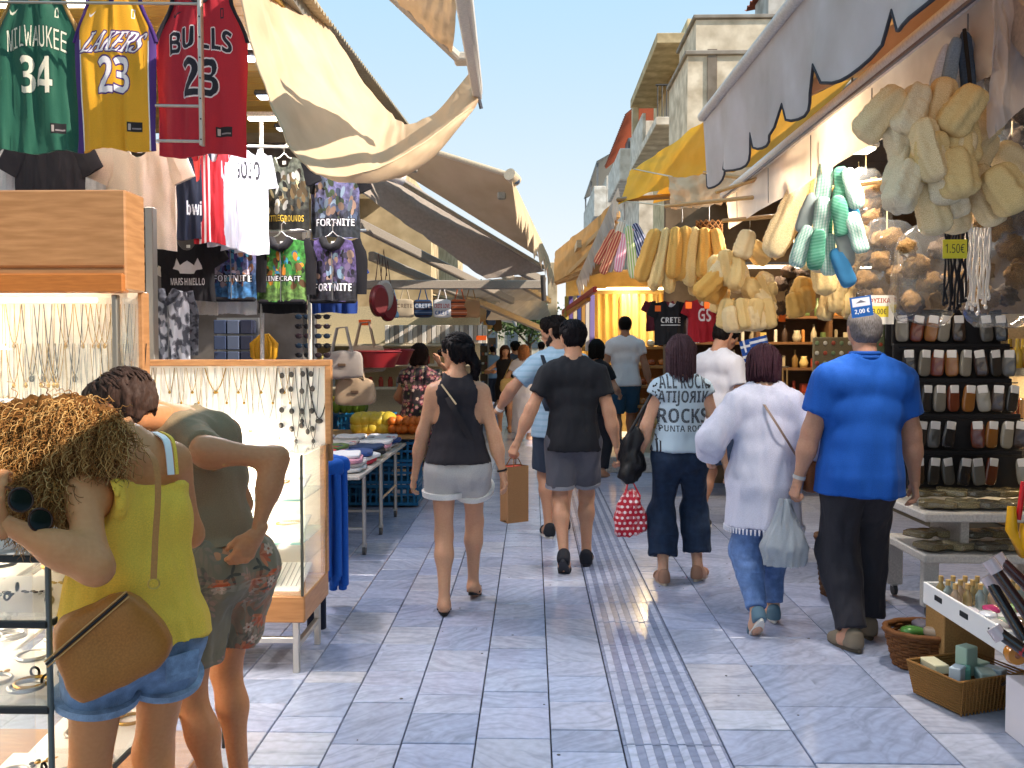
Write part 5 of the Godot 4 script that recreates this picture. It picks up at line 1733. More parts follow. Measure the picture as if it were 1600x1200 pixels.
func curls(root: Node3D, j: Dictionary, t: Transform3D) -> void:
	# a dark mass under hundreds of curled locks
	var vols := [[W(72, 688, 2.22), 0.115, 0.10], [W(118, 668, 2.2), 0.085, 0.075], [W(160, 670, 2.18), 0.048, 0.05], [W(40, 720, 2.18), 0.095, 0.09], [W(78, 765, 2.12), 0.055, 0.08], [W(22, 680, 2.22), 0.09, 0.08]]
	var f := Field.new(t * (vols[0][0] as Vector3) - Vector3.ONE * 0.36, t * (vols[0][0] as Vector3) + Vector3.ONE * 0.36, 0.01, 60.0)
	for v in vols:
		var c: Vector3 = t * (v[0] as Vector3)
		f.cap(c, c + Vector3(0, 0.001, 0), v[1] * 0.86, v[1] * 0.86)
	var mb := MB.new(); f.mesh(mb, noise(1.0, 5, 3), 0.03, Vector3(30, 30, 30))
	var base := obj("hair", mb, M("6e4826", 0.8, {"spec": 0.1}), root)
	var g := RandomNumberGenerator.new(); g.seed = 11
	var cols := ["94622f", "a6733c", "bd8c50", "7a4f28", "cda064"]
	var inv := t.affine_inverse()
	for ci in 5:
		var lk := MB.new()
		for i in 800:
			var v: Array = vols[g.randi() % vols.size()]
			var c: Vector3 = v[0]
			var d := Vector3(g.randfn(), g.randfn(), g.randfn()).normalized()
			if d.z < -0.3: d.z = -d.z
			var p: Vector3 = c + d * v[1] * g.randf_range(0.72, 0.98)
			var flow := (Vector3(g.randf_range(-0.5, 0.6) + (c.x + 1.12) * 1.2, -0.75 + g.randf_range(-0.4, 0.4), 0.25) + d * 0.7).normalized()
			var a := flow.cross(Vector3(g.randfn(), g.randfn(), g.randfn())).normalized()
			var b := flow.cross(a)
			var rad := g.randf_range(0.0035, 0.009); var turns := g.randf_range(2.0, 5.0); var len := g.randf_range(0.04, 0.10)
			var q := []; var rr := []
			var n := 22
			for k in n:
				var u := float(k) / (n - 1)
				q.append(t * (p + flow * len * u + Vector3(0, -0.03, 0) * u * u + (a * cos(u * TAU * turns) + b * sin(u * TAU * turns)) * rad * (0.4 + 0.6 * u)))
				rr.append(0.0017 * (1.0 - 0.6 * u))
			lk.tube(q, rr, 4, false)
		obj("curl_locks", lk, M(cols[ci], 0.65, {"spec": 0.25}), base)


func leaf_print() -> Material:
	var im := canvas(512, 512, Color("80745c"))
	var g := RandomNumberGenerator.new(); g.seed = 8
	for i in 44:
		var x := g.randf() * 512; var y := g.randf() * 512; var a := g.randf() * TAU
		var kind := i % 4
		if kind == 0:
			for k in 5:
				spot(im, x + cos(a + k * 0.5 - 1.0) * 26, y + sin(a + k * 0.5 - 1.0) * 26, 26, 8, [Color("c9552a"), Color("d9794a"), Color("b8451f")][k % 3], a + k * 0.5 - 1.0)
		elif kind == 1:
			for k in 4: spot(im, x + cos(a + k * 1.2) * 20, y + sin(a + k * 1.2) * 20, 20, 6, Color("3a3d38"), a + k * 1.2)
		elif kind == 2:
			for k in 6: spot(im, x + cos(a) * k * 12 + sin(a) * 12 * (1 if k % 2 else -1), y + sin(a) * k * 12 - cos(a) * 12 * (1 if k % 2 else -1), 15, 6, Color("a7806c"), a + (0.7 if k % 2 else -0.7))
		else:
			for k in 6: spot(im, x + cos(k * 1.05) * 12, y + sin(k * 1.05) * 12, 11, 6, Color("d9b9a0"), k * 1.05)
			spot(im, x, y, 5, 5, Color("a8502c"))
	return cloth(Color.WHITE, {"tex": tex(im), "scale": 2.4})


# ---------- hung clothes ----------
# kind: jersey, tee, hoodie; hung by the top centre, front facing +Z
func shirt(called: String, label: String, top: Vector3, w: float, h: float, kind: String, body: Material, side: Material, group := "", turn := 0.0, trim: Material = null, vneck := false) -> Node3D:
	var t := thing(called, label, "shirt" if kind != "hoodie" else "hoodie", top, turn, group)
	if kind == "jersey": t.set_meta("category", "jersey")
	var z := noise(1.0, int(absf(top.x * 997.0)) % 500, 3)
	var nu := 20; var nv := 18
	var rows := []
	for i in nv + 1:
		var v := i / float(nv)
		var r := []
		var half := 1.0
		if kind == "jersey":
			half = 0.64 + 0.36 * smoothstep(0.06, 0.33, v) if v < 0.33 else 1.0 + 0.03 * sin(v * 5.0)
		else:
			half = 0.93 + 0.07 * smoothstep(0.0, 0.3, v)
		for k in nu + 1:
			var u := k / float(nu) * 2.0 - 1.0
			var au := absf(u)
			var nw := 0.42 if kind == "jersey" else 0.34
			var dip := (1.0 - au / nw if vneck else sqrt(maxf(0.0, 1.0 - pow(au / nw, 2.0)))) * 0.15 if au < nw else -0.0
			var yt := -dip * h - maxf(0.0, au - nw) * 0.08 * h
			var y := lerpf(yt, -h * (1.0 + 0.012 * sin(u * 4.0 + top.x * 9.0)), v)
			var x := u * half * w * 0.5
			var fold := 0.020 * z.get_noise_2d(u * 2.2, v * 0.5) * (0.4 + v) + 0.012 * z.get_noise_2d(u * 6.0, v * 1.2 + 7.0)
			r.append(Vector3(x, y, 0.03 * (1.0 - u * u) + fold * 1.6))
		rows.append(r)
	rows.reverse()
	var mb := MB.new(); mb.sheet(rows, 0.014)
	for i in mb.v.size(): mb.t[i] = Vector2(mb.v[i].x / w + 0.5, -mb.v[i].y / h)
	obj("front", mb, body, t)
	rows.reverse()
	if trim:
		mb = MB.new()
		var nk := []
		for k in nu + 1:
			if absf(k / float(nu) * 2.0 - 1.0) < 0.46: nk.append(rows[0][k] + Vector3(0, 0.0, 0.004))
		mb.tube(nk, 0.011, 6); obj("neck_trim", mb, trim, t)
		if kind == "jersey":
			for sd in [0, nu]:
				mb = MB.new()
				var ar := []
				for i in nv + 1:
					if i / float(nv) < 0.36: ar.append(rows[i][sd])
				mb.tube(ar, 0.011, 6); obj("arm_trim", mb, trim, t)
	if kind != "jersey":
		for sg in [-1.0, 1.0]:
			var path := []
			var rr := []
			var long := kind == "hoodie"
			var n := 9
			for i in n:
				var u := i / float(n - 1)
				if long: path.append(Vector3(sg * (w * 0.44 + w * 0.16 * smoothstep(0, 0.35, u)), -0.03 * h - u * h * 0.86, -0.01)); rr.append(w * lerpf(0.15, 0.10, u))
				else: path.append(Vector3(sg * (w * 0.42 + w * 0.2 * u), -0.06 * h - u * h * 0.30, 0.0)); rr.append(w * lerpf(0.19, 0.17, u))
			mb = MB.new(); mb.tube(path, rr, 14, true)
			for i in mb.v.size(): mb.v[i].z = mb.v[i].z * 0.22 - 0.004 + 0.006 * z.get_noise_2d(mb.v[i].y * 9.0, mb.v[i].x * 9.0)
			mb.relax_normals(); obj("sleeve", mb, side, t)
		if kind == "hoodie":
			mb = MB.new(); mb.tube([Vector3(-w * 0.2, -0.01, 0.03), Vector3(-w * 0.12, -h * 0.13, 0.055), Vector3(0, -h * 0.17, 0.06), Vector3(w * 0.12, -h * 0.13, 0.055), Vector3(w * 0.2, -0.01, 0.03)], 0.03, 8); obj("hood", mb, side, t)
			mb = MB.new(); mb.tube([Vector3(0, -h * 0.18, 0.052), Vector3(0.004, -h * 0.6, 0.048), Vector3(0, -h, 0.04)], 0.004, 5); obj("zip", mb, M("8f8f93", 0.3, {"metal": 0.8}), t)
			mb = MB.new(); mb.box(Vector3(0, -h * 1.0, 0.008), Vector3(w * 0.98, h * 0.07, 0.05), 0.012); obj("waistband", mb, side, t)
		mb = MB.new(); mb.box(Vector3(0, -h * 0.075, 0.0), Vector3(w * 0.07, h * 0.05, 0.004), 0.001); obj("neck_label", mb, M("dcdad5", 0.7), t)
	return t


func hanger(at: Vector3, w: float, turn := 0.0) -> void:
	var t := thing("clothes_hanger", "thin wire clothes hanger holding a shirt on the rack", "hanger", at, turn, "wire hangers on the clothes rack")
	var mb := MB.new()
	mb.tube([Vector3(-w / 2, -0.05, 0), Vector3(-0.03, 0.0, 0), Vector3(0, 0.03, 0), Vector3(0.03, 0.0, 0), Vector3(w / 2, -0.05, 0)], 0.005, 6)
	obj("shoulder_wire", mb, metal("d5d5d2", 0.3), t)
	mb = MB.new(); mb.tube([Vector3(0, 0.03, 0), Vector3(0, 0.08, 0), Vector3(0.018, 0.1, 0), Vector3(0.03, 0.085, 0)], 0.003, 6); obj("hook", mb, metal("d5d5d2", 0.3), t)


# an invented all-over print: sky, ground and loose figures of colour
func art(key: int, sky: Color, low: Color, inks: Array, text: String, tc: Color, ty := 0.74, th := 0.11) -> Material:
	var im := canvas(220, 280, sky)
	var g := RandomNumberGenerator.new(); g.seed = key
	var z := noise(0.02, key, 4)
	for y in 280:
		for x in 220:
			var k := smoothstep(0.25, 0.85, y / 280.0 + 0.25 * z.get_noise_2d(x, y))
			im.set_pixel(x, y, sky.lerp(low, k) * (0.85 + 0.4 * z.get_noise_2d(x * 2.0, y * 2.0)))
	for i in 70:
		var c: Color = inks[g.randi() % inks.size()]
		var x := g.randf_range(15, 205); var y := g.randf_range(60, 215); var a := g.randf_range(-0.5, 0.5)
		spot(im, x, y, g.randf_range(4, 14), g.randf_range(7, 24), c.darkened(g.randf() * 0.4), a)
	if text: write(im, text, Rect2(22, 280 * ty, 176, 280 * th), tc, true, 0.0, 3, Color(0.04, 0.04, 0.06))
	return M(Color.WHITE, 0.85, {"tex": tex(im), "sheen": 0.15})


func jersey_print(base: String, trim: String, text: String, num: String, ink: Color, edge: Color, arc: float, slant := 0.0, face := "Droid Sans", side := "") -> Material:
	var im := canvas(320, 420, Color(base))
	if side:
		im.fill_rect(Rect2i(0, 0, 22, 420), Color(side)); im.fill_rect(Rect2i(298, 0, 22, 420), Color(side))
		im.fill_rect(Rect2i(22, 150, 5, 270), Color("e9e4dc")); im.fill_rect(Rect2i(293, 150, 5, 270), Color("e9e4dc"))
	write(im, text, Rect2(48, 132, 224, 50), ink, true, arc, 3, edge, face, slant)
	write(im, num, Rect2(98, 192, 124, 88), ink, true, 0.0, 4, edge)
	# small chest marks and the hem tag
	poly(im, [Vector2(62, 82), Vector2(70, 90), Vector2(96, 78), Vector2(72, 95), Vector2(64, 94)], ink)
	im.fill_rect(Rect2i(232, 74, 12, 24), ink); im.fill_rect(Rect2i(235, 77, 6, 18), Color(base))
	im.fill_rect(Rect2i(212, 352, 58, 24), Color("20191b")); im.fill_rect(Rect2i(216, 356, 10, 16), Color("b9a9a0")); im.fill_rect(Rect2i(230, 366, 36, 4), Color("8c8080"))
	var z := noise(0.25, 3, 2)
	for y in 420:
		for x in 320:
			im.set_pixel(x, y, im.get_pixel(x, y) * (0.96 + 0.05 * z.get_noise_2d(x, y) - (0.04 if (x % 4 == 0 and y % 4 == 0) else 0.0)))
	return M(Color.WHITE, 0.7, {"tex": tex(im), "sheen": 0.2})


func lamp_glow(size: Vector3, c := "fff2d8", e := 2.0) -> Array:
	var mb := MB.new(); mb.box(Vector3.ZERO, size, 0.004)
	return [mb, M(c, 0.5, {"emit": hx(c), "energy": e})]


func build_left() -> void:
	var t: Node3D
	var mb: MB
	var orange := wood("b78354", 1.5)
	# ----- lamps of the clothes shop
	for e in [[420, 152, 6.0], [448, 202, 7.0], [384, 92, 5.4]]:
		var at := W(e[0], e[1], e[2])
		t = thing("flood_lamp", ["flood lamp on a short rod under the plank ceiling, nearest the cream awning", "smaller flood lamp farther back under the plank ceiling", "flood lamp partly behind the red jersey"][[420, 448, 384].find(e[0])], "lamp", at)
		mb = MB.new(); mb.box(Vector3(0, 0.02, 0), Vector3(0.17, 0.035, 0.11), 0.008); obj("housing", mb, metal("55585c", 0.5), t)
		mb = MB.new(); mb.tube([Vector3(0, 0.03, 0), Vector3(0, 3.42 - at.y, 0)], 0.008, 6); obj("rod", mb, metal("4a4a4d", 0.5), t)
		var g := lamp_glow(Vector3(0.14, 0.008, 0.085), "e8f2ff", 3.0); var o := obj("lens", g[0], g[1], t); o.position.y = -0.002
		lamp_area("flood_light", at + Vector3(0, -0.02, 0), Vector3(0.25, -1, 0.35), Vector2(0.14, 0.09), "fbf8ff", 0.7)
	for e in [[420, 186, 6.6, 0.30], [60, 8, 5.0, 1.0], [235, 12, 5.9, 0.9]]:
		var at := W(e[0], e[1], e[2])
		t = thing("tube_lamp", ["short white tube lamp on a post beside the red jersey", "white tube lamp behind the green jersey", "white tube lamp between the yellow and red jerseys"][[420, 60, 235].find(e[0])], "lamp", at)
		var g := lamp_glow(Vector3(e[3], 0.02, 0.04), "fff4e0", 3.0); obj("tube", g[0], g[1], t)
		mb = MB.new(); mb.box(Vector3(0, 0.03, 0), Vector3(e[3] * 1.03, 0.035, 0.07), 0.005); obj("housing", mb, paint("e6e2da"), t)
		lamp_area("tube_light", at + Vector3(0, -0.02, 0.02), Vector3(0.1, -1, 0.5), Vector2(e[3], 0.05), "fff4e4", 0.4)
	# ----- hanging frame with three jerseys
	t = thing("jersey_rack", "silver perforated post and rails in front of the three jerseys", "display rack")
	mb = MB.new(); mb.bar(W(312, -40, 4.5), W(316, 228, 4.5), 0.035, 0.02, 0.003); obj("post", mb, metal("b5ada3", 0.4), t)
	for k in 7:
		mb = MB.new(); var q := W(311.5 + k * 0.5, 26 + k * 32, 4.485); mb.tube([q, q + Vector3(0, 0, 0.006)], 0.004, 8); obj("hole", mb, M("2b2826", 0.8), t)
	for e in [[-20, 3, 312, 6], [243, 165, 312, 166], [245, 220, 312, 221]]:
		mb = MB.new(); mb.tube([W(e[0], e[1], 4.52), W(e[2], e[3], 4.52)], 0.008, 8); obj("rail", mb, metal("b5ada3", 0.4), t)
	var z := 4.65
	var jw := 0.53
	shirt("jersey", "green basketball jersey reading MILWAUKEE 34 with tan trim", W(57, -36, z), 0.42, 0.90, "jersey", jersey_print("1f5a45", "b08a4a", "MILWAUKEE", "34", Color("e6dcc4"), Color("1a4a3a"), 12.0, 0.0, "Droid Sans Mono"), null, "", 0.1, cloth("b08a52"))
	shirt("jersey", "yellow basketball jersey reading LAKERS 23 with purple sides", W(178, -32, z), 0.41, 0.875, "jersey", jersey_print("e3a21e", "4a2a70", "LAKERS", "23", Color("efe6e6"), Color("4a2a70"), 2.0, 0.25, "Droid Serif", "4b2c73"), null, "", 0.05, cloth("4a2a70"), true)
	shirt("jersey", "red basketball jersey reading BULLS 23 behind the silver post", W(314, -34, z + 0.05), 0.475, 0.92, "jersey", jersey_print("b3202f", "1b1b20", "BULLS", "23", Color("22202a"), Color("e2d6d4"), 14.0), null, "", -0.05, cloth("26222a"))
	# tees below the jerseys
	shirt("tshirt", "dark charcoal T-shirt hanging below the green jersey", W(76, 222, 5.4), 0.43, 0.5, "tee", cloth("27242b"), cloth("27242b"))
	shirt("tshirt", "cream T-shirt hanging half behind the tall wooden case", W(218, 222, 5.5), 0.44, 0.66, "tee", cloth("e0cdbb"), cloth("e0cdbb"))
	shirt("tshirt", "white T-shirt edge at far left below the jerseys", W(-4, 228, 5.5), 0.3, 0.55, "tee", cloth("d9d6d6"), cloth("d9d6d6"))
	shirt("tshirt", "white T-shirt with black print behind the charcoal one", W(150, 226, 5.65), 0.3, 0.6, "tee", cloth("d5d2d2"), cloth("d5d2d2"))
	# sideways football shirts
	var sw := [["1c2336", "navy football shirt with a red badge hung edge-on", 298], ["b5232e", "red football shirt with white stripes hung edge-on", 326], ["bfc2cf", "white football shirt hung edge-on beside the red one", 346], ["c6c7d2", "white long football shirt hung edge-on, with black script", 366], ["cfd2dd", "last white football shirt of the edge-on row, dark piping", 386]]
	for i in 5:
		var e: Array = sw[i]
		var im := canvas(96, 128, Color(e[0]))
		if i == 1:
			for k in 3: im.fill_rect(Rect2i(10 + k * 12, 0, 5, 128), Color("e8e2e2"))
		if i == 0:
			poly(im, [Vector2(40, 10), Vector2(62, 10), Vector2(58, 44), Vector2(50, 48)], Color("c33a30")); write(im, "bwin", Rect2(24, 74, 54, 20), Color("e6e6ea"))
		if i > 2: write(im, "GO", Rect2(34, 16, 36, 22), Color("26262c"))
		shirt("football_shirt", e[1], W(e[2] + 6, 232, 6.1 + i * 0.05), 0.24, 0.62 + 0.03 * i, "tee", M(Color.WHITE, 0.7, {"tex": tex(im)}), cloth(e[0]), "", 0.5)
	# printed children's shirts and hoodies
	var black := cloth("1a191e")
	shirt("printed_tshirt", "black T-shirt printed in green and gold, reading BATTLEGROUNDS", W(444, 246, 6.6), 0.36, 0.53, "tee", art(3, Color("6f7568"), Color("2a2a26"), [Color("c9b98c"), Color("3a3428"), Color("d8d6cc"), Color("6d5a3c"), Color("20201e")], "BATTLEGROUNDS", Color("c2a43c"), 0.80, 0.09), black)
	hanger(W(444, 246, 6.62), 0.34)
	shirt("printed_tshirt", "black T-shirt with a blue print reading FORTNITE under the awning fold", W(524, 258, 6.7), 0.36, 0.54, "tee", art(4, Color("7d7aa8"), Color("33383f"), [Color("54607a"), Color("2d2b35"), Color("a88a76"), Color("8fa3b5"), Color("4b5b42")], "FORTNITE", Color("e6e6ea"), 0.74, 0.10), black)
	var mark := canvas(220, 220, Color("19181d"))
	poly(mark, [Vector2(50, 100), Vector2(66, 60), Vector2(82, 88), Vector2(110, 70), Vector2(138, 88), Vector2(154, 60), Vector2(170, 100), Vector2(146, 106), Vector2(138, 118), Vector2(82, 118), Vector2(74, 106)], Color("c9c9cc"))
	write(mark, "MARSHMELLO", Rect2(40, 134, 140, 26), Color("c9c9cc"))
	shirt("printed_tshirt", "plain black T-shirt with a pale grey emblem and lettering", W(294, 378, 6.3), 0.38, 0.42, "tee", M(Color.WHITE, 0.85, {"tex": tex(mark)}), black)
	shirt("hoodie", "blue printed zip hoodie reading FORTNITE beside the black emblem shirt", W(363, 368, 6.45), 0.34, 0.46, "hoodie", art(6, Color("8f86b8"), Color("3f74a8"), [Color("2d6fb0"), Color("d8c9d9"), Color("5b4a8a"), Color("28242e"), Color("c98f6a"), Color("63b5d8")], "FORTNITE", Color("e9eef6"), 0.62, 0.10), black, "", 0.0)
	shirt("hoodie", "green and orange printed hoodie with a grey hood", W(440, 372, 6.5), 0.35, 0.46, "hoodie", art(7, Color("3f8a3c"), Color("6a8f4a"), [Color("2f7a34"), Color("d98a2e"), Color("3a8fb5"), Color("6b4a2c"), Color("8fc24a"), Color("20301e")], "MINECRAFT", Color("d8d8d8"), 0.60, 0.08), black)
	shirt("hoodie", "black sleeved hoodie with purple sky print reading FORTNITE", W(520, 372, 6.55), 0.35, 0.46, "hoodie", art(9, Color("6a5a92"), Color("2b2b33"), [Color("3d3a4c"), Color("7a6a8f"), Color("a58a7a"), Color("23222a"), Color("7f9ab0")], "FORTNITE", Color("ecebee"), 0.72, 0.12), black)
	hanger(W(363, 366, 6.47), 0.3); hanger(W(440, 368, 6.52), 0.3); hanger(W(520, 368, 6.57), 0.3)
	var camo := canvas(128, 128, Color("b5b5ba"))
	var cz := noise(0.04, 4, 2)
	for y in 128:
		for x in 128: camo.set_pixel(x, y, [Color("c9c9cd"), Color("83848a"), Color("4d4e55")][clampi(int(cz.get_noise_2d(x, y) * 3.5 + 1.3), 0, 2)])
	shirt("jacket", "grey camouflage jacket hanging at the left end of the rack", W(266, 452, 6.0), 0.26, 0.5, "hoodie", M(Color.WHITE, 0.8, {"tex": tex(camo)}), cloth("77787e", {"tex": tex(camo), "scale": 4.0}))
	for e in [["white shirt hem showing below the blue hoodie", 362, "d9d6d6", 6.62], ["black shirt showing below the green hoodie", 440, "18171b", 6.7], ["royal blue shirt showing below the black sleeved hoodie", 520, "1d3d86", 6.75], ["cream shirt showing below the black emblem shirt", 300, "d9cfc4", 6.5]]:
		shirt("tshirt", e[0], W(e[1], 400, e[3]), 0.36, 0.43, "tee", cloth(e[2]), cloth(e[2]))
	t = thing("clothes_rack", "white steel rack that carries the printed shirts and hoodies", "clothes rack")
	for e in [[228, 226, 6.4, 572, 232, 6.9], [228, 362, 6.4, 572, 360, 6.9]]:
		mb = MB.new(); mb.tube([W(e[0], e[1], e[2]), W(e[3], e[4], e[5])], 0.012, 8); obj("rail", mb, metal("d2d0cc", 0.35), t)
	for e in [[408, 186, 410, 600], [483, 360, 485, 600]]:
		mb = MB.new(); mb.tube([W(e[0], e[1], 6.72), W(e[2], e[3], 6.72)], 0.016, 8); obj("post", mb, paint("d8d4cc"), t)
	# grey slat wall column
	t = thing("slat_wall", "narrow grey slatted wall panel beside the tall wooden case", "wall panel")
	for i in 9:
		mb = MB.new(); mb.box(Vector3(-2.22, 1.5 + i * 0.098, -4.95), Vector3(0.13, 0.088, 0.03), 0.006); obj("slat", mb, paint("98928c"), t)
	mb = MB.new(); mb.box(Vector3(-2.22, 1.9, -4.975), Vector3(0.13, 0.9, 0.015)); obj("backing", mb, paint("5b5855"), t)
	mb = MB.new(); mb.box(Vector3(-2.12, 1.6, -4.96), Vector3(0.045, 1.5, 0.06), 0.004); obj("edge_post", mb, metal("aaa59e", 0.45), t)
	left_cases(orange)
	left_stall()


# ---------- jewellery ----------
func chain_mesh(w: float, drop: float, r: float, pend: float) -> MB:
	var mb := MB.new()
	var p := []
	for i in 17:
		var u := i / 16.0 * 2.0 - 1.0
		p.append(Vector3(u * w * 0.5 * (1.0 - 0.25 * (1.0 - absf(u))), -drop * (1.0 - pow(absf(u), 2.2)), 0))
	mb.tube(p, r, 5, false)
	if pend > 0.0: mb.blob(Vector3(0, -drop - pend, 0.002), Vector3(pend * 0.8, pend, 0.004), null, 0, 1, 8)
	return mb


func left_cases(orange: Material) -> void:
	var t: Node3D
	var mb: MB
	var o: Node3D
	var cream := M("efe4d2", 0.7)
	var gold := M("b08a3e", 0.3, {"metal": 0.9}); var silver := M("a9a7a3", 0.3, {"metal": 0.9}); var dark := M("4f4a46", 0.35, {"metal": 0.7})
	# tall lit case at the left edge
	t = thing("display_case", "tall wooden display case with lit necklaces at the left edge", "display case")
	var ax := -1.52
	mb = MB.new(); mb.box(Vector3(-2.2, 1.955, -3.28), Vector3(1.48, 0.36, 0.16), 0.006); obj("header", mb, orange, t)
	mb = MB.new(); mb.box(Vector3(-2.2, 1.86, -3.199), Vector3(1.47, 0.012, 0.006), 0.003); obj("header_groove", mb, wood("8f5526"), t)
	mb = MB.new(); mb.box(Vector3(-2.2, 1.80, -3.21), Vector3(1.47, 0.07, 0.05), 0.006); obj("header_lip", mb, wood("b86f30"), t)
	mb = MB.new(); mb.box(Vector3(-2.22, 1.4, -3.40), Vector3(1.44, 0.8, 0.03), 0.002); obj("back_panel", mb, cream, t)
	mb = MB.new(); mb.box(Vector3(-1.51, 1.39, -3.22), Vector3(0.022, 0.74, 0.028), 0.004); obj("corner_post", mb, metal("9a958c", 0.4), t)
	mb = MB.new(); mb.box(Vector3(-1.478, 1.39, -3.38), Vector3(0.02, 0.78, 0.06), 0.004); obj("side_post", mb, orange, t)
	mb = MB.new(); mb.box(Vector3(-2.22, 1.39, -3.215), Vector3(1.39, 0.72, 0.006)); obj("front_glass", mb, glass(), t)
	mb = MB.new(); mb.box(Vector3(-1.486, 1.39, -3.29), Vector3(0.006, 0.72, 0.13)); obj("side_glass", mb, glass(), t)
	mb = MB.new(); mb.box(Vector3(-2.22, 1.04, -3.3), Vector3(1.46, 0.03, 0.2), 0.004); obj("floor_panel", mb, cream, t)
	mb = MB.new(); mb.box(Vector3(-2.3, 1.745, -3.30), Vector3(1.36, 0.012, 0.025), 0.002); obj("light_strip", mb, M("fff1d6", 0.5, {"emit": hx("fff1d6"), "energy": 4.0}), t)
	lamp_area("case_light", Vector3(-2.2, 1.735, -3.32), Vector3(0, -1, -0.3), Vector2(1.2, 0.06), "fff0d8", 0.36)
	var protos := []
	for k in 6:
		var m: MB = chain_mesh([0.045, 0.06, 0.04, 0.07, 0.05, 0.06][k], [0.22, 0.34, 0.40, 0.27, 0.45, 0.15][k], [0.0014, 0.0012, 0.0011, 0.0018, 0.0012, 0.0016][k], [0.009, 0.0, 0.012, 0.014, 0.008, 0.010][k])
		protos.append([m.mesh(), [gold, silver, gold, dark, silver, gold][k]])
	var kinds := ["thin gold chain with a small drop", "fine silver chain in a long loop", "long gold chain with a pendant", "dark beaded chain with an oval medal", "very long fine silver chain", "short gold chain with a bead"]
	for i in 54:
		var k := rng.randi() % 6
		single("necklace", protos[k][0], protos[k][1], kinds[k] + " in the tall lit case", "necklace", "necklaces in the tall lit case", Vector3(-2.06 + (i % 27) * 0.0215 + rnd(-0.006, 0.006), 1.735 - (i / 27) * 0.15, -3.38 + (i / 27) * 0.012 + rnd(0, 0.004)))
	# near counter
	t = thing("jewellery_counter", "glass jewellery counter with several shelves at the bottom left", "counter")
	var cx := -1.17; var cz := -2.12
	for y in [1.06, 0.90, 0.69, 0.40]:
		mb = MB.new(); mb.box(Vector3(cx - 0.62, y, cz - 0.6), Vector3(1.24, 0.008, 1.2)); obj("glass_shelf", mb, glass(), t)
		mb = MB.new(); mb.box(Vector3(cx - 0.62, y - 0.003, cz + 0.004), Vector3(1.24, 0.018, 0.014), 0.003); obj("shelf_edge", mb, M("2b2d2c", 0.4), t)
		mb = MB.new(); mb.box(Vector3(cx + 0.002, y - 0.003, cz - 0.6), Vector3(0.012, 0.016, 1.18), 0.003); obj("shelf_edge", mb, M("3c403e", 0.4), t)
	mb = MB.new(); mb.box(Vector3(cx, 0.56, cz), Vector3(0.013, 1.02, 0.013), 0.003); obj("corner_post", mb, M("5f6562", 0.3), t)
	mb = MB.new(); mb.box(Vector3(cx, 0.56, cz - 1.2), Vector3(0.013, 1.02, 0.013), 0.003); obj("corner_post", mb, M("5f6562", 0.3), t)
	mb = MB.new(); mb.box(Vector3(cx - 0.004, 0.6, cz - 0.6), Vector3(0.005, 0.92, 1.17)); obj("side_glass", mb, glass(), t)
	mb = MB.new(); mb.box(Vector3(cx - 0.64, 0.6, cz - 0.003), Vector3(1.2, 0.92, 0.005)); obj("front_glass", mb, glass(), t)
	mb = MB.new(); mb.box(Vector3(cx - 0.62, 0.07, cz - 0.6), Vector3(1.22, 0.12, 1.16), 0.01); obj("base", mb, orange, t)
	mb = MB.new(); mb.box(Vector3(cx - 0.9, 0.98, cz - 0.1), Vector3(0.9, 0.01, 0.014)); obj("light_strip", mb, M("fff3de", 0.5, {"emit": hx("fff3de"), "energy": 3.0}), t)
	lamp_area("counter_light", Vector3(cx - 0.6, 1.04, cz - 0.3), Vector3(0, -1, -0.1), Vector2(1.0, 0.06), "fff0d8", 0.32)
	lamp_area("counter_light", Vector3(cx - 0.6, 0.88, cz - 0.3), Vector3(0, -1, -0.1), Vector2(1.0, 0.06), "fff0d8", 0.4)
	lamp_area("counter_light", Vector3(cx - 0.6, 0.66, cz - 0.3), Vector3(0, -1, -0.1), Vector2(1.0, 0.06), "fff0d8", 0.4)
	# pads with rings and bangles on the shelves
	var ring_m := MB.new(); ring_m.tube(_ring(Vector3(0, 0.012, 0), 0.010, 12), 0.0028, 6)
	var rot := ring_m
	for i in rot.v.size():
		rot.v[i] = Vector3(rot.v[i].x, rot.v[i].z + 0.012, rot.v[i].y - 0.012); rot.n[i] = Vector3(rot.n[i].x, rot.n[i].z, rot.n[i].y)
	var ring_mesh := rot.mesh()
	var bang := MB.new(); bang.tube(_ring(Vector3(0, 0.005, 0), 0.032, 20), 0.0045, 6); var bang_mesh := bang.mesh()
	var leafm := MB.new()
	for k in 5: leafm.blob(Vector3(k * 0.012 - 0.024, 0.004, 0.004 * (1 if k % 2 else -1)), Vector3(0.008, 0.003, 0.006), null, 0, 1, 7)
	var leaf_mesh := leafm.mesh()
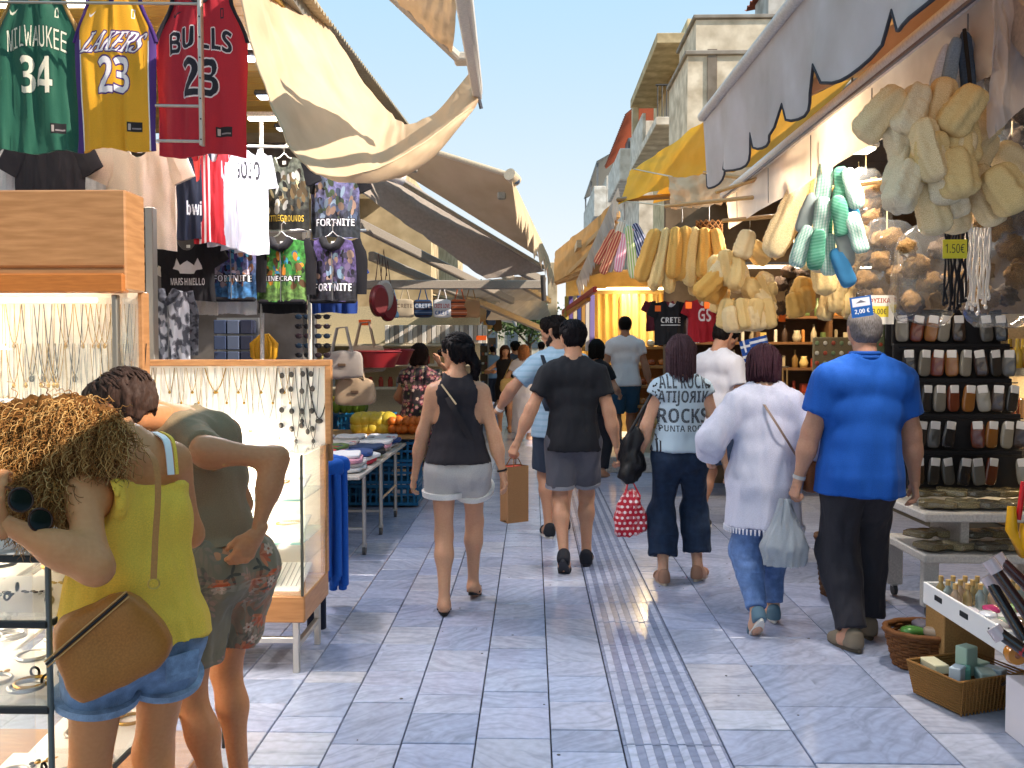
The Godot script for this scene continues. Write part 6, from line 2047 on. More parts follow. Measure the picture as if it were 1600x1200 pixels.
	for e in [[1.066, "white jewellery pad on the counter top", 6], [0.906, "white jewellery pad on the upper glass shelf", 6], [0.696, "white jewellery pad on the middle glass shelf", 6], [0.406, "white jewellery pad on the lowest glass shelf", 4]]:
		for k in e[2]:
			var px: float = cx - 0.14 - (k % 3) * 0.33; var pz: float = cz - 0.17 - (k / 3) * 0.34
			mb = MB.new(); mb.box(Vector3.ZERO, Vector3(0.29, 0.012, 0.30), 0.004)
			single("display_pad", mb, M("e8e4dd", 0.8), e[1], "display pad", e[1] + " row", Vector3(px, e[0] + 0.004, pz), 0.0).rotation.x = 0.12
			for q in 11:
				var at := Vector3(px + rnd(-0.12, 0.12), e[0] + 0.018, pz + rnd(-0.12, 0.12))
				var m: Material = [silver, silver, silver, dark, gold][rng.randi() % 5]
				var kk := rng.randi() % 3
				var n: MeshInstance3D = single(["ring", "bangle", "brooch"][kk], [ring_mesh, bang_mesh, leaf_mesh][kk], m, ["finger ring standing on a white pad in the glass counter", "round bangle lying on a white pad in the glass counter", "small leaf brooch lying on a white pad in the glass counter"][kk], ["ring", "bangle", "brooch"][kk], ["rings", "bangles", "brooches"][kk] + " in the glass counter", at, rnd(0, TAU))
				if e[0] < 0.7 or kk == 1: n.scale = Vector3.ONE * 1.25
	# sloping ring trays behind the counter top
	for k in 4:
		t = thing("ring_tray", "sloping white tray with rows of rings behind the counter, number %d from the corner post" % (k + 1) if false else ["sloping white ring tray nearest the corner post", "sloping white ring tray, second from the corner post", "sloping white ring tray in the rear row nearest the lit case edge", "sloping white ring tray in the rear row, farther left"][k], "tray", Vector3(cx - 0.26 - (k % 2) * 0.34, 1.10 + (k / 2) * 0.2, cz - 0.42 - (k / 2) * 0.26), 0.1)
		t.rotation.x = 0.85
		mb = MB.new(); mb.box(Vector3.ZERO, Vector3(0.31, 0.02, 0.26), 0.005); obj("board", mb, M("ece8e2", 0.7), t)
		for r in 5:
			mb = MB.new(); mb.box(Vector3(0, 0.014, -0.1 + r * 0.05), Vector3(0.29, 0.014, 0.026), 0.005); obj("ring_bar", mb, M("dcd8d2", 0.9), t)
			var many := MB.new()
			for q in 9: many.blob(Vector3(-0.13 + q * 0.032, 0.026, -0.1 + r * 0.05), Vector3(0.007, 0.006, 0.009), null, 0, 1, 7)
			var st := obj("rings", many, [silver, dark, gold][r % 3], t); st.set_meta("kind", "stuff")
	# second showcase
	t = thing("showcase", "wheeled glass showcase in an orange wooden frame with pearl strings", "showcase")
	var x1 := -1.09; var x0 := -1.95; var z0 := -4.24; var z1 := -4.72
	var xm := (x0 + x1) / 2; var zm := (z0 + z1) / 2
	mb = MB.new(); mb.box(Vector3(xm, 0.315, zm), Vector3(x1 - x0, 0.13, 0.5), 0.006); obj("base", mb, orange, t)
	mb = MB.new(); mb.box(Vector3(x1 - 0.012, 0.72, z1 + 0.02), Vector3(0.035, 0.68, 0.05), 0.004); obj("rear_post", mb, orange, t)
	mb = MB.new(); mb.box(Vector3(xm, 0.72, z1 - 0.0), Vector3(x1 - x0, 0.68, 0.02)); obj("rear_panel", mb, M("efe6d8", 0.7), t)
	mb = MB.new(); mb.box(Vector3(x1 - 0.012, 0.72, z0 + 0.008), Vector3(0.012, 0.68, 0.012)); obj("front_post", mb, M("3a3f3c", 0.3), t)
	mb = MB.new(); mb.box(Vector3(xm, 1.068, zm), Vector3(x1 - x0, 0.012, 0.5)); obj("glass_top", mb, glass(), t)
	mb = MB.new(); mb.box(Vector3(xm, 0.72, z0 + 0.004), Vector3(x1 - x0 - 0.02, 0.67, 0.006)); obj("front_glass", mb, glass(), t)
	mb = MB.new(); mb.box(Vector3(x1 - 0.004, 0.72, zm), Vector3(0.006, 0.67, 0.44)); obj("side_glass", mb, glass(), t)
	for y in [0.84, 0.63]:
		mb = MB.new(); mb.box(Vector3(xm, y, zm), Vector3(x1 - x0 - 0.03, 0.008, 0.44)); obj("glass_shelf", mb, M("bfe3d8", 0.05, {"alpha": 0.3}), t)
		mb = MB.new(); mb.box(Vector3(xm, y, z0 - 0.002), Vector3(x1 - x0 - 0.03, 0.009, 0.004)); obj("shelf_edge", mb, M("7fb8a8", 0.1), t)
	mb = MB.new(); mb.box(Vector3(xm, 1.05, z0 - 0.03), Vector3(0.8, 0.012, 0.02)); obj("light_strip", mb, M("fff4e2", 0.5, {"emit": hx("fff4e2"), "energy": 4.0}), t)
	lamp_area("showcase_light", Vector3(xm, 1.04, z0 - 0.08), Vector3(0, -1, -0.4), Vector2(0.8, 0.05), "fff0da", 0.36)
	lamp_area("showcase_light", Vector3(xm, 0.82, z0 - 0.1), Vector3(0, -1, -0.4), Vector2(0.8, 0.05), "fff0da", 0.3)
	for e in [[x1 - 0.05, z0 - 0.02], [x1 - 0.05, z1 + 0.04], [x0 + 0.1, z0 - 0.02], [x0 + 0.1, z1 + 0.04]]:
		mb = MB.new(); mb.box(Vector3(e[0], 0.125, e[1]), Vector3(0.03, 0.25, 0.03), 0.003); obj("leg", mb, metal("c4c2bd", 0.45), t)
	for e in [[x1 - 0.05, 0.13, z0 - 0.02, x1 - 0.05, z1 + 0.04], [x0 + 0.1, 0.16, z0 - 0.02, x1 - 0.05, z0 - 0.02]]:
		mb = MB.new(); mb.bar(Vector3(e[0], e[1], e[2]), Vector3(e[3], e[1], e[4]), 0.028, 0.028, 0.003); obj("stretcher", mb, metal("c4c2bd", 0.45), t)
	var pearl := MB.new()
	for k in 30: pearl.blob(Vector3(cos(k * TAU / 30) * 0.06, 0.004, sin(k * TAU / 30) * 0.04), Vector3(0.005, 0.005, 0.005), null, 0, 1, 6)
	var pearl_mesh := pearl.mesh(); var pearl_m := M("e4ddd0", 0.25, {"coat": 0.6})
	for e in [[0.385, 0.0], [0.635, 1.0], [0.845, 2.0]]:
		for k in 3:
			mb = MB.new(); mb.box(Vector3.ZERO, Vector3(0.22, 0.014, 0.28), 0.004)
			var at := Vector3(x1 - 0.16 - k * 0.25, e[0] + 0.03, zm + 0.03)
			var pad := single("display_pad", mb, M("ebe7e0", 0.8), ["white pad low in the wheeled showcase", "white pad on the lower glass shelf of the wheeled showcase", "white pad on the upper glass shelf of the wheeled showcase"][int(e[1])], "display pad", "pads in the wheeled showcase", at); pad.rotation.x = 0.3
			if e[1] == 0.0:
				for q in 8:
					mb = MB.new(); mb.tube([Vector3(-0.09 + q * 0.025, 0.012, -0.12), Vector3(-0.09 + q * 0.025, 0.014, 0.1)], 0.0022, 5)
					var ln := single("bracelet", mb, silver, "straight silver bracelet on a sloping pad low in the showcase", "bracelet", "silver bracelets low in the showcase", at); ln.rotation.x = 0.3
			else:
				for q in 3: single("pearl_string", pearl_mesh, [pearl_m, gold, pearl_m][q], "small string of beads lying on a pad in the wheeled showcase", "necklace", "strings of beads in the wheeled showcase", at + Vector3(rnd(-0.04, 0.04), 0.02 + q * 0.006, rnd(-0.06, 0.06)), rnd(0, 3))
	t = thing("bracelet_roll", "dark roll stacked with bracelets at the left inside the showcase", "display roll", Vector3(x1 - 0.27, 0.47, z0 - 0.14), 0.9)
	mb = MB.new(); mb.tube([Vector3(0, 0, -0.09), Vector3(0, 0, 0.09)], 0.04, 18); obj("roll", mb, M("2a2c2e", 0.8), t)
	for k in 7:
		mb = MB.new(); mb.tube([Vector3(0, 0, -0.08 + k * 0.026), Vector3(0, 0, -0.068 + k * 0.026)], 0.045, 18); obj("bracelet", mb, [M("b9c4bd", 0.3), M("39424a", 0.3), silver][k % 3], t)
	# necklace board above the showcase
	t = thing("necklace_board", "white necklace board in an orange wooden frame above the wheeled showcase", "display board")
	var bz := -4.76
	mb = MB.new(); mb.box(Vector3(-1.68, 1.255, bz - 0.012), Vector3(1.16, 0.44, 0.02)); obj("panel", mb, M("e9e2d8", 0.75), t)
	for e in [[-1.68, 1.492, 1.22, 0.035], [-1.68, 1.01, 1.22, 0.085]]:
		mb = MB.new(); mb.box(Vector3(e[0], e[1], bz), Vector3(e[2], e[3], 0.04), 0.004); obj("frame_rail", mb, orange, t)
	for x in [-2.265, -1.088]:
		mb = MB.new(); mb.box(Vector3(x, 1.265, bz + 0.001), Vector3(0.035, 0.42, 0.04), 0.004); obj("frame_stile", mb, orange, t)
	var names := ["thin gold chain", "fine silver loop", "long gold chain", "dark chain with medal", "long silver chain", "short gold chain"]
	for i in 34:
		var u := i / 33.0
		var k := [1, 0, 4, 5, 0, 2, 1, 5][i % 8] as int
		if u > 0.86: k = 3
		var n := single("necklace", protos[k][0], protos[k][1], names[k] + " hung on the framed white board", "necklace", "necklaces on the framed white board", Vector3(-2.16 + u * 1.02, 1.465, bz + 0.004 + (i % 3) * 0.003))
		n.scale = Vector3(1.0 + (0.9 if i % 9 == 6 else 0.0), 0.82 if k != 3 else 1.0 + 0.2 * (i % 3), 1)
	var pd := MB.new(); pd.blob(Vector3.ZERO, Vector3(0.014, 0.016, 0.004), null, 0, 1, 10); var pdm := pd.mesh()
	for i in 16:
		single("pendant", pdm, dark, "round dark silver pendant at the right end of the framed board", "pendant", "dark pendants on the framed board", Vector3(-1.34 + (i % 4) * 0.055 + rnd(-0.008, 0.008), 1.45 - (i / 4) * 0.095 - rnd(0, 0.03), bz + 0.012))


func caster(t: Node3D, at: Vector3) -> void:
	var mb := MB.new(); mb.tube([at + Vector3(-0.012, -0.035, 0), at + Vector3(0.012, -0.035, 0)], 0.034, 14); obj("caster", mb, M("4a4a4c", 0.5), t)
	mb = MB.new(); mb.box(at + Vector3(0, 0.0, 0), Vector3(0.035, 0.03, 0.04), 0.004); obj("caster_fork", mb, metal("a9a9a6", 0.4), t)


func left_stall() -> void:
	var t: Node3D
	var mb: MB
	var steel := metal("b5b3ae", 0.4)
	# table with folded T-shirts
	t = thing("folding_table", "long steel-legged table on casters piled with folded T-shirts", "table")
	mb = MB.new(); mb.box(Vector3(-1.72, 0.635, -7.7), Vector3(0.95, 0.025, 2.6), 0.004); obj("tabletop", mb, paint("cfc8bd"), t)
	for zz in [-6.75, -7.5, -8.3]:
		for x in [-1.28, -2.05]:
			mb = MB.new(); mb.tube([Vector3(x, 0.07, zz), Vector3(x, 0.62, zz)], 0.016, 8); obj("leg", mb, steel, t)
			caster(t, Vector3(x, 0.07, zz))
	for e in [[-1.28, 0.2, -6.75, -2.05, -6.75], [-1.28, 0.3, -7.5, -1.28, -8.3], [-1.28, 0.2, -7.5, -2.05, -7.5]]:
		mb = MB.new(); mb.tube([Vector3(e[0], e[1], e[2]), Vector3(e[3], e[1], e[4])], 0.012, 8); obj("stretcher", mb, steel, t)
	var tints := ["e8e6e6", "f0eef0", "2b4a86", "1d1c22", "d8d2ce", "c9364a", "e2e2ec", "31456e", "e9a6b8", "efeff2", "6a8a4a"]
	var words := ["white", "bright white", "blue", "black", "ivory", "red", "pale lilac", "navy", "pink", "snow white", "green"]
	var n := 0
	for row in 5:
		for k in 3:
			for lay in (4 if row == 0 else 3):
				var ci := (row * 5 + k * 3 + lay * 4) % 11
				mb = soft_box(Vector3(0.27 + rnd(-0.02, 0.03), 0.036, 0.36 + rnd(-0.03, 0.03)), 0.014, n, 1.0, 6.0)
				var m: Material = cloth(tints[ci])
				if lay == (3 if row == 0 else 2) and ci % 2 == 0:
					var im := canvas(96, 96, Color(tints[ci]))
					var g := RandomNumberGenerator.new(); g.seed = n
					for q in 14: spot(im, g.randf_range(20, 76), g.randf_range(20, 76), g.randf_range(3, 10), g.randf_range(3, 10), [Color("2d4f9a"), Color("1c1c22"), Color("c23b48")][q % 3])
					m = cloth(Color.WHITE, {"tex": tex(im), "scale": 3.2})
				single("folded_tshirt", mb, m, "%s folded T-shirt, %s of its pile on the steel-legged table" % [words[ci], ["bottom layer", "second layer", "third layer", "top layer"][lay]], "shirt", "folded T-shirts on the table", Vector3(-1.42 - k * 0.3 + rnd(-0.02, 0.02), 0.67 + lay * 0.033, -6.72 - row * 0.43 + rnd(-0.03, 0.03)), rnd(-0.2, 0.2))
				n += 1
	# blue trousers hanging at the showcase corner
	for i in 5:
		t = thing("trousers", ["royal blue trousers hanging nearest the showcase", "royal blue trousers, second of the hanging row", "royal blue trousers, third of the hanging row", "royal blue trousers, fourth of the hanging row", "navy trousers hanging against the showcase side"][i], "trousers", Vector3(-1.15 - 0.03 * (i % 2) + (0.0 if i < 4 else -0.06), 0.88 if i < 4 else 0.8, -5.1 - i * 0.09 if i < 4 else -4.95), 0.25, "trousers hanging by the showcase")
		var c := cloth("1c5fc0") if i < 4 else cloth("171c30")
		for s in [-1.0, 1.0]:
			mb = MB.new(); mb.tube([Vector3(s * 0.025, 0, 0), Vector3(s * 0.03, -0.25, 0.01), Vector3(s * 0.028, -0.62 - 0.05 * i, 0.0)], [0.04, 0.036, 0.042], 12, true, 0.6); obj("leg", mb, c, t)
		mb = soft_box(Vector3(0.12, 0.09, 0.09), 0.03, i + 60); obj("waistband", mb, c, t)
	# blue fruit crates
	var crate := MB.new()
	var w := 0.56; var d := 0.38; var h := 0.21
	for s in [-1.0, 1.0]:
		for yy in [0.015, h - 0.02]:
			crate.box(Vector3(0, yy, s * d / 2), Vector3(w, 0.03, 0.02), 0.003); crate.box(Vector3(s * w / 2, yy, 0), Vector3(0.02, 0.03, d + 0.02), 0.003)
		for k in 9: crate.box(Vector3(-w / 2 + 0.03 + k * (w - 0.06) / 8.0, h / 2, s * d / 2), Vector3(0.018, h - 0.05, 0.014))
		for k in 6: crate.box(Vector3(s * w / 2, h / 2, -d / 2 + 0.03 + k * (d - 0.06) / 5.0), Vector3(0.014, h - 0.05, 0.018))
		crate.box(Vector3(0, h * 0.52, s * d / 2), Vector3(w, 0.02, 0.016))
	crate.box(Vector3(0, 0.008, 0), Vector3(w - 0.02, 0.012, d - 0.01))
	var crate_mesh := crate.mesh()
	var blue := M("1d6f9e", 0.5, {"tex": grain(), "tri": true, "scale": 2.0})
	var lv := ["lowest", "second", "third", "top"]
	for st in 5:
		for k in (3 if st < 3 else 4):
			var at := Vector3([-1.42, -2.0, -2.58, -1.8, -2.45][st], 0.02 + k * 0.215, [-9.0, -9.0, -9.0, -9.75, -9.75][st])
			single("crate", crate_mesh, blue, "blue plastic crate, %s in the %s stack of the fruit stall" % [lv[k], ["front right", "front middle", "front left", "rear right", "rear left"][st]], "crate", "blue crates of the fruit stall", at)
	t = thing("fruit_board", "wooden board laid over the crates under the fruit", "board")
	mb = MB.new(); mb.box(Vector3(-1.85, 0.70, -9.1), Vector3(1.45, 0.03, 0.75), 0.004); obj("board", mb, wood("b98a52"), t)
	var fz := noise(1.0, 2, 2)
	var fruit := [["orange", Vector3(0.05, 0.048, 0.05), "d9742a"], ["melon", Vector3(0.10, 0.085, 0.085), "c9b03a"], ["tomato", Vector3(0.045, 0.04, 0.045), "b5402c"], ["pepper", Vector3(0.05, 0.07, 0.05), "6d8a2e"], ["lemon", Vector3(0.05, 0.036, 0.036), "d8b83a"]]
	for fi in 5:
		mb = MB.new(); mb.blob(Vector3.ZERO, fruit[fi][1], fz, 0.04, 1.0, 12); var fm := mb.mesh()
		for k in 20:
			var col := k % 5; var lay := k / 10
			single(fruit[fi][0], fm, M(fruit[fi][2], 0.4, {"tex": grain(), "tri": true, "scale": 3.0}), "%s in the %s layer of its heap at the fruit stall" % [fruit[fi][0], "upper" if lay else "lower"], fruit[fi][0], "%ss of the fruit stall" % fruit[fi][0], Vector3([-1.28, -1.62, -1.45, -1.95, -2.3][fi] + (col - 2) * 0.07 + rnd(-0.02, 0.02), (0.77 if fi in [0, 1, 2] else 0.95) + lay * 0.075, ([-8.95, -9.05, -9.3, -9.55, -9.7][fi] as float) - (k / 5 % 2) * 0.11), rnd(0, 3))
	# bags, bowls and hats behind the table
	var bagc := [["beige flat handbag hanging lowest by the sunglasses rack", 556, 612, 7.9, "b59c80"], ["taupe handbag with twin handles above the beige one", 572, 560, 8.1, "a08a74"], ["pale grey handbag at the left of the bag cluster", 536, 570, 7.8, "9a8f86"]]
	for e in bagc:
		t = thing("handbag", e[0], "handbag", W(e[1], e[2], e[3]))
		mb = soft_box(Vector3(0.38, 0.24, 0.1), 0.015, e[1], 0.85, 5.0); obj("bag_body", mb, cloth(e[4]), t)
		for s in [-1.0, 1.0]:
			mb = MB.new(); mb.tube([Vector3(-0.1, 0.1, s * 0.03), Vector3(-0.05, 0.32, s * 0.02), Vector3(0.03, 0.33, s * 0.02), Vector3(0.08, 0.1, s * 0.03)], 0.01, 6); obj("handle", mb, cloth(e[4]), t)
		mb = MB.new(); mb.box(Vector3(0, 0.0, 0.055), Vector3(0.07, 0.025, 0.012), 0.004); obj("clasp", mb, M("5a4636", 0.4), t)
	for e in [["red oval basket bowl in front of the hats", 584, 560, 8.0], ["second red oval bowl behind the first", 606, 556, 8.4]]:
		t = thing("basket_bowl", e[0], "bowl", W(e[1], e[2] + 14, e[3]))
		mb = MB.new(); mb.lathe([Vector2(0.02, 0), Vector2(0.17, 0.0), Vector2(0.22, 0.13), Vector2(0.235, 0.14), Vector2(0.225, 0.145), Vector2(0.16, 0.02), Vector2(0.0, 0.015)], 28, Transform3D(Basis.from_scale(Vector3(1.1, 1, 0.75)))); obj("bowl", mb, M("8f1f22", 0.5, {"tex": grain(), "tri": true, "scale": 4.0}), t)
		mb = MB.new(); mb.tube(_ring(Vector3(0, 0.142, 0), 0.232, 28, 0.72), 0.011, 6); obj("rim", mb, M("7a1a1e", 0.5), t)
	for e in [["round dark red bag with grey side hanging under the awning", 592, 470, 8.0, "5e1219"], ["narrow dark red bag beside the round one", 606, 478, 8.3, "6e1620"], ["grey round bag behind the dark red one", 600, 462, 8.2, "8f8a85"]]:
		t = thing("round_bag", e[0], "bag", W(e[1], e[2], e[3]), 0.6)
		mb = MB.new(); mb.lathe([Vector2(0.0, -0.05), Vector2(0.09, -0.05), Vector2(0.11, -0.03), Vector2(0.11, 0.03), Vector2(0.09, 0.05), Vector2(0.0, 0.05)], 24, Transform3D(Basis(Vector3.RIGHT, PI / 2).scaled(Vector3(0.75, 1.3, 1)))); obj("bag_body", mb, M(e[4], 0.5), t)
		mb = MB.new(); mb.tube([Vector3(-0.03, 0.18, 0), Vector3(0, 0.42, 0), Vector3(0.03, 0.18, 0)], 0.005, 5); obj("strap", mb, M("3a1a1c", 0.6), t)
	# printed tote bags in a row
	var totes := [["beige tote bag reading CRETE", 633, "c4b296", "CRETE", "7a6a58"], ["navy striped tote bag reading CRETE", 661, "2c4468", "CRETE", "d8dce6"], ["white tote bag with scattered red and blue lettering", 691, "e4dfdc", "CRETE LOVE", "c2443c"], ["orange and brown striped bag at the right of the tote row", 718, "c2643a", "", ""], ["tan tote bag at the right end of the row", 736, "b5895e", "", ""], ["blue tote bag at the left end of the row", 612, "4a6a86", "la", "e6e6ea"]]
	for e in totes:
		var im := canvas(96, 96, Color(e[2]))
		if "striped" in e[0]:
			for k in 5: im.fill_rect(Rect2i(0, 12 + k * 18, 96, 7), Color(e[2]).lightened(0.35) if k % 2 else Color("3a2a26"))
		if e[3]: write(im, e[3], Rect2(8, 24, 80, 22), Color(e[4])); 
		if "white tote" in e[0]: write(im, "CRETE", Rect2(12, 60, 70, 20), Color("3a5a9a"))
		t = thing("tote_bag", e[0] + ", hanging over the stall", "bag", W(e[1], 482, 9.3))
		mb = soft_box(Vector3(0.19, 0.19, 0.05), 0.008, e[1], 1.0, 6.0)
		for i in mb.v.size(): mb.t[i] = Vector2(mb.v[i].x / 0.19 + 0.5, 0.5 - mb.v[i].y / 0.19)
		obj("bag_body", mb, M(Color.WHITE, 0.85, {"tex": tex(im)}), t)
		mb = MB.new(); mb.tube([Vector3(-0.05, 0.08, 0.01), Vector3(-0.02, 0.2, 0.0), Vector3(0.02, 0.2, 0.0), Vector3(0.05, 0.08, 0.01)], 0.007, 6); obj("handle", mb, cloth(e[2]), t)
	# shelves behind the stall with boxes of small goods
	t = thing("shelf_unit", "cream shelf unit with rows of small souvenirs behind the fruit stall", "shelf unit")
	for y in [1.1, 1.38, 1.62]:
		mb = MB.new(); mb.box(Vector3(-2.0, y, -10.9), Vector3(2.6, 0.03, 0.35), 0.004); obj("shelf", mb, paint("d9c8a8"), t)
	mb = MB.new(); mb.box(Vector3(-2.0, 1.3, -11.1), Vector3(2.7, 1.6, 0.04)); obj("back_panel", mb, paint("e0cfa8"), t)
	var jar := MB.new(); jar.lathe([Vector2(0.0, 0), Vector2(0.03, 0), Vector2(0.032, 0.08), Vector2(0.02, 0.1), Vector2(0.02, 0.12), Vector2(0, 0.12)], 12); var jm := jar.mesh()
	for i in 36:
		var c: String = ["b5a58c", "e2dccf", "6a4a3c", "8c9aa3", "a8443a", "d8c27a"][rng.randi() % 6]
		single("jar", jm, M(c, 0.3), "small souvenir jar on the cream shelf behind the fruit stall", "jar", "souvenir jars behind the fruit stall", Vector3(-3.0 + (i % 18) * 0.115, 1.395 if i < 18 else 1.115, -10.85 + rnd(-0.05, 0.05)))
	var book := MB.new(); book.box(Vector3.ZERO, Vector3(0.05, 0.22, 0.12), 0.004); var bkm := book.mesh()
	for i in 22: single("notebook", bkm, M(["e4dcd0", "c9bfae", "9a8f82", "efe8dc", "b8a894"][i % 5], 0.7), "%s booklet standing in the row on the top shelf" % ["ivory", "beige", "grey brown", "white", "sand"][i % 5], "booklet", "booklets on the top shelf", Vector3(-1.75 + i * 0.056, 1.75, -10.82), rnd(-0.05, 0.05))
	for e in [["orange price card above the fruit stall, left", 570, 504, 8.6], ["orange price card hanging by the far left stalls", 752, 528, 10.5]]:
		mb = MB.new(); mb.box(Vector3.ZERO, Vector3(0.12, 0.055, 0.004), 0.001); single("price_card", mb, M("e8601c", 0.6), e[0], "price card", "", W(e[1], e[2], e[3]))
	# sunglasses rack and bins inside the clothes shop
	t = thing("sunglasses_rack", "tall rotating rack full of dark sunglasses beside the hoodies", "sunglasses rack", W(492, 590, 7.3) * Vector3(1, 0, 1))
	mb = MB.new(); mb.tube([Vector3(0, 0.05, 0), Vector3(0, 2.1, 0)], 0.02, 8); obj("post", mb, metal("8f8f90"), t)
	mb = MB.new(); mb.lathe([Vector2(0.0, 0), Vector2(0.24, 0), Vector2(0.24, 0.03), Vector2(0.03, 0.06), Vector2(0, 0.06)], 20); obj("base", mb, metal("55565a"), t)
	for i in 26:
		mb = MB.new()
		for s in [-1.0, 1.0]: mb.blob(Vector3(s * 0.035, 0, 0.04), Vector3(0.03, 0.022, 0.006), null, 0, 1, 8)
		mb.bar(Vector3(-0.07, 0.01, 0.03), Vector3(0.07, 0.01, 0.03), 0.004, 0.006)
		var o := obj("sunglasses", mb, M(["15151a", "2c2026", "1c2a3a"][i % 3], 0.12), t); o.position = Vector3((i % 2) * 0.16 - 0.08, 1.05 + (i / 2) * 0.078, 0.02)
	t = thing("storage_bins", "rack of clear storage bins with dark goods inside the clothes shop", "storage rack", W(368, 560, 7.4))
	for i in 9:
		mb = MB.new(); mb.box(Vector3((i % 3 - 1) * 0.11, (i / 3) * 0.13, 0), Vector3(0.1, 0.115, 0.12), 0.006); obj("bin", mb, M(["3b4660", "545e74", "2c3042"][i % 3], 0.15), t)
	mb = MB.new(); mb.box(Vector3(0, 0.13, -0.08), Vector3(0.36, 0.42, 0.02), 0.004); obj("rack_frame", mb, metal("9fa3a8"), t)
	t = thing("banana_bunch", "bunch of yellow bananas hanging in the clothes shop doorway", "bananas", W(414, 522, 6.9))
	for i in 6:
		var a := i * 0.5 - 1.25
		mb = MB.new(); mb.tube([Vector3(a * 0.02, 0, 0), Vector3(a * 0.07, -0.08, 0.03), Vector3(a * 0.065, -0.17, 0.03), Vector3(a * 0.045, -0.22, 0.0)], [0.008, 0.026, 0.025, 0.007], 10); obj("banana", mb, M("d39a1e", 0.5, {"tex": grain(), "tri": true, "scale": 3.0}), t)


# ---------- right hand stalls ----------
func loofah_mesh(l: float, r: float, key: int, bend := 0.0) -> ArrayMesh:
	var mb := MB.new()
	var z := noise(1.0, key, 3)
	var n := 26; var seg := 36
	for i in n + 1:
		var u := i / float(n)
		var rr := r * pow(maxf(0.0, 1.0 - pow(absf(u * 2.0 - 1.0), 5.0)), 0.45) * (0.86 + 0.16 * u) + r * 0.16
		for k in seg + 1:
			var a := TAU * k / seg
			var rib := 1.0 + 0.11 * cos(a * 6.0 + u * 0.8) + 0.12 * z.get_noise_3d(cos(a) * 1.2, sin(a) * 1.2, u * 3.0) + 0.09 * z.get_noise_3d(cos(a) * 7.0, sin(a) * 7.0, u * 12.0)
			mb.vert(Vector3(cos(a) * rr * rib + bend * sin(PI * u), -u * l, sin(a) * rr * rib * 0.85), Vector3(cos(a), 0, sin(a)), Vector2(k / float(seg), u * 3.0))
	for i in n:
		for k in seg:
			var q := i * (seg + 1) + k
			mb.ix.append_array([q, q + seg + 1, q + 1, q + 1, q + seg + 1, q + seg + 2])
	for e in [0, n]:
		var c := mb.vert(Vector3(0, -e / float(n) * l + (0.012 if e else -0.012), 0), Vector3.UP if e == 0 else Vector3.DOWN)
		for k in seg: mb.ix.append_array([c, e * (seg + 1) + k, e * (seg + 1) + k + 1] if e == 0 else [c, e * (seg + 1) + k + 1, e * (seg + 1) + k])
	mb.relax_normals()
	return mb.mesh()


func fibre(c: String) -> Material:
	return M(c, 0.9, {"tex": noise_tex("fibre", 0.06, Color(0.82, 0.77, 0.68), Color.WHITE, 5, 256, FastNoiseLite.TYPE_SIMPLEX_SMOOTH, Vector2(4.0, 0.9)), "scale": Vector3(2.0, 0.9, 1), "bump": noise_tex("fibre", 0.06, Color(0.8, 0.76, 0.68), Color.WHITE), "depth": 0.25})


func bunch(called: String, label: String, at: Vector3, items: Array, mats_: Array, protos: Array) -> Node3D:
	var t := thing(called, label, "loofahs", at)
	for i in items.size():
		var e: Array = items[i]
		var o := obj("loofah", protos[i % protos.size()], mats_[i % mats_.size()], t)
		o.position = Vector3(e[0], e[1], e[2])
		o.rotation = Vector3(e[3] if e.size() > 3 else 0.0, i * 0.8, e[4] if e.size() > 4 else 0.0)
		if e.size() > 5: o.scale = Vector3.ONE * e[5]
	return t


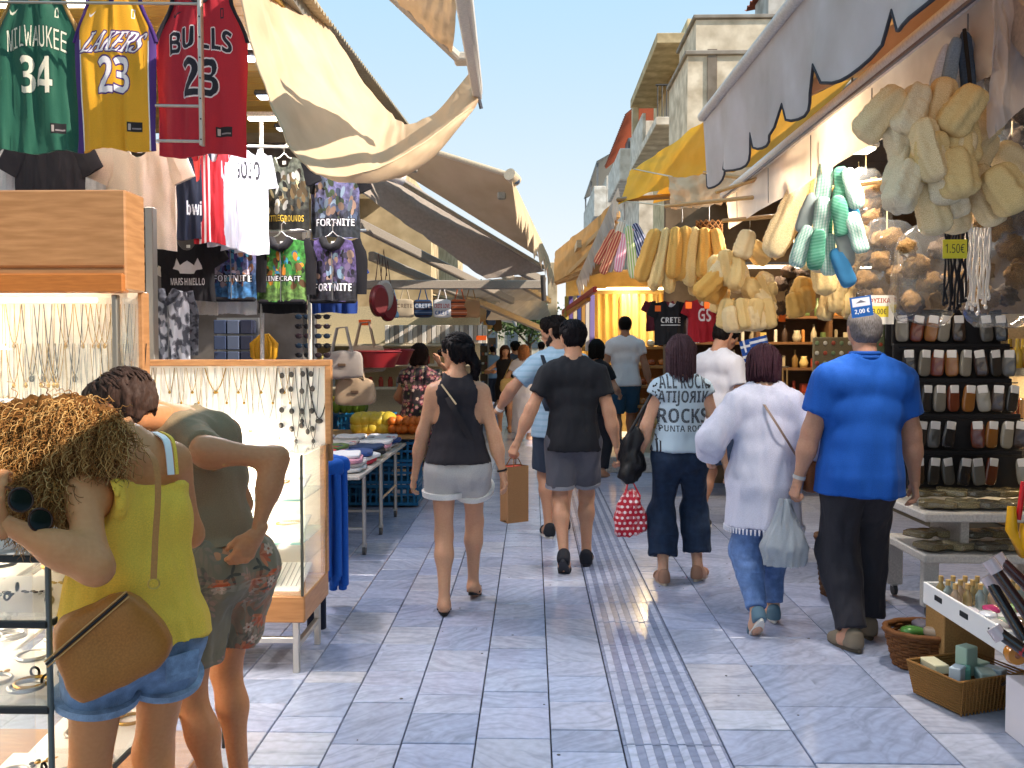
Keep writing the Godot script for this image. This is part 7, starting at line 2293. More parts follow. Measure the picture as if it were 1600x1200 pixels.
func build_right() -> void:
	var t: Node3D
	var mb: MB
	var o: Node3D
	var pale := fibre("ffe9bd"); var tan := fibre("fadda0"); var amber := fibre("eebc68"); var white := fibre("fff2d4")
	var fat := [loofah_mesh(0.23, 0.054, 3), loofah_mesh(0.20, 0.060, 5, 0.015), loofah_mesh(0.24, 0.05, 8, -0.015), loofah_mesh(0.19, 0.056, 13)]
	# big bunch, near right
	var items := []
	var px := [[1412, 170, -0.9], [1440, 165, -0.5], [1478, 150, 0.1], [1530, 165, 0.7], [1560, 205, 1.1], [1400, 215, -0.35], [1440, 215, 0.2], [1455, 232, -0.15], [1555, 260, 1.2], [1425, 285, -0.6], [1475, 225, 0.5], [1500, 215, -0.1], [1440, 305, -0.25], [1475, 290, -0.4], [1525, 288, 0.3], [1550, 290, 0.6], [1500, 300, 0.05], [1420, 265, -0.7], [1515, 230, 0.4], [1490, 262, -0.2], [1545, 240, 0.85], [1465, 268, 0.0]]
	var c := W(1485, 150, 2.88)
	for i in px.size():
		var p := W(px[i][0], px[i][1] - 22, 2.86 - 0.04 * (i % 4) + 0.035 * (i % 3)) - c
		items.append([p.x, p.y + 0.015, p.z, 0.2, px[i][2] * 0.8, 0.84])
	t = bunch("loofah_bunch", "big bunch of cut pale loofahs tied on a cord, nearest the camera at right", c, items, [pale, white, pale, tan], fat)
	mb = MB.new(); mb.tube([Vector3(0.03, 0.2, 0.02), Vector3(0.04, -0.08, 0.07), Vector3(0.04, -0.16, 0.07)], 0.006, 6); obj("cord", mb, M("26221f", 0.8), t)
	# other loofah bunches
	var long := [loofah_mesh(0.42, 0.055, 21), loofah_mesh(0.46, 0.05, 23, 0.02), loofah_mesh(0.4, 0.058, 27, -0.015)]
	items = []
	for i in 15: items.append([rnd(-0.2, 0.2) if i > 6 else -0.2 + i * 0.068, -0.02 - 0.1 * absf(-0.2 + i * 0.068) if i < 7 else rnd(-0.08, -0.02), 0.12 if i < 7 else rnd(-0.1, 0.05), 0.1, (-0.2 + i * 0.068) * 1.5 if i < 7 else rnd(-0.3, 0.3), 0.95])
	bunch("loofah_bunch", "wide bunch of long amber loofahs hanging left of the white awning end", W(1066, 352, 6.6), items, [amber, tan, amber], long)
	items = []
	for i in 20: items.append([rnd(-0.22, 0.2), rnd(-0.42, 0.0), rnd(-0.08, 0.12), 0.2, rnd(-1.2, 1.2), 1.05])
	bunch("loofah_bunch", "loose bunch of short amber loofahs tied every way beside the long ones", W(1168, 362, 6.1), items, [amber, tan, tan, pale], fat)
	items = []
	for i in 9: items.append([-0.12 + (i % 5) * 0.06, -0.28 - 0.05 * (i % 2), 0.05 * (i / 5), 0.1, rnd(-0.25, 0.25), 0.9])
	bunch("loofah_bunch", "row of cut loofahs hanging at the bottom under the short amber bunch", W(1168, 400, 6.0), items, [tan, pale], fat)
	t = bunch("loofah_bunch", "four very long pale loofahs hanging slantwise behind the green scrub pads", W(1262, 275, 5.0), [[0, 0, 0, 0.05, -0.42, 1.15], [0.06, 0.0, 0.03, 0.0, -0.3, 1.2], [0.02, -0.12, 0.05, 0.0, -0.28, 1.1], [0.1, -0.2, -0.05, 0.1, -0.1, 1.1]], [pale, tan], long)
	items = []
	for i in 10: items.append([rnd(-0.2, 0.2), rnd(-0.12, 0.05), rnd(-0.05, 0.1), 0.1, rnd(-0.4, 0.4), 0.8])
	bunch("loofah_bunch", "small tan loofahs hanging low behind the green pads", W(1290, 428, 5.2), items, [tan, amber], fat)
	# scrub mitts
	t = thing("scrub_mitt_bundle", "bundle of green, white and blue bath mitts in clear wrap, hanging on a string", "bath mitts", W(1296, 255, 4.4))
	var ms := [canvas(64, 64, Color("e2ebe4")), canvas(64, 64, Color("1f7d5c"))]
	for k in 16:
		ms[0].fill_rect(Rect2i(0, k * 4, 64, 1), Color("3f9a80")); ms[0].fill_rect(Rect2i(k * 8, 0, 2, 64), Color("7db8a8"))
		ms[1].fill_rect(Rect2i(0, k * 4, 64, 1), Color("bfe0d2"))
	var mm := [M(Color.WHITE, 0.3, {"tex": tex(ms[0]), "tri": true, "scale": 9.0}), M(Color.WHITE, 0.3, {"tex": tex(ms[1]), "tri": true, "scale": 9.0}), M("8f9a98", 0.35), M("3b7fae", 0.3)]
	for i in 14:
		var mitt := soft_box(Vector3(0.085, 0.2, 0.03), 0.012, i, 0.85, 4.0)
		o = obj("mitt", mitt, mm[[0, 1, 0, 2, 0, 1, 3][i % 7]], t)
		o.position = Vector3([-0.03, 0.05, 0.1, -0.1, -0.04, 0.04, 0.11, -0.13, -0.07, 0.0, 0.07, 0.12, -0.02, 0.06][i], [-0.1, -0.12, -0.13, -0.24, -0.27, -0.26, -0.25, -0.4, -0.42, -0.44, -0.41, -0.34, -0.33, -0.5][i], 0.02 * (i % 3)); o.rotation.z = [-0.1, 0.05, 0.3, -0.35, -0.1, 0.15, 0.25, -0.3, -0.1, 0.05, 0.2, 0.3, 0.0, 0.4][i]
	mb = MB.new(); mb.tube([Vector3(0, 0.12, 0), Vector3(0.0, -0.05, 0)], 0.012, 6); obj("string", mb, M("1a6b4c", 0.6), t)
	# striped towels
	t = thing("mitt_bundle", "bundle of striped pink, green and navy bath mitts hanging at the far end", "bath mitts", W(976, 345, 7.6))
	var sc := [["b0433a", "e2b48a"], ["e7ddcc", "c9b8a0"], ["e08aa0", "f0dde0"], ["9fb86a", "f0e6d8"], ["2a3260", "c9cde0"], ["e2d5c8", "8fc7b8"]]
	for i in 9:
		var e: Array = sc[[0, 0, 1, 2, 5, 3, 2, 4, 4][i]]
		var im := canvas(48, 48, Color(e[0]))
		for k in 6: im.fill_rect(Rect2i(k * 8, 0, 3, 48), Color(e[1]))
		o = obj("mitt", soft_box(Vector3(0.09, 0.32 + 0.06 * (i % 3), 0.05), 0.012, i + 5, 0.8, 4.0), M(Color.WHITE, 0.8, {"tex": tex(im), "tri": true, "scale": 8.0}), t)
		o.position = Vector3(-0.16 + i * 0.042, -0.22 - 0.05 * (i % 2), 0.04 * (i % 2)); o.rotation.z = -0.5 + i * 0.12
	# natural sponges in clear bags
	var sz := noise(1.0, 31, 4)
	var sponge_m := M("c3975c", 0.95, {"tex": noise_tex("pores", 0.18, Color(0.35, 0.3, 0.24), Color.WHITE, 3), "tri": true, "scale": 5.0, "bump": noise_tex("pores", 0.18, Color(0.35, 0.3, 0.24), Color.WHITE, 3), "depth": 0.8})
	var sponge_d := M("7a624c", 0.95, {"tex": noise_tex("pores", 0.18, Color(0.35, 0.3, 0.24), Color.WHITE, 3), "tri": true, "scale": 5.0, "bump": noise_tex("pores", 0.18, Color(0.35, 0.3, 0.24), Color.WHITE, 3), "depth": 0.8})
	var sps := []
	for k in 4:
		mb = MB.new(); mb.blob(Vector3.ZERO, [Vector3(0.06, 0.05, 0.055), Vector3(0.05, 0.045, 0.05), Vector3(0.07, 0.05, 0.06), Vector3(0.045, 0.05, 0.045)][k], sz, 0.28, 0.35 + 0.1 * k, 16); mb.relax_normals(); sps.append(mb.mesh())
	var bagspots := [[1352, 330, 5.0, 1.0, "clear bag of natural sponges high behind the green mitts"], [1385, 420, 4.9, 1.2, "clear bag of natural sponges low, right of the green mitts"], [1445, 430, 4.6, 1.1, "clear bag of natural sponges left of the black cords"], [1570, 410, 3.9, 1.2, "clear bag of golden sponges at the right edge"], [1575, 200, 4.0, 1.2, "clear bag of dark sponges at the top right edge"], [1580, 300, 4.0, 1.1, "clear bag of dark sponges at the right edge, middle"], [1340, 385, 5.4, 1.0, "clear bag of small sponges farther in behind the green mitts"], [1240, 455, 6.6, 1.0, "dark brown sponges hanging low over the souvenir shelf"]]
	for bi in bagspots.size():
		var e: Array = bagspots[bi]
		t = thing("sponge_bag", e[4], "sponges", W(e[0], e[1], e[2]))
		for k in 12:
			o = obj("sponge", sps[k % 4], sponge_d if bi in [4, 5, 7] else (sponge_m if (k + bi) % 4 else sponge_d), t)
			o.position = Vector3(rnd(-0.11, 0.11), 0.13 - (k / 3) * 0.085 + rnd(-0.015, 0.015), rnd(-0.05, 0.05)) * e[3]; o.rotation = Vector3(rnd(0, 3), rnd(0, 3), 0)
		if bi != 7:
			mb = soft_box(Vector3(0.34, 0.46, 0.24) * e[3], 0.03, bi, 0.7, 3.0); obj("wrap", mb, film(), t)
		mb = MB.new(); mb.tube([Vector3(0, 0.2, 0), Vector3(0.0, 0.5, 0)], 0.004, 5); obj("string", mb, M("c9b890", 0.8), t)
	# round sponge balls under the ceiling
	for e in [[1358, 297, 5.0, "single round sponge hanging on a hook above the bags"], [1388, 305, 5.0, "net-wrapped round sponge beside the single one"]]:
		mb = MB.new(); mb.blob(Vector3.ZERO, Vector3(0.055, 0.05, 0.055), sz, 0.06, 0.4, 18); single("sponge_ball", mb, sponge_m, e[3], "sponge", "", W(e[0], e[1], e[2]))
	# brown net bag
	t = thing("net_bag", "brown woven net bag hanging between the two amber bunches", "net bag", W(1108, 378, 6.9))
	mb = MB.new()
	for k in 13:
		var p := []; var p2 := []
		for i in 12:
			var y := 0.16 - i * 0.03
			var a := k / 13.0 * TAU
			p.append(Vector3(cos(a + i * 0.3) * 0.1, y, sin(a + i * 0.3) * 0.06)); p2.append(Vector3(cos(a - i * 0.3) * 0.1, y, sin(a - i * 0.3) * 0.06))
		mb.tube(p, 0.005, 5, false); mb.tube(p2, 0.005, 5, false)
	obj("netting", mb, M("7a4f24", 0.8), t)
	o = obj("contents", soft_box(Vector3(0.18, 0.3, 0.1), 0.02, 4), M("5a3c20", 0.9), t)
	# hooks and rails under the awning
	t = thing("hanging_rail", "pale bamboo poles and wires under the white awning that carry the sponges", "rail")
	for e in [[1120, 300, 6.2, 1330, 232, 4.6], [1040, 322, 6.8, 1260, 300, 5.2], [1260, 300, 5.2, 1450, 272, 4.3], [1130, 345, 6.2, 1300, 330, 5.2], [1100, 270, 6.6, 1330, 300, 5.4]]:
		mb = MB.new(); mb.tube([W(e[0], e[1], e[2]), W(e[3], e[4], e[5])], 0.014, 8); obj("pole", mb, wood("c29a62"), t)
	for e in [[1108, 306, 6.6, 40], [1172, 300, 6.1, 55], [1066, 318, 6.6, 30], [1296, 225, 4.4, 26], [1485, 88, 2.88, 62], [976, 318, 7.6, 26]]:
		mb = MB.new(); mb.tube([W(e[0], e[1], e[2]), W(e[0], e[1] + e[3], e[2])], 0.004, 5); obj("wire", mb, metal("8a8580"), t)
	# folded clothes bundle at top right
	t = thing("cloth_bundle", "bundle of white and blue cloths hanging from the top of the big loofahs", "cloths", W(1494, 108, 2.9))
	for i in 5:
		o = obj("cloth", soft_box(Vector3(0.05, 0.17 + 0.02 * i, 0.03), 0.012, i + 20, 0.8), cloth(["dcdce2", "8fa0b0", "e6e6e6", "4a5f7a", "c9cdd4"][i]), t); o.position = Vector3(-0.05 + i * 0.025, 0, 0.02 * (i % 2)); o.rotation.z = -0.3 + i * 0.13
	# white and black tassel cords
	for e in [[1492, 400, 3.75, "1c1a1e", "bundle of black tassel cords behind the yellow price card"], [1528, 395, 3.75, "e6ddd2", "bundle of white tassel cords with bead ends beside the black ones"]]:
		t = thing("tassel_cords", e[4], "cords", W(e[0], e[1] - 20, e[2]))
		for k in 9:
			mb = MB.new()
			var x := -0.04 + k * 0.011; var l := rnd(0.26, 0.36)
			var pts := []
			for q in 8: pts.append(Vector3(x + rnd(-0.004, 0.004), 0.05 - l * q / 7.0, rnd(-0.01, 0.01)))
			mb.tube(pts, 0.0045, 6); mb.blob(Vector3(x, 0.045 - l, 0), Vector3(0.008, 0.01, 0.008), null, 0, 1, 7); obj("cord", mb, M(e[3], 0.7), t)
	# price cards
	var card := canvas(160, 128, Color("d8cf3c")); write(card, "1.50€", Rect2(16, 30, 128, 62), Color("3a3a2a"), false)
	mb = MB.new(); mb.box(Vector3.ZERO, Vector3(0.078, 0.062, 0.003)); _front_uv(mb, 0.078, 0.062)
	single("price_card", mb, M(Color.WHITE, 0.6, {"tex": tex(card)}), "yellow handwritten price card reading 1.50€ under the big loofah bunch", "price card", "", W(1492, 389, 3.0), 0.0)
	card = canvas(160, 160, Color("1f5fae")); card.fill_rect(Rect2i(14, 12, 132, 66), Color("e6e6ee")); poly(card, [Vector2(40, 50), Vector2(80, 28), Vector2(120, 50)], Color("6a6a78")); write(card, "2,00 €", Rect2(24, 98, 112, 40), Color("f2f2f6"))
	mb = MB.new(); mb.box(Vector3.ZERO, Vector3(0.105, 0.1, 0.003)); _front_uv(mb, 0.105, 0.1)
	o = single("price_card", mb, M(Color.WHITE, 0.5, {"tex": tex(card)}), "blue price card reading 2,00 € above the grey-haired man's head", "price card", "", W(1346, 479, 4.45)); o.rotation.z = 0.15
	card = canvas(160, 160, Color("dfd6c8")); write(card, "ΦΥΣΙΚΑ", Rect2(20, 16, 120, 26), Color("a04a3a")); card.fill_rect(Rect2i(30, 60, 100, 60), Color("d9c23c")); write(card, "3.00€", Rect2(42, 74, 76, 32), Color("6a5a2a"))
	mb = MB.new(); mb.box(Vector3.ZERO, Vector3(0.15, 0.15, 0.003)); _front_uv(mb, 0.15, 0.15)
	single("price_card", mb, M(Color.WHITE, 0.6, {"tex": tex(card)}), "cream sign with a yellow price patch behind the blue card", "sign", "", W(1374, 484, 4.7))
	for e in [[1076, 477, 7.4], [1106, 477, 7.2], [1168, 496, 7.0], [1206, 470, 6.8], [1176, 510, 7.0], [1222, 497, 6.7], [1028, 482, 8.4]]:
		mb = MB.new(); mb.box(Vector3.ZERO, Vector3(0.055, 0.055, 0.003), 0.001); single("price_tag", mb, M("e0641c", 0.6), "small square orange price tag hanging over the right hand stalls", "price tag", "orange price tags of the right stalls", W(e[0], e[1], e[2]), rnd(-0.3, 0.3))
	spice_stand()
	right_shelves()
	right_floor()


func _front_uv(mb: MB, w: float, h: float) -> void:
	for i in mb.v.size(): mb.t[i] = Vector2(mb.v[i].x / w + 0.5, 0.5 - mb.v[i].y / h)


func spice_stand() -> void:
	var t: Node3D
	var mb: MB
	t = thing("spice_board", "stepped black display board behind the rows of spice packets", "display board")
	for r in 5:
		mb = MB.new(); mb.box(Vector3(2.62, 1.70 - r * 0.215, -5.75 + r * 0.07), Vector3(0.68 + 0.04 * (r % 2), 0.23, 0.03), 0.004); obj("board", mb, M("17161a", 0.6), t)
		mb = MB.new(); mb.tube([Vector3(2.27, 1.79 - r * 0.215, -5.69 + r * 0.07), Vector3(2.97, 1.79 - r * 0.215, -5.69 + r * 0.07)], 0.005, 6); obj("rod", mb, metal("3a3a3e"), t)
	mb = MB.new(); mb.box(Vector3(2.62, 1.2, -5.8), Vector3(0.72, 1.2, 0.02)); obj("back_panel", mb, M("1d1b1e", 0.7), t)
	var fills := ["77736a", "33312f", "8a5a2a", "2b2a2c", "3d2e25", "6a3320", "55534f", "8f8a7e"]
	var words := ["grey leaf", "dark seed", "amber powder", "black tea", "brown bark", "red powder", "grey herb", "pale root"]
	var rown := ["top row", "second row", "middle row", "fourth row", "bottom row"]
	var pouch := soft_box(Vector3(0.082, 0.165, 0.03), 0.006, 3, 0.9, 4.0).mesh()
	var tagm := MB.new(); tagm.box(Vector3(0, 0.056, 0.011), Vector3(0.056, 0.05, 0.012), 0.004); var tag_mesh := tagm.mesh()
	for r in 5:
		for k in 8:
			var f := (r * 3 + k * 5) % 8
			if (r * 8 + k) % 11 == 5: continue
			var n := thing("spice_packet", "clear packet of %s with a white header, %s of the black board" % [words[f], rown[r]], "spice packet", Vector3(2.32 + k * 0.086 + 0.02 * (r % 2) + rnd(-0.008, 0.008), 1.695 - r * 0.215, -5.675 + r * 0.07 + rnd(-0.01, 0.015)), rnd(-0.5, 0.3), "spice packets on the black board")
			n.rotation.z = rnd(-0.16, 0.16)
			obj("pouch", pouch, M(fills[f], 0.15, {"tex": grain(), "tri": true, "scale": 9.0, "coat": 0.8, "coat_rough": 0.08}), n)
			obj("header_card", tag_mesh, M("d8d5d2", 0.5), n)
	# white two-level table
	t = thing("spice_table", "white two-level table on casters below the spice packets", "table")
	for e in [[0.62, -5.35, 1.12], [0.37, -5.42, 1.05]]:
		mb = MB.new(); mb.box(Vector3(2.76, e[0], e[1]), Vector3(e[2], 0.05, 0.62), 0.008); obj("shelf", mb, paint("dcd6cf"), t)
	for x in [2.30, 3.1]:
		for z in [-5.2, -5.7]:
			mb = MB.new(); mb.box(Vector3(x, 0.215, z), Vector3(0.09, 0.28, 0.05), 0.006); obj("leg", mb, paint("d6d0c8"), t)
			caster(t, Vector3(x, 0.075, z))
	mb = MB.new(); mb.box(Vector3(2.5, 0.5, -5.4), Vector3(0.05, 0.2, 0.4), 0.004); obj("divider", mb, paint("cfc8be"), t)
	var hb := [soft_box(Vector3(0.2, 0.035, 0.15), 0.014, 7, 1.0, 9.0).mesh(), soft_box(Vector3(0.17, 0.045, 0.13), 0.016, 9, 1.0, 9.0).mesh()]
	for i in 22:
		var up := i < 12
		var q := i if up else i - 12
		single("herb_packet", hb[i % 2], M(["b5a580", "d6c8a0", "a39c8c", "c9b58a", "dcc860", "bab3a6"][i % 6], 0.12, {"tex": noise_tex("herbs", 0.12, Color(0.4, 0.38, 0.32), Color.WHITE, 4), "tri": true, "scale": 5.0, "coat": 0.8}), "clear packet of %s herbs lying on the %s of the white table" % [["olive", "straw coloured", "ash grey", "tan", "bright yellow", "pale grey"][i % 6], "top shelf" if up else "lower shelf"], "herb packet", "herb packets on the %s shelf" % ("upper" if up else "lower"), Vector3(2.34 + (q % 6) * 0.155, (0.675 if up else 0.425) + (0.04 if q > 5 else 0.0), (-5.2 if up else -5.24) - (q / 6) * 0.16), rnd(-0.6, 0.6))
	t = thing("herb_bag", "upright clear bag of dried leaves at the right of the lower shelf", "herb bag", Vector3(3.16, 0.5, -5.2))
	obj("leaves", soft_box(Vector3(0.16, 0.24, 0.12), 0.03, 17, 0.85, 3.5), M("8f8a6a", 0.2, {"tex": noise_tex("herbs", 0.12, Color(0.4, 0.38, 0.32), Color.WHITE, 4), "tri": true, "scale": 5.0, "coat": 0.7}), t)


func right_shelves() -> void:
	var t: Node3D
	var mb: MB
	# cream shelf unit at the right edge, lit by strips
	t = thing("shelf_unit", "cream lit shelf unit with oil bottles at the right edge", "shelf unit")
	var x := 3.02; var z := -5.85
	for y in [1.42, 1.10, 0.72]:
		mb = MB.new(); mb.box(Vector3(x + 0.45, y, z), Vector3(1.0, 0.05, 0.36), 0.006); obj("shelf", mb, paint("d9c9ac"), t)
	mb = MB.new(); mb.box(Vector3(x + 0.45, 1.2, z - 0.2), Vector3(1.0, 1.2, 0.02)); obj("back_panel", mb, paint("cbb48e"), t)
	for y in [1.385, 1.065]:
		mb = MB.new(); mb.box(Vector3(x + 0.5, y, z + 0.13), Vector3(0.8, 0.012, 0.02)); obj("light_strip", mb, M("fff0cc", 0.5, {"emit": hx("fff0cc"), "energy": 5.0}), t)
		lamp_area("shelf_light", Vector3(x + 0.5, y - 0.012, z + 0.13), Vector3(0, -1, -0.3), Vector2(0.8, 0.03), "ffe6b8", 0.4)
	var bot := MB.new(); bot.lathe([Vector2(0, 0), Vector2(0.03, 0), Vector2(0.032, 0.09), Vector2(0.012, 0.14), Vector2(0.011, 0.18), Vector2(0.014, 0.185), Vector2(0, 0.19)], 14, Transform3D(), true); var bm := bot.mesh()
	for i in 9: single("oil_bottle", bm, M("c9a43a", 0.1, {"coat": 0.9}), "golden oil bottle on the top cream shelf at the right edge", "bottle", "oil bottles on the top cream shelf", Vector3(x + 0.06 + (i % 5) * 0.085, 1.445, z + 0.08 - (i / 5) * 0.09))
	var vial := MB.new(); vial.lathe([Vector2(0, 0), Vector2(0.018, 0), Vector2(0.018, 0.12), Vector2(0.012, 0.13), Vector2(0, 0.13)], 12); var vm := vial.mesh()
	for i in 14: single("spice_jar", vm, M(["8a4a34", "b58a5a", "5a3a30", "c9b090"][i % 4], 0.2, {"coat": 0.6}), "slim spice jar on the middle cream shelf at the right edge", "jar", "spice jars on the middle cream shelf", Vector3(x + 0.03 + (i % 7) * 0.06, 1.125, z + 0.1 - (i / 7) * 0.06))
	for i in 7:
		mb = MB.new(); mb.box(Vector3.ZERO, [Vector3(0.16, 0.07, 0.12), Vector3(0.12, 0.1, 0.1), Vector3(0.18, 0.05, 0.14)][i % 3], 0.005)
		single("gift_box", mb, M(["a3282c", "8f2226", "e0d6c4", "c23a34", "2a2628", "b58a5a", "d8cdb8"][i], 0.4), ["red gift box, lower left on the cream shelf", "dark red gift box beside it on the cream shelf", "ivory gift box on the cream shelf", "bright red gift box on top of the dark red one", "black gift box at the back of the cream shelf", "tan gift box at the right of the cream shelf", "pale gift box at the far right of the cream shelf"][i], "gift box", "", Vector3(x + 0.08 + (i % 4) * 0.17, 0.80 + (i / 4) * 0.105, z + 0.06))
	# lamps under the right shop ceiling
	for e in [[1330, 236, 4.9], [1214, 300, 6.6], [1440, 150, 4.2]]:
		var at := W(e[0], e[1], e[2])
		t = thing("ceiling_lamp", ["white ceiling lamp above the green bath mitts", "white ceiling lamp seen under the white awning, far one", "white ceiling lamp behind the big loofah bunch"][[1330, 1214, 1440].find(e[0])], "lamp", at)
		var g := lamp_glow(Vector3(0.22, 0.012, 0.12), "fff3e0", 3.0); obj("panel", g[0], g[1], t)
		mb = MB.new(); mb.box(Vector3(0, 0.02, 0), Vector3(0.25, 0.025, 0.15), 0.005); obj("housing", mb, paint("bdb8b2"), t)
		mb = MB.new(); mb.tube([Vector3(0, 0.03, 0), Vector3(0, 3.26 - at.y, 0)], 0.006, 6); obj("rod", mb, metal("8a8580"), t)
		lamp_area("ceiling_light", at + Vector3(0, -0.02, 0), Vector3(-0.15, -1, 0.2), Vector2(0.22, 0.12), "fff6ea", 0.5 if e[0] == 1330 else 1.0)
	# souvenir wall: shelves facing the street with many small goods
	t = thing("souvenir_shelves", "tall dark wooden souvenir shelves behind the white tunic woman", "shelf unit")
	var zz := -9.6
	for k in 6:
		mb = MB.new(); mb.box(Vector3(2.75, 0.55 + k * 0.27, zz), Vector3(2.3, 0.03, 0.36), 0.004); obj("shelf", mb, wood("7a5636"), t)
	mb = MB.new(); mb.box(Vector3(2.75, 1.2, zz - 0.2), Vector3(2.4, 1.7, 0.03)); obj("back_panel", mb, wood("5f452f"), t)
	for xx in [1.6, 2.35, 3.1, 3.9]:
		mb = MB.new(); mb.box(Vector3(xx, 1.2, zz + 0.01), Vector3(0.04, 1.7, 0.38), 0.004); obj("upright", mb, wood("6d4d31"), t)
	var protos := [bm, vm]
	mb = MB.new(); mb.box(Vector3(0, 0.05, 0), Vector3(0.08, 0.1, 0.06), 0.006); protos.append(mb.mesh())
	mb = MB.new(); mb.lathe([Vector2(0, 0), Vector2(0.035, 0), Vector2(0.05, 0.05), Vector2(0.03, 0.1), Vector2(0.035, 0.12), Vector2(0, 0.12)], 12, Transform3D(), true); protos.append(mb.mesh())
	var cols := ["c9b26a", "8a6a3a", "d9d2c0", "6a7a4a", "a84a34", "e0c27a", "4a3a30", "b8a888", "c98a4a"]
	for i in 120:
		var sh := i / 20
		var k := rng.randi() % 4
		var ci := rng.randi() % 9
		single(["souvenir_bottle", "souvenir_jar", "souvenir_box", "souvenir_vase"][k], protos[k], M(cols[ci], 0.3, {"coat": 0.4}), "%s souvenir %s on the %s shelf of the dark wooden unit" % [["sand", "brown", "ivory", "olive", "rust", "honey", "espresso", "khaki", "orange"][ci], ["bottle", "jar", "box", "vase"][k], ["lowest", "second", "third", "fourth", "fifth", "top"][sh]], ["bottle", "jar", "box", "vase"][k], "souvenirs on the dark wooden shelves", Vector3(1.68 + (i % 20) * 0.108 + rnd(-0.015, 0.015), 0.566 + sh * 0.27, zz + 0.08 + rnd(-0.05, 0.05)), rnd(0, 1))
	lamp_area("shelf_light", Vector3(2.6, 2.35, zz + 0.75), Vector3(0, -1, -0.5), Vector2(1.6, 0.1), "ffdfae", 0.9)
	mb = MB.new(); mb.box(Vector3(2.6, 2.37, zz + 0.75), Vector3(1.62, 0.015, 0.1)); t = thing("tube_lamp", "long warm tube lamp above the dark souvenir shelves", "lamp"); obj("tube", mb, M("ffe9c4", 0.5, {"emit": hx("ffe9c4"), "energy": 3.0}), t)
	mb = MB.new(); mb.box(Vector3(2.6, 2.40, zz + 0.75), Vector3(1.66, 0.03, 0.13), 0.004); obj("housing", mb, paint("a8a29a"), t)
	# things hung in front of it
	for e in [["black tank top with white print hanging between the sponges", 1048, 470, 8.6, 0.3, 0.42, "17161a"], ["white T-shirt hanging beside the black tank top", 1072, 472, 8.7, 0.26, 0.4, "d9d6da"], ["red shirt with white lettering hanging right of the white one", 1097, 468, 8.5, 0.26, 0.4, "a01c28"], ["burgundy shirt hanging left of the black tank top", 1030, 470, 9.0, 0.24, 0.3, "5e1f2a"]]:
		var im := canvas(64, 96, Color(e[6]))
		if "print" in e[0]: write(im, "CRETE", Rect2(12, 36, 40, 12), Color("d6d6d6")); im.fill_rect(Rect2i(12, 52, 40, 2), Color("d6d6d6"))
		if "lettering" in e[0]: write(im, "GS", Rect2(22, 20, 30, 30), Color("e9dede"))
		shirt("hanging_shirt", e[0], W(e[1], e[2], e[3]), e[4], e[5], "tee", M(Color.WHITE, 0.8, {"tex": tex(im)}), cloth(e[6]))
	var fl := canvas(128, 96, Color("1d4fa3"))
	for k in 4: fl.fill_rect(Rect2i(0, 10 + k * 22, 128, 10), Color("e2e6ee"))
	fl.fill_rect(Rect2i(0, 0, 44, 44), Color("1d4fa3")); fl.fill_rect(Rect2i(18, 0, 9, 44), Color("e2e6ee")); fl.fill_rect(Rect2i(0, 18, 44, 9), Color("e2e6ee"))
	var rows := []
	for i in 9:
		var r := []
		for k in 21: r.append(Vector3(-0.18 + k * 0.018, -0.34 + i * 0.042, 0.025 * sin(k * 1.1 + i * 0.15)))
		rows.append(r)
	mb = MB.new(); mb.sheet(rows, 0.003); var o := single("striped_flag", mb, cloth(Color.WHITE, {"tex": tex(fl), "tri": false, "scale": 1.0}), "blue and white striped flag cloth hanging beside the wooden spoons", "flag", "", W(1176, 528, 7.9)); o.rotation.z = 0.25; o.scale = Vector3.ONE * 0.7
	t = thing("spoon_rack", "wire rack of hanging wooden spoons below the flag cloth", "spoon rack", W(1185, 580, 8.3))
	mb = MB.new(); mb.tube([Vector3(-0.28, 0.04, 0), Vector3(0.28, 0.04, 0)], 0.008, 6); obj("rail", mb, metal("77726a"), t)
	for k in 14:
		mb = MB.new(); mb.tube([Vector3(-0.26 + k * 0.04, 0.03, 0.01), Vector3(-0.26 + k * 0.04, -0.16, 0.015)], 0.008, 6); mb.blob(Vector3(-0.26 + k * 0.04, -0.19, 0.018), Vector3(0.018, 0.03, 0.007), null, 0, 1, 8); obj("spoon", mb, wood("c29a5e"), t)
	for e in [["rack of red and brown small goods beside the white T-shirt man", 1150, 655, 7.9, "7a3428"], ["dotted fabric roll hanging by the grey-haired man", 1300, 590, 5.6, "8a7a58"], ["green dotted fabric panel behind the grey-haired man", 1362, 560, 5.9, "6f7a5a"]]:
		t = thing("goods_rack", e[0], "goods rack", W(e[1], e[2], e[3]))
		mb = MB.new(); mb.box(Vector3.ZERO, Vector3(0.24, 0.5, 0.03), 0.006); obj("panel", mb, M(e[4], 0.7, {"tex": grain(), "tri": true, "scale": 4.0}), t)
		for k in 40:
			mb = MB.new(); mb.blob(Vector3(-0.1 + (k % 5) * 0.05, -0.22 + (k / 5) * 0.062, 0.018), Vector3(0.014, 0.014, 0.006), null, 0, 1, 7); obj("bead", mb, M(["e0d6bc", "b5553a", "8a9a6a"][k % 3], 0.4), t)


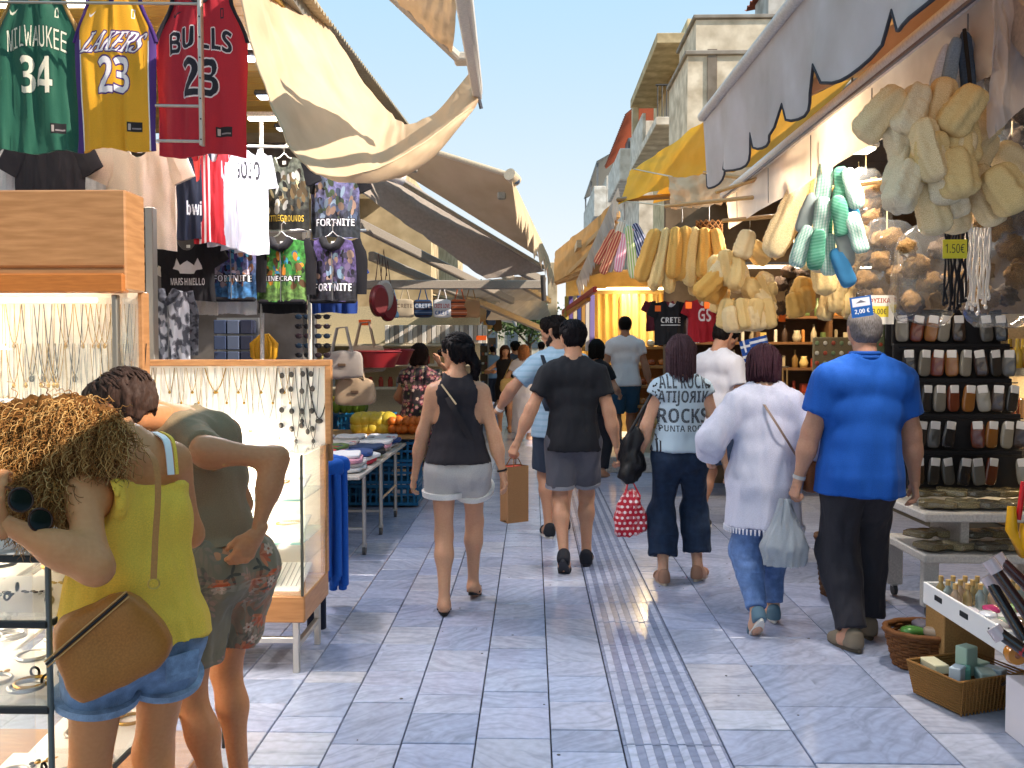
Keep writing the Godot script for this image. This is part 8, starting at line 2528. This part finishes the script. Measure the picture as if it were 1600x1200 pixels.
func right_floor() -> void:
	var t: Node3D
	var mb: MB
	var o: Node3D
	var wick := M("8a5a30", 0.7, {"tex": noise_tex("wick", 0.3, Color(0.6, 0.52, 0.42), Color.WHITE, 2), "tri": true, "scale": 4.0})
	# round basket
	t = thing("basket", "round brown wicker basket filled with packets on the floor", "basket", Vector3(1.95, 0.004, -4.42))
	_wicker(t, 0.155, 0.2, 0.17, wick, 0.78)
	for k in 6:
		var p: Node3D = single("packet", soft_box(Vector3(0.12, 0.05, 0.09), 0.015, k + 3, 0.9, 3.0), M(["4a7a3a", "2c2a30", "6a6470", "8a7a6a", "39343c", "557a44"][k], 0.2, {"coat": 0.6}), ["green packet at the left in the round basket", "black packet on top in the round basket", "grey packet at the back of the round basket", "tan packet at the front of the round basket", "dark packet at the right in the round basket", "small green packet deep in the round basket"][k], "packet", "", Vector3(1.95, 0.18, -4.42) + Vector3([-0.08, 0.06, 0.0, 0.01, 0.1, -0.03][k], [0.0, 0.035, 0.0, 0.01, 0.0, -0.04][k], [0.02, 0.0, -0.07, 0.07, 0.03, 0.0][k]), k * 0.8)
	# tall basket behind the trousers
	t = thing("basket", "tall dark wicker basket standing behind the grey-haired man's legs", "basket", Vector3(1.98, 0.004, -5.7))
	_wicker(t, 0.13, 0.17, 0.36, M("5a3a22", 0.75, {"tex": grain(), "tri": true, "scale": 4.0}), 1.0)
	# rectangular basket
	t = thing("basket", "rectangular straw basket with a leather handle, holding soap boxes", "basket", Vector3(1.93, 0.004, -3.98), 0.35)
	var straw := M("a87c42", 0.75, {"tex": noise_tex("wick", 0.3, Color(0.6, 0.52, 0.42), Color.WHITE, 2), "tri": true, "scale": 4.0})
	for r in 13:
		mb = MB.new()
		var k := 0.165 + 0.002 * r; var d := 0.13 + 0.0015 * r
		var y := 0.012 + r * 0.0115
		mb.tube([Vector3(-k, y, -d), Vector3(k, y, -d), Vector3(k, y, d), Vector3(-k, y, d), Vector3(-k, y, -d)], 0.0075, 6); obj("strand", mb, straw, t)
	for k in 18:
		mb = MB.new(); var x := -0.165 + k * 0.0194
		mb.tube([Vector3(x, 0.0, 0.137), Vector3(x * 1.06, 0.155, 0.156)], 0.004, 5); obj("stake", mb, straw, t)
	mb = MB.new(); mb.box(Vector3(0, 0.012, 0), Vector3(0.33, 0.012, 0.26)); obj("bottom", mb, straw, t)
	mb = MB.new(); mb.tube([Vector3(0.03, 0.12, 0.162), Vector3(0.06, 0.165, 0.19), Vector3(0.12, 0.165, 0.19), Vector3(0.15, 0.12, 0.165)], 0.012, 8, true, 0.4); obj("handle", mb, M("3a2218", 0.5), t)
	var bl := ["pale green soap box standing up in the straw basket", "white and blue soap box leaning at the left in the straw basket", "teal soap box in the middle of the straw basket", "grey green soap box lying at the front of the straw basket", "cream soap box at the back of the straw basket", "mint soap box at the right of the straw basket", "pale blue soap box near the handle"]
	for k in 7:
		mb = MB.new(); mb.box(Vector3.ZERO, [Vector3(0.075, 0.13, 0.06), Vector3(0.07, 0.09, 0.05), Vector3(0.06, 0.09, 0.05), Vector3(0.1, 0.05, 0.07), Vector3(0.12, 0.04, 0.07), Vector3(0.09, 0.06, 0.07), Vector3(0.08, 0.05, 0.06)][k], 0.004)
		single("soap_box", mb, M(["a9c4b4", "c9d6e0", "5f9a8a", "9fb3ae", "d0c9a8", "b4d0c0", "b9cddb"][k], 0.5), bl[k], "soap box", "", t.transform * Vector3([0.02, -0.09, -0.04, 0.03, -0.1, 0.11, 0.1][k], [0.17, 0.13, 0.12, 0.13, 0.14, 0.12, 0.13][k], [-0.02, 0.04, 0.03, 0.08, -0.08, -0.05, 0.06][k]), 0.5 + k * 0.3)
	# white display tray on cartons
	t = thing("display_tray", "long white card tray sloping towards the street, full of small bottles", "tray")
	var a := Vector3(1.84, 0.44, -4.2); var b := Vector3(1.84, 0.44, -3.2)
	mb = MB.new(); mb.box(Vector3(2.1, 0.40, -3.7), Vector3(0.5, 0.012, 1.0), 0.002); obj("tray_bottom", mb, M("dcdad8", 0.6), t)
	for e in [[Vector3(1.84, 0.425, -3.7), Vector3(0.012, 0.10, 1.02)], [Vector3(2.36, 0.425, -3.7), Vector3(0.012, 0.10, 1.02)], [Vector3(2.1, 0.425, -4.205), Vector3(0.51, 0.10, 0.012)], [Vector3(2.1, 0.425, -3.195), Vector3(0.51, 0.10, 0.012)]]:
		mb = MB.new(); mb.box(e[0], e[1], 0.003); obj("tray_side", mb, M("e6e4e2", 0.6), t)
	for k in 4:
		mb = MB.new(); mb.box(Vector3(1.833, 0.435, -4.05 + k * 0.24), Vector3(0.006, 0.024, 0.07), 0.002); obj("hand_hole", mb, M("2b2a2c", 0.8), t)
	mb = MB.new(); mb.box(Vector3(2.06, 0.195, -4.32), Vector3(0.24, 0.385, 0.2), 0.004); single("carton", mb, M("a8814f", 0.8, {"tex": grain(), "tri": true, "scale": 3.0}), "plain brown carton under the far end of the white tray", "carton")
	mb = MB.new(); mb.box(Vector3(2.32, 0.195, -3.6), Vector3(0.3, 0.385, 0.5), 0.006); single("carton", mb, M("14332a", 0.7), "dark green crate under the middle of the white tray", "crate")
	var vb := MB.new(); vb.lathe([Vector2(0, 0), Vector2(0.02, 0), Vector2(0.021, 0.06), Vector2(0.009, 0.08), Vector2(0.009, 0.09)], 12, Transform3D(), true); var vbm := vb.mesh()
	var ck := MB.new(); ck.tube([Vector3(0, 0.088, 0), Vector3(0, 0.112, 0)], 0.0105, 10); var ckm := ck.mesh()
	for i in 21:
		t = thing("small_bottle", "small corked bottle of %s liquid, %s of the bottles in the white tray" % [["olive", "clear", "amber"][i % 3], ["rear row", "middle row", "front row"][i / 7]], "bottle", Vector3(1.88 + (i % 7) * 0.055, 0.41, -4.13 + (i / 7) * 0.07), 0.0, "corked bottles on the white tray")
		obj("glass", vbm, M(["a08a5a", "8a9a9a", "b59a80"][i % 3], 0.08, {"coat": 1.0}), t); obj("cork", ckm, M("c9a468", 0.8), t)
	for i in 26:
		single("sweet_packet", soft_box(Vector3(0.09, 0.03, 0.07), 0.015, i, 0.9, 2.6), M(["d8cfd6", "b03a6a", "8fae6a", "c9c4c0", "6a5a4a", "e0dfe6", "a9b8a0"][i % 7], 0.12, {"coat": 1.0, "coat_rough": 0.06}), "%s wrapped packet lying in the white tray" % ["pearly", "magenta", "green", "clear", "brown", "white", "sage"][i % 7], "packet", "wrapped packets in the white tray", Vector3(1.90 + (i % 5) * 0.085, 0.43 + 0.012 * (i % 3), -3.88 + (i / 5) * 0.115 + rnd(-0.02, 0.02)), rnd(0, 3))
	# long wrapped sticks leaning over the tray
	for e in [[1548, 880, 3.5, 1640, 1010, 3.3, "2a1618", "long dark red wrapped stick leaning highest over the tray"], [1545, 905, 3.55, 1625, 1040, 3.3, "1c1618", "long black wrapped stick leaning below the red one"], [1556, 985, 3.35, 1640, 1045, 3.2, "141214", "thick black umbrella-like roll lying at the tray front"], [1560, 872, 3.6, 1650, 960, 3.4, "3a1c20", "wrapped stick behind the red one at the frame edge"]]:
		t = thing("wrapped_stick", e[7], "wrapped stick")
		mb = MB.new(); mb.tube([W(e[0], e[1], e[2]), W(e[3], e[4], e[5])], 0.022, 10); obj("stick", mb, M(e[6], 0.25, {"coat": 0.8}), t)
		mb = MB.new(); mb.tube([W(e[0] - 4, e[1] - 5, e[2]), W(e[0] + 10, e[1] + 14, e[2] - 0.02)], 0.027, 10); obj("wrap", mb, M("c9b8bc", 0.1, {"coat": 1.0}), t)
		mb = MB.new(); mb.tube([W(lerpf(e[0], e[3], 0.5), lerpf(e[1], e[4], 0.5), (e[2] + e[5]) / 2), W(lerpf(e[0], e[3], 0.56), lerpf(e[1], e[4], 0.56), (e[2] + e[5]) / 2 - 0.01)], 0.0235, 10); obj("band", mb, M("a3242c", 0.4), t)
	# white carton with print and a small box on it
	var im := canvas(256, 256, Color("e4dde2")); write(im, "✓ εν", Rect2(96, 90, 130, 34), Color("4a4650"), false); poly(im, [Vector2(34, 104), Vector2(44, 118), Vector2(62, 86), Vector2(45, 108)], Color("3a3740"))
	mb = MB.new(); mb.box(Vector3.ZERO, Vector3(0.3, 0.235, 0.26), 0.003); _front_uv(mb, 0.3, 0.235)
	single("carton", mb, M(Color.WHITE, 0.6, {"tex": tex(im)}), "white printed carton on the floor at the right edge", "carton", "", Vector3(2.08, 0.12, -3.52))
	im = canvas(192, 192, Color("e6dcd6")); im.fill_rect(Rect2i(20, 14, 150, 44), Color("7a8a4a")); im.fill_rect(Rect2i(28, 20, 134, 32), Color("3a4a2a")); write(im, "ΚΡΗΤΗ", Rect2(30, 76, 130, 34), Color("b03a3a")); spot(im, 70, 150, 20, 16, Color("3a3438")); spot(im, 120, 152, 22, 14, Color("4a4046"))
	mb = MB.new(); mb.box(Vector3.ZERO, Vector3(0.16, 0.16, 0.1), 0.003); _front_uv(mb, 0.16, 0.16)
	single("small_box", mb, M(Color.WHITE, 0.5, {"tex": tex(im)}), "small illustrated box standing on the white carton", "box", "", Vector3(2.06, 0.32, -3.52))
	mb = MB.new(); mb.lathe([Vector2(0.012, -0.02), Vector2(0.035, -0.02), Vector2(0.04, 0), Vector2(0.035, 0.02), Vector2(0.012, 0.02), Vector2(0.012, -0.02)], 18, Transform3D(Basis(Vector3.RIGHT, PI / 2))); single("amber_roll", mb, M("c9822a", 0.2, {"coat": 0.8}), "amber tape roll at the corner of the white tray", "tape roll", "", W(1586, 1022, 3.35))
	t = thing("trolley", "black metal trolley foot with a grey caster at the bottom right", "trolley", Vector3(1.96, 0.0, -3.32))
	mb = MB.new(); mb.box(Vector3(0.06, 0.09, 0), Vector3(0.2, 0.03, 0.05), 0.004); obj("foot", mb, M("1c1c20", 0.4), t)
	mb = MB.new(); mb.tube([Vector3(0.0, 0.04, 0), Vector3(0.03, 0.04, 0)], 0.036, 16); obj("wheel", mb, M("77777c", 0.4), t)
	# toy at the right edge
	t = thing("toy_spade", "red and yellow plastic toy hanging at the right edge", "toy", W(1592, 770, 4.0))
	mb = MB.new(); mb.tube([Vector3(0.02, 0.05, 0), Vector3(0.0, -0.12, 0)], 0.012, 8); obj("handle", mb, M("c8242c", 0.3), t)
	mb = MB.new(); mb.tube([Vector3(-0.03, -0.06, 0), Vector3(-0.035, -0.16, 0.01), Vector3(0.0, -0.26, 0.02), Vector3(0.03, -0.14, 0.0)], [0.018, 0.026, 0.03, 0.02], 10); obj("scoop", mb, M("e2a81c", 0.3), t)


func _wicker(t: Node3D, r0: float, r1: float, h: float, m: Material, sq := 1.0) -> void:
	var n := int(h / 0.016)
	for i in n + 1:
		var u := i / float(n)
		var p := []
		for k in 49:
			var a := TAU * k / 48.0
			var r := lerpf(r0, r1, u) + 0.004 * (1.0 if (k + i * 2) % 4 < 2 else -1.0)
			p.append(Vector3(cos(a) * r, 0.008 + u * h, sin(a) * r * sq))
		var mb := MB.new(); mb.tube(p, 0.0088 if i < n else 0.015, 6, false); obj("rim" if i == n else "strand", mb, m, t)
	for k in 24:
		var a := TAU * k / 24.0
		var mb := MB.new(); mb.tube([Vector3(cos(a) * r0, 0.0, sin(a) * r0 * sq), Vector3(cos(a) * r1, h, sin(a) * r1 * sq)], 0.006, 5); obj("stake", mb, m, t)
	var bt := MB.new(); bt.lathe([Vector2(0.0, 0.006), Vector2(r0, 0.006)], 24, Transform3D(Basis.from_scale(Vector3(1, 1, sq)))); obj("bottom", bt, m, t)


func build_far() -> void:
	var t: Node3D
	var mb: MB
	var o: Node3D
	# raised doorstep of the warm lit shop
	mb = MB.new(); mb.box(Vector3(2.3, 0.1, -13.2), Vector3(2.7, 0.2, 3.6), 0.01); struct("doorstep", mb, M("e2dbd0", 0.4, {"tex": grain(), "tri": true, "scale": 1.0}))
	t = thing("warm_shop", "golden lit shop with draped cloth walls behind the man in teal shorts", "shop")
	mb = MB.new(); mb.box(Vector3(2.4, 1.7, -16.2), Vector3(3.6, 3.4, 0.15)); obj("wall", mb, plaster("d8b878"), t)
	mb = MB.new(); mb.box(Vector3(2.3, 3.0, -14.2), Vector3(3.4, 0.1, 4.0)); obj("ceiling", mb, paint("d9c29a"), t)
	var z := noise(0.5, 3, 2)
	for k in 4:
		var rows := []
		for i in 7:
			var r := []
			for q in 25: r.append(Vector3(0.85 + k * 0.7 + q * 0.028, 1.0 + i * 0.26, -16.05 + 0.05 * sin(q * 1.3 + z.get_noise_1d(i * 4.0) * 2.0)))
			rows.append(r)
		mb = MB.new(); mb.sheet(rows, 0.004); obj("drape", mb, cloth(["dcb768", "e3c582", "d2a854", "e6cf9a"][k]), t)
	for k in 2:
		var g := lamp_glow(Vector3(1.2, 0.02, 0.05), "ffe6b0", 4.0)
		o = obj("tube_lamp", g[0], g[1], t); o.position = Vector3(1.7, 2.6 - 0.12 * k, -15.4 + k * 2.0)
		lamp_area("shop_light", Vector3(1.7, 2.57 - 0.12 * k, -15.4 + k * 2.0), Vector3(0, -1, -0.2), Vector2(1.2, 0.06), "ffdfa8", 1.1)
	for e in [["red awning strut slanting above the warm shop", 880, 488, 13.0, 930, 452, 10.5, "c23a2c"], ["orange awning strut just below the red one", 880, 494, 13.0, 920, 466, 11.0, "d98a2e"]]:
		mb = MB.new(); mb.bar(W(e[1], e[2], e[3]), W(e[4], e[5], e[6]), 0.05, 0.07, 0.008); single("awning_strut", mb, paint(e[7]), e[0], "strut")
	for k in 7:
		mb = MB.new(); mb.box(Vector3.ZERO, Vector3(0.07, 0.75, 0.02), 0.004)
		single("hanging_scarf", mb, cloth(["c9b25a", "6a5a9a", "d9c9a0", "3a4a8a", "b58a4a", "d6d0c4", "8a7ab0"][k]), "long %s scarf hanging at the left of the warm shop" % ["mustard", "violet", "cream", "blue", "ochre", "white", "lilac"][k], "scarf", "", W(886 + k * 6.5, 505, 12.6 - k * 0.1), 0.3)
	# counters with golden goods
	t = thing("goods_counter", "stepped counter with trays of golden goods right of the teal shorts man", "counter")
	for k in 5:
		mb = MB.new(); mb.box(Vector3(2.05, 0.55 + k * 0.26, -12.0 - k * 0.12), Vector3(1.3, 0.04, 0.4), 0.005); obj("tier", mb, wood("b98a52"), t)
		mb = MB.new(); mb.box(Vector3(2.05, 0.42 + k * 0.26, -12.15 - k * 0.12), Vector3(1.3, 0.24, 0.02)); obj("riser", mb, wood("9a6f3e"), t)
	mb = MB.new(); mb.box(Vector3(2.05, 0.35, -12.1), Vector3(1.32, 0.36, 0.36), 0.005); obj("cabinet", mb, paint("d8cbb2"), t)
	var lump := soft_box(Vector3(0.15, 0.09, 0.12), 0.02, 5, 0.9, 2.6).mesh()
	for i in 45:
		var k := i / 9
		single("wrapped_sweet", lump, M(["c99a4a", "8a4a2a", "e0c080", "b5743a", "d9d0b0"][(i * 7) % 5], 0.2, {"coat": 0.6}), "small golden wrapped pack on a tier of the stepped counter", "wrapped pack", "golden packs on the stepped counter", Vector3(1.48 + (i % 9) * 0.142, 0.61 + k * 0.26, -11.93 - k * 0.12), rnd(0, 2))
	# far right posts
	mb = MB.new(); mb.box(Vector3(0.42, 1.7, -19.0), Vector3(0.2, 3.4, 0.2), 0.01); single("pillar", mb, plaster("d9c7a8"), "pale pillar at the middle of the far street, right side", "pillar")
	# far stalls, both sides
	for i in 7:
		var left := i % 2 == 0
		var zz := -12.5 - i * 2.6
		var x := -1.55 if left else 1.35
		if not left and i < 3: continue
		t = thing("souvenir_rack", "%s souvenir rack crowded with small goods, %s along the far street" % ["left side" if left else "right side", ["first", "second", "third", "fourth", "fifth", "sixth", "seventh"][i]], "souvenir rack", Vector3(x, 0, zz), 0.5 if left else -0.5)
		mb = MB.new(); mb.box(Vector3(0, 1.0, -0.05), Vector3(0.9, 1.9, 0.04), 0.004); obj("back_panel", mb, wood("6a5038"), t)
		for q in 2:
			mb = MB.new(); mb.tube([Vector3(-0.45 + q * 0.9, 0, 0), Vector3(-0.45 + q * 0.9, 2.1, 0)], 0.02, 8); obj("post", mb, metal("8f8b86"), t)
		for k in 60:
			mb = MB.new(); mb.box(Vector3.ZERO, Vector3(0.06, rnd(0.05, 0.1), 0.03), 0.006)
			o = obj("trinket", mb, M(["c9c0b0", "7a3a34", "3a4a6a", "d9b45a", "5a4a44", "8a8f96", "b5623a", "e6dfd2"][rng.randi() % 8], 0.4), t); o.position = Vector3(-0.38 + (k % 10) * 0.085, 0.5 + (k / 10) * 0.24, 0.03)
	# hanging goods on the left farther on
	for i in 8:
		mb = soft_box(Vector3(0.2, 0.28, 0.06), 0.02, i + 70, 0.9, 4.0)
		single("hanging_bag", mb, cloth(["b58a5a", "d6cbb8", "7a3a2c", "4a5a7a", "c9a05a", "e0d6c8", "8a6a4a", "3a6a5a"][i]), "%s cloth bag hanging from the far left awnings" % ["tan", "ivory", "brick", "slate blue", "ochre", "white", "brown", "teal"][i], "bag", "", Vector3(-0.75 - 0.1 * (i % 3), 2.1 + 0.05 * (i % 2), -12.8 - i * 1.1), 0.4)
	tree(Vector3(-3.2, 0, -58), 6.0, 2.6, "green leafy tree at the far end of the street, left of centre")
	tree(Vector3(-0.3, 0, -66), 5.0, 2.4, "paler green tree at the far end of the street, behind the left one")


func tree(at: Vector3, h: float, r: float, label: String) -> void:
	var t := thing("tree", label, "tree", at)
	var mb := MB.new()
	mb.tube([Vector3.ZERO, Vector3(0.1, h * 0.35, 0), Vector3(0.0, h * 0.6, 0.1)], [0.22, 0.16, 0.08], 10)
	for i in 5: mb.tube([Vector3(0.08, h * 0.38, 0), Vector3(cos(i * 1.26) * r * 0.5, h * 0.6, sin(i * 1.26) * r * 0.5), Vector3(cos(i * 1.26) * r * 0.8, h * 0.78, sin(i * 1.26) * r * 0.8)], [0.1, 0.06, 0.02], 6)
	obj("trunk", mb, M("5a4a3a", 0.9), t)
	var leaf := MB.new()
	leaf.quad(Vector3(-0.09, 0, 0), Vector3(0, -0.14, 0.02), Vector3(0.09, 0, 0), Vector3(0, 0.14, 0.02))
	var mm := MultiMesh.new(); mm.transform_format = MultiMesh.TRANSFORM_3D; mm.use_colors = true; mm.mesh = leaf.mesh(); mm.instance_count = 2600
	var g := RandomNumberGenerator.new(); g.seed = 4
	for i in 2600:
		var cl := i % 13
		var c := Vector3(cos(cl * 2.4) * r * 0.55, h * (0.62 + 0.26 * fposmod(cl * 0.37, 1.0)), sin(cl * 2.4) * r * 0.55)
		var p := c + Vector3(g.randfn(), g.randfn() * 0.8, g.randfn()) * r * 0.24
		mm.set_instance_transform(i, Transform3D(Basis.from_euler(Vector3(g.randf() * TAU, g.randf() * TAU, g.randf() * TAU)), p))
		mm.set_instance_color(i, Color(0.07, 0.11, 0.035).lerp(Color(0.12, 0.16, 0.05), g.randf()))
	var o := MultiMeshInstance3D.new(); o.name = "crown"; o.multimesh = mm; o.material_override = M(Color.WHITE, 0.7, {"vc": true, "back": Color(0.3, 0.4, 0.15)}); t.add_child(o); o.set_meta("kind", "stuff")
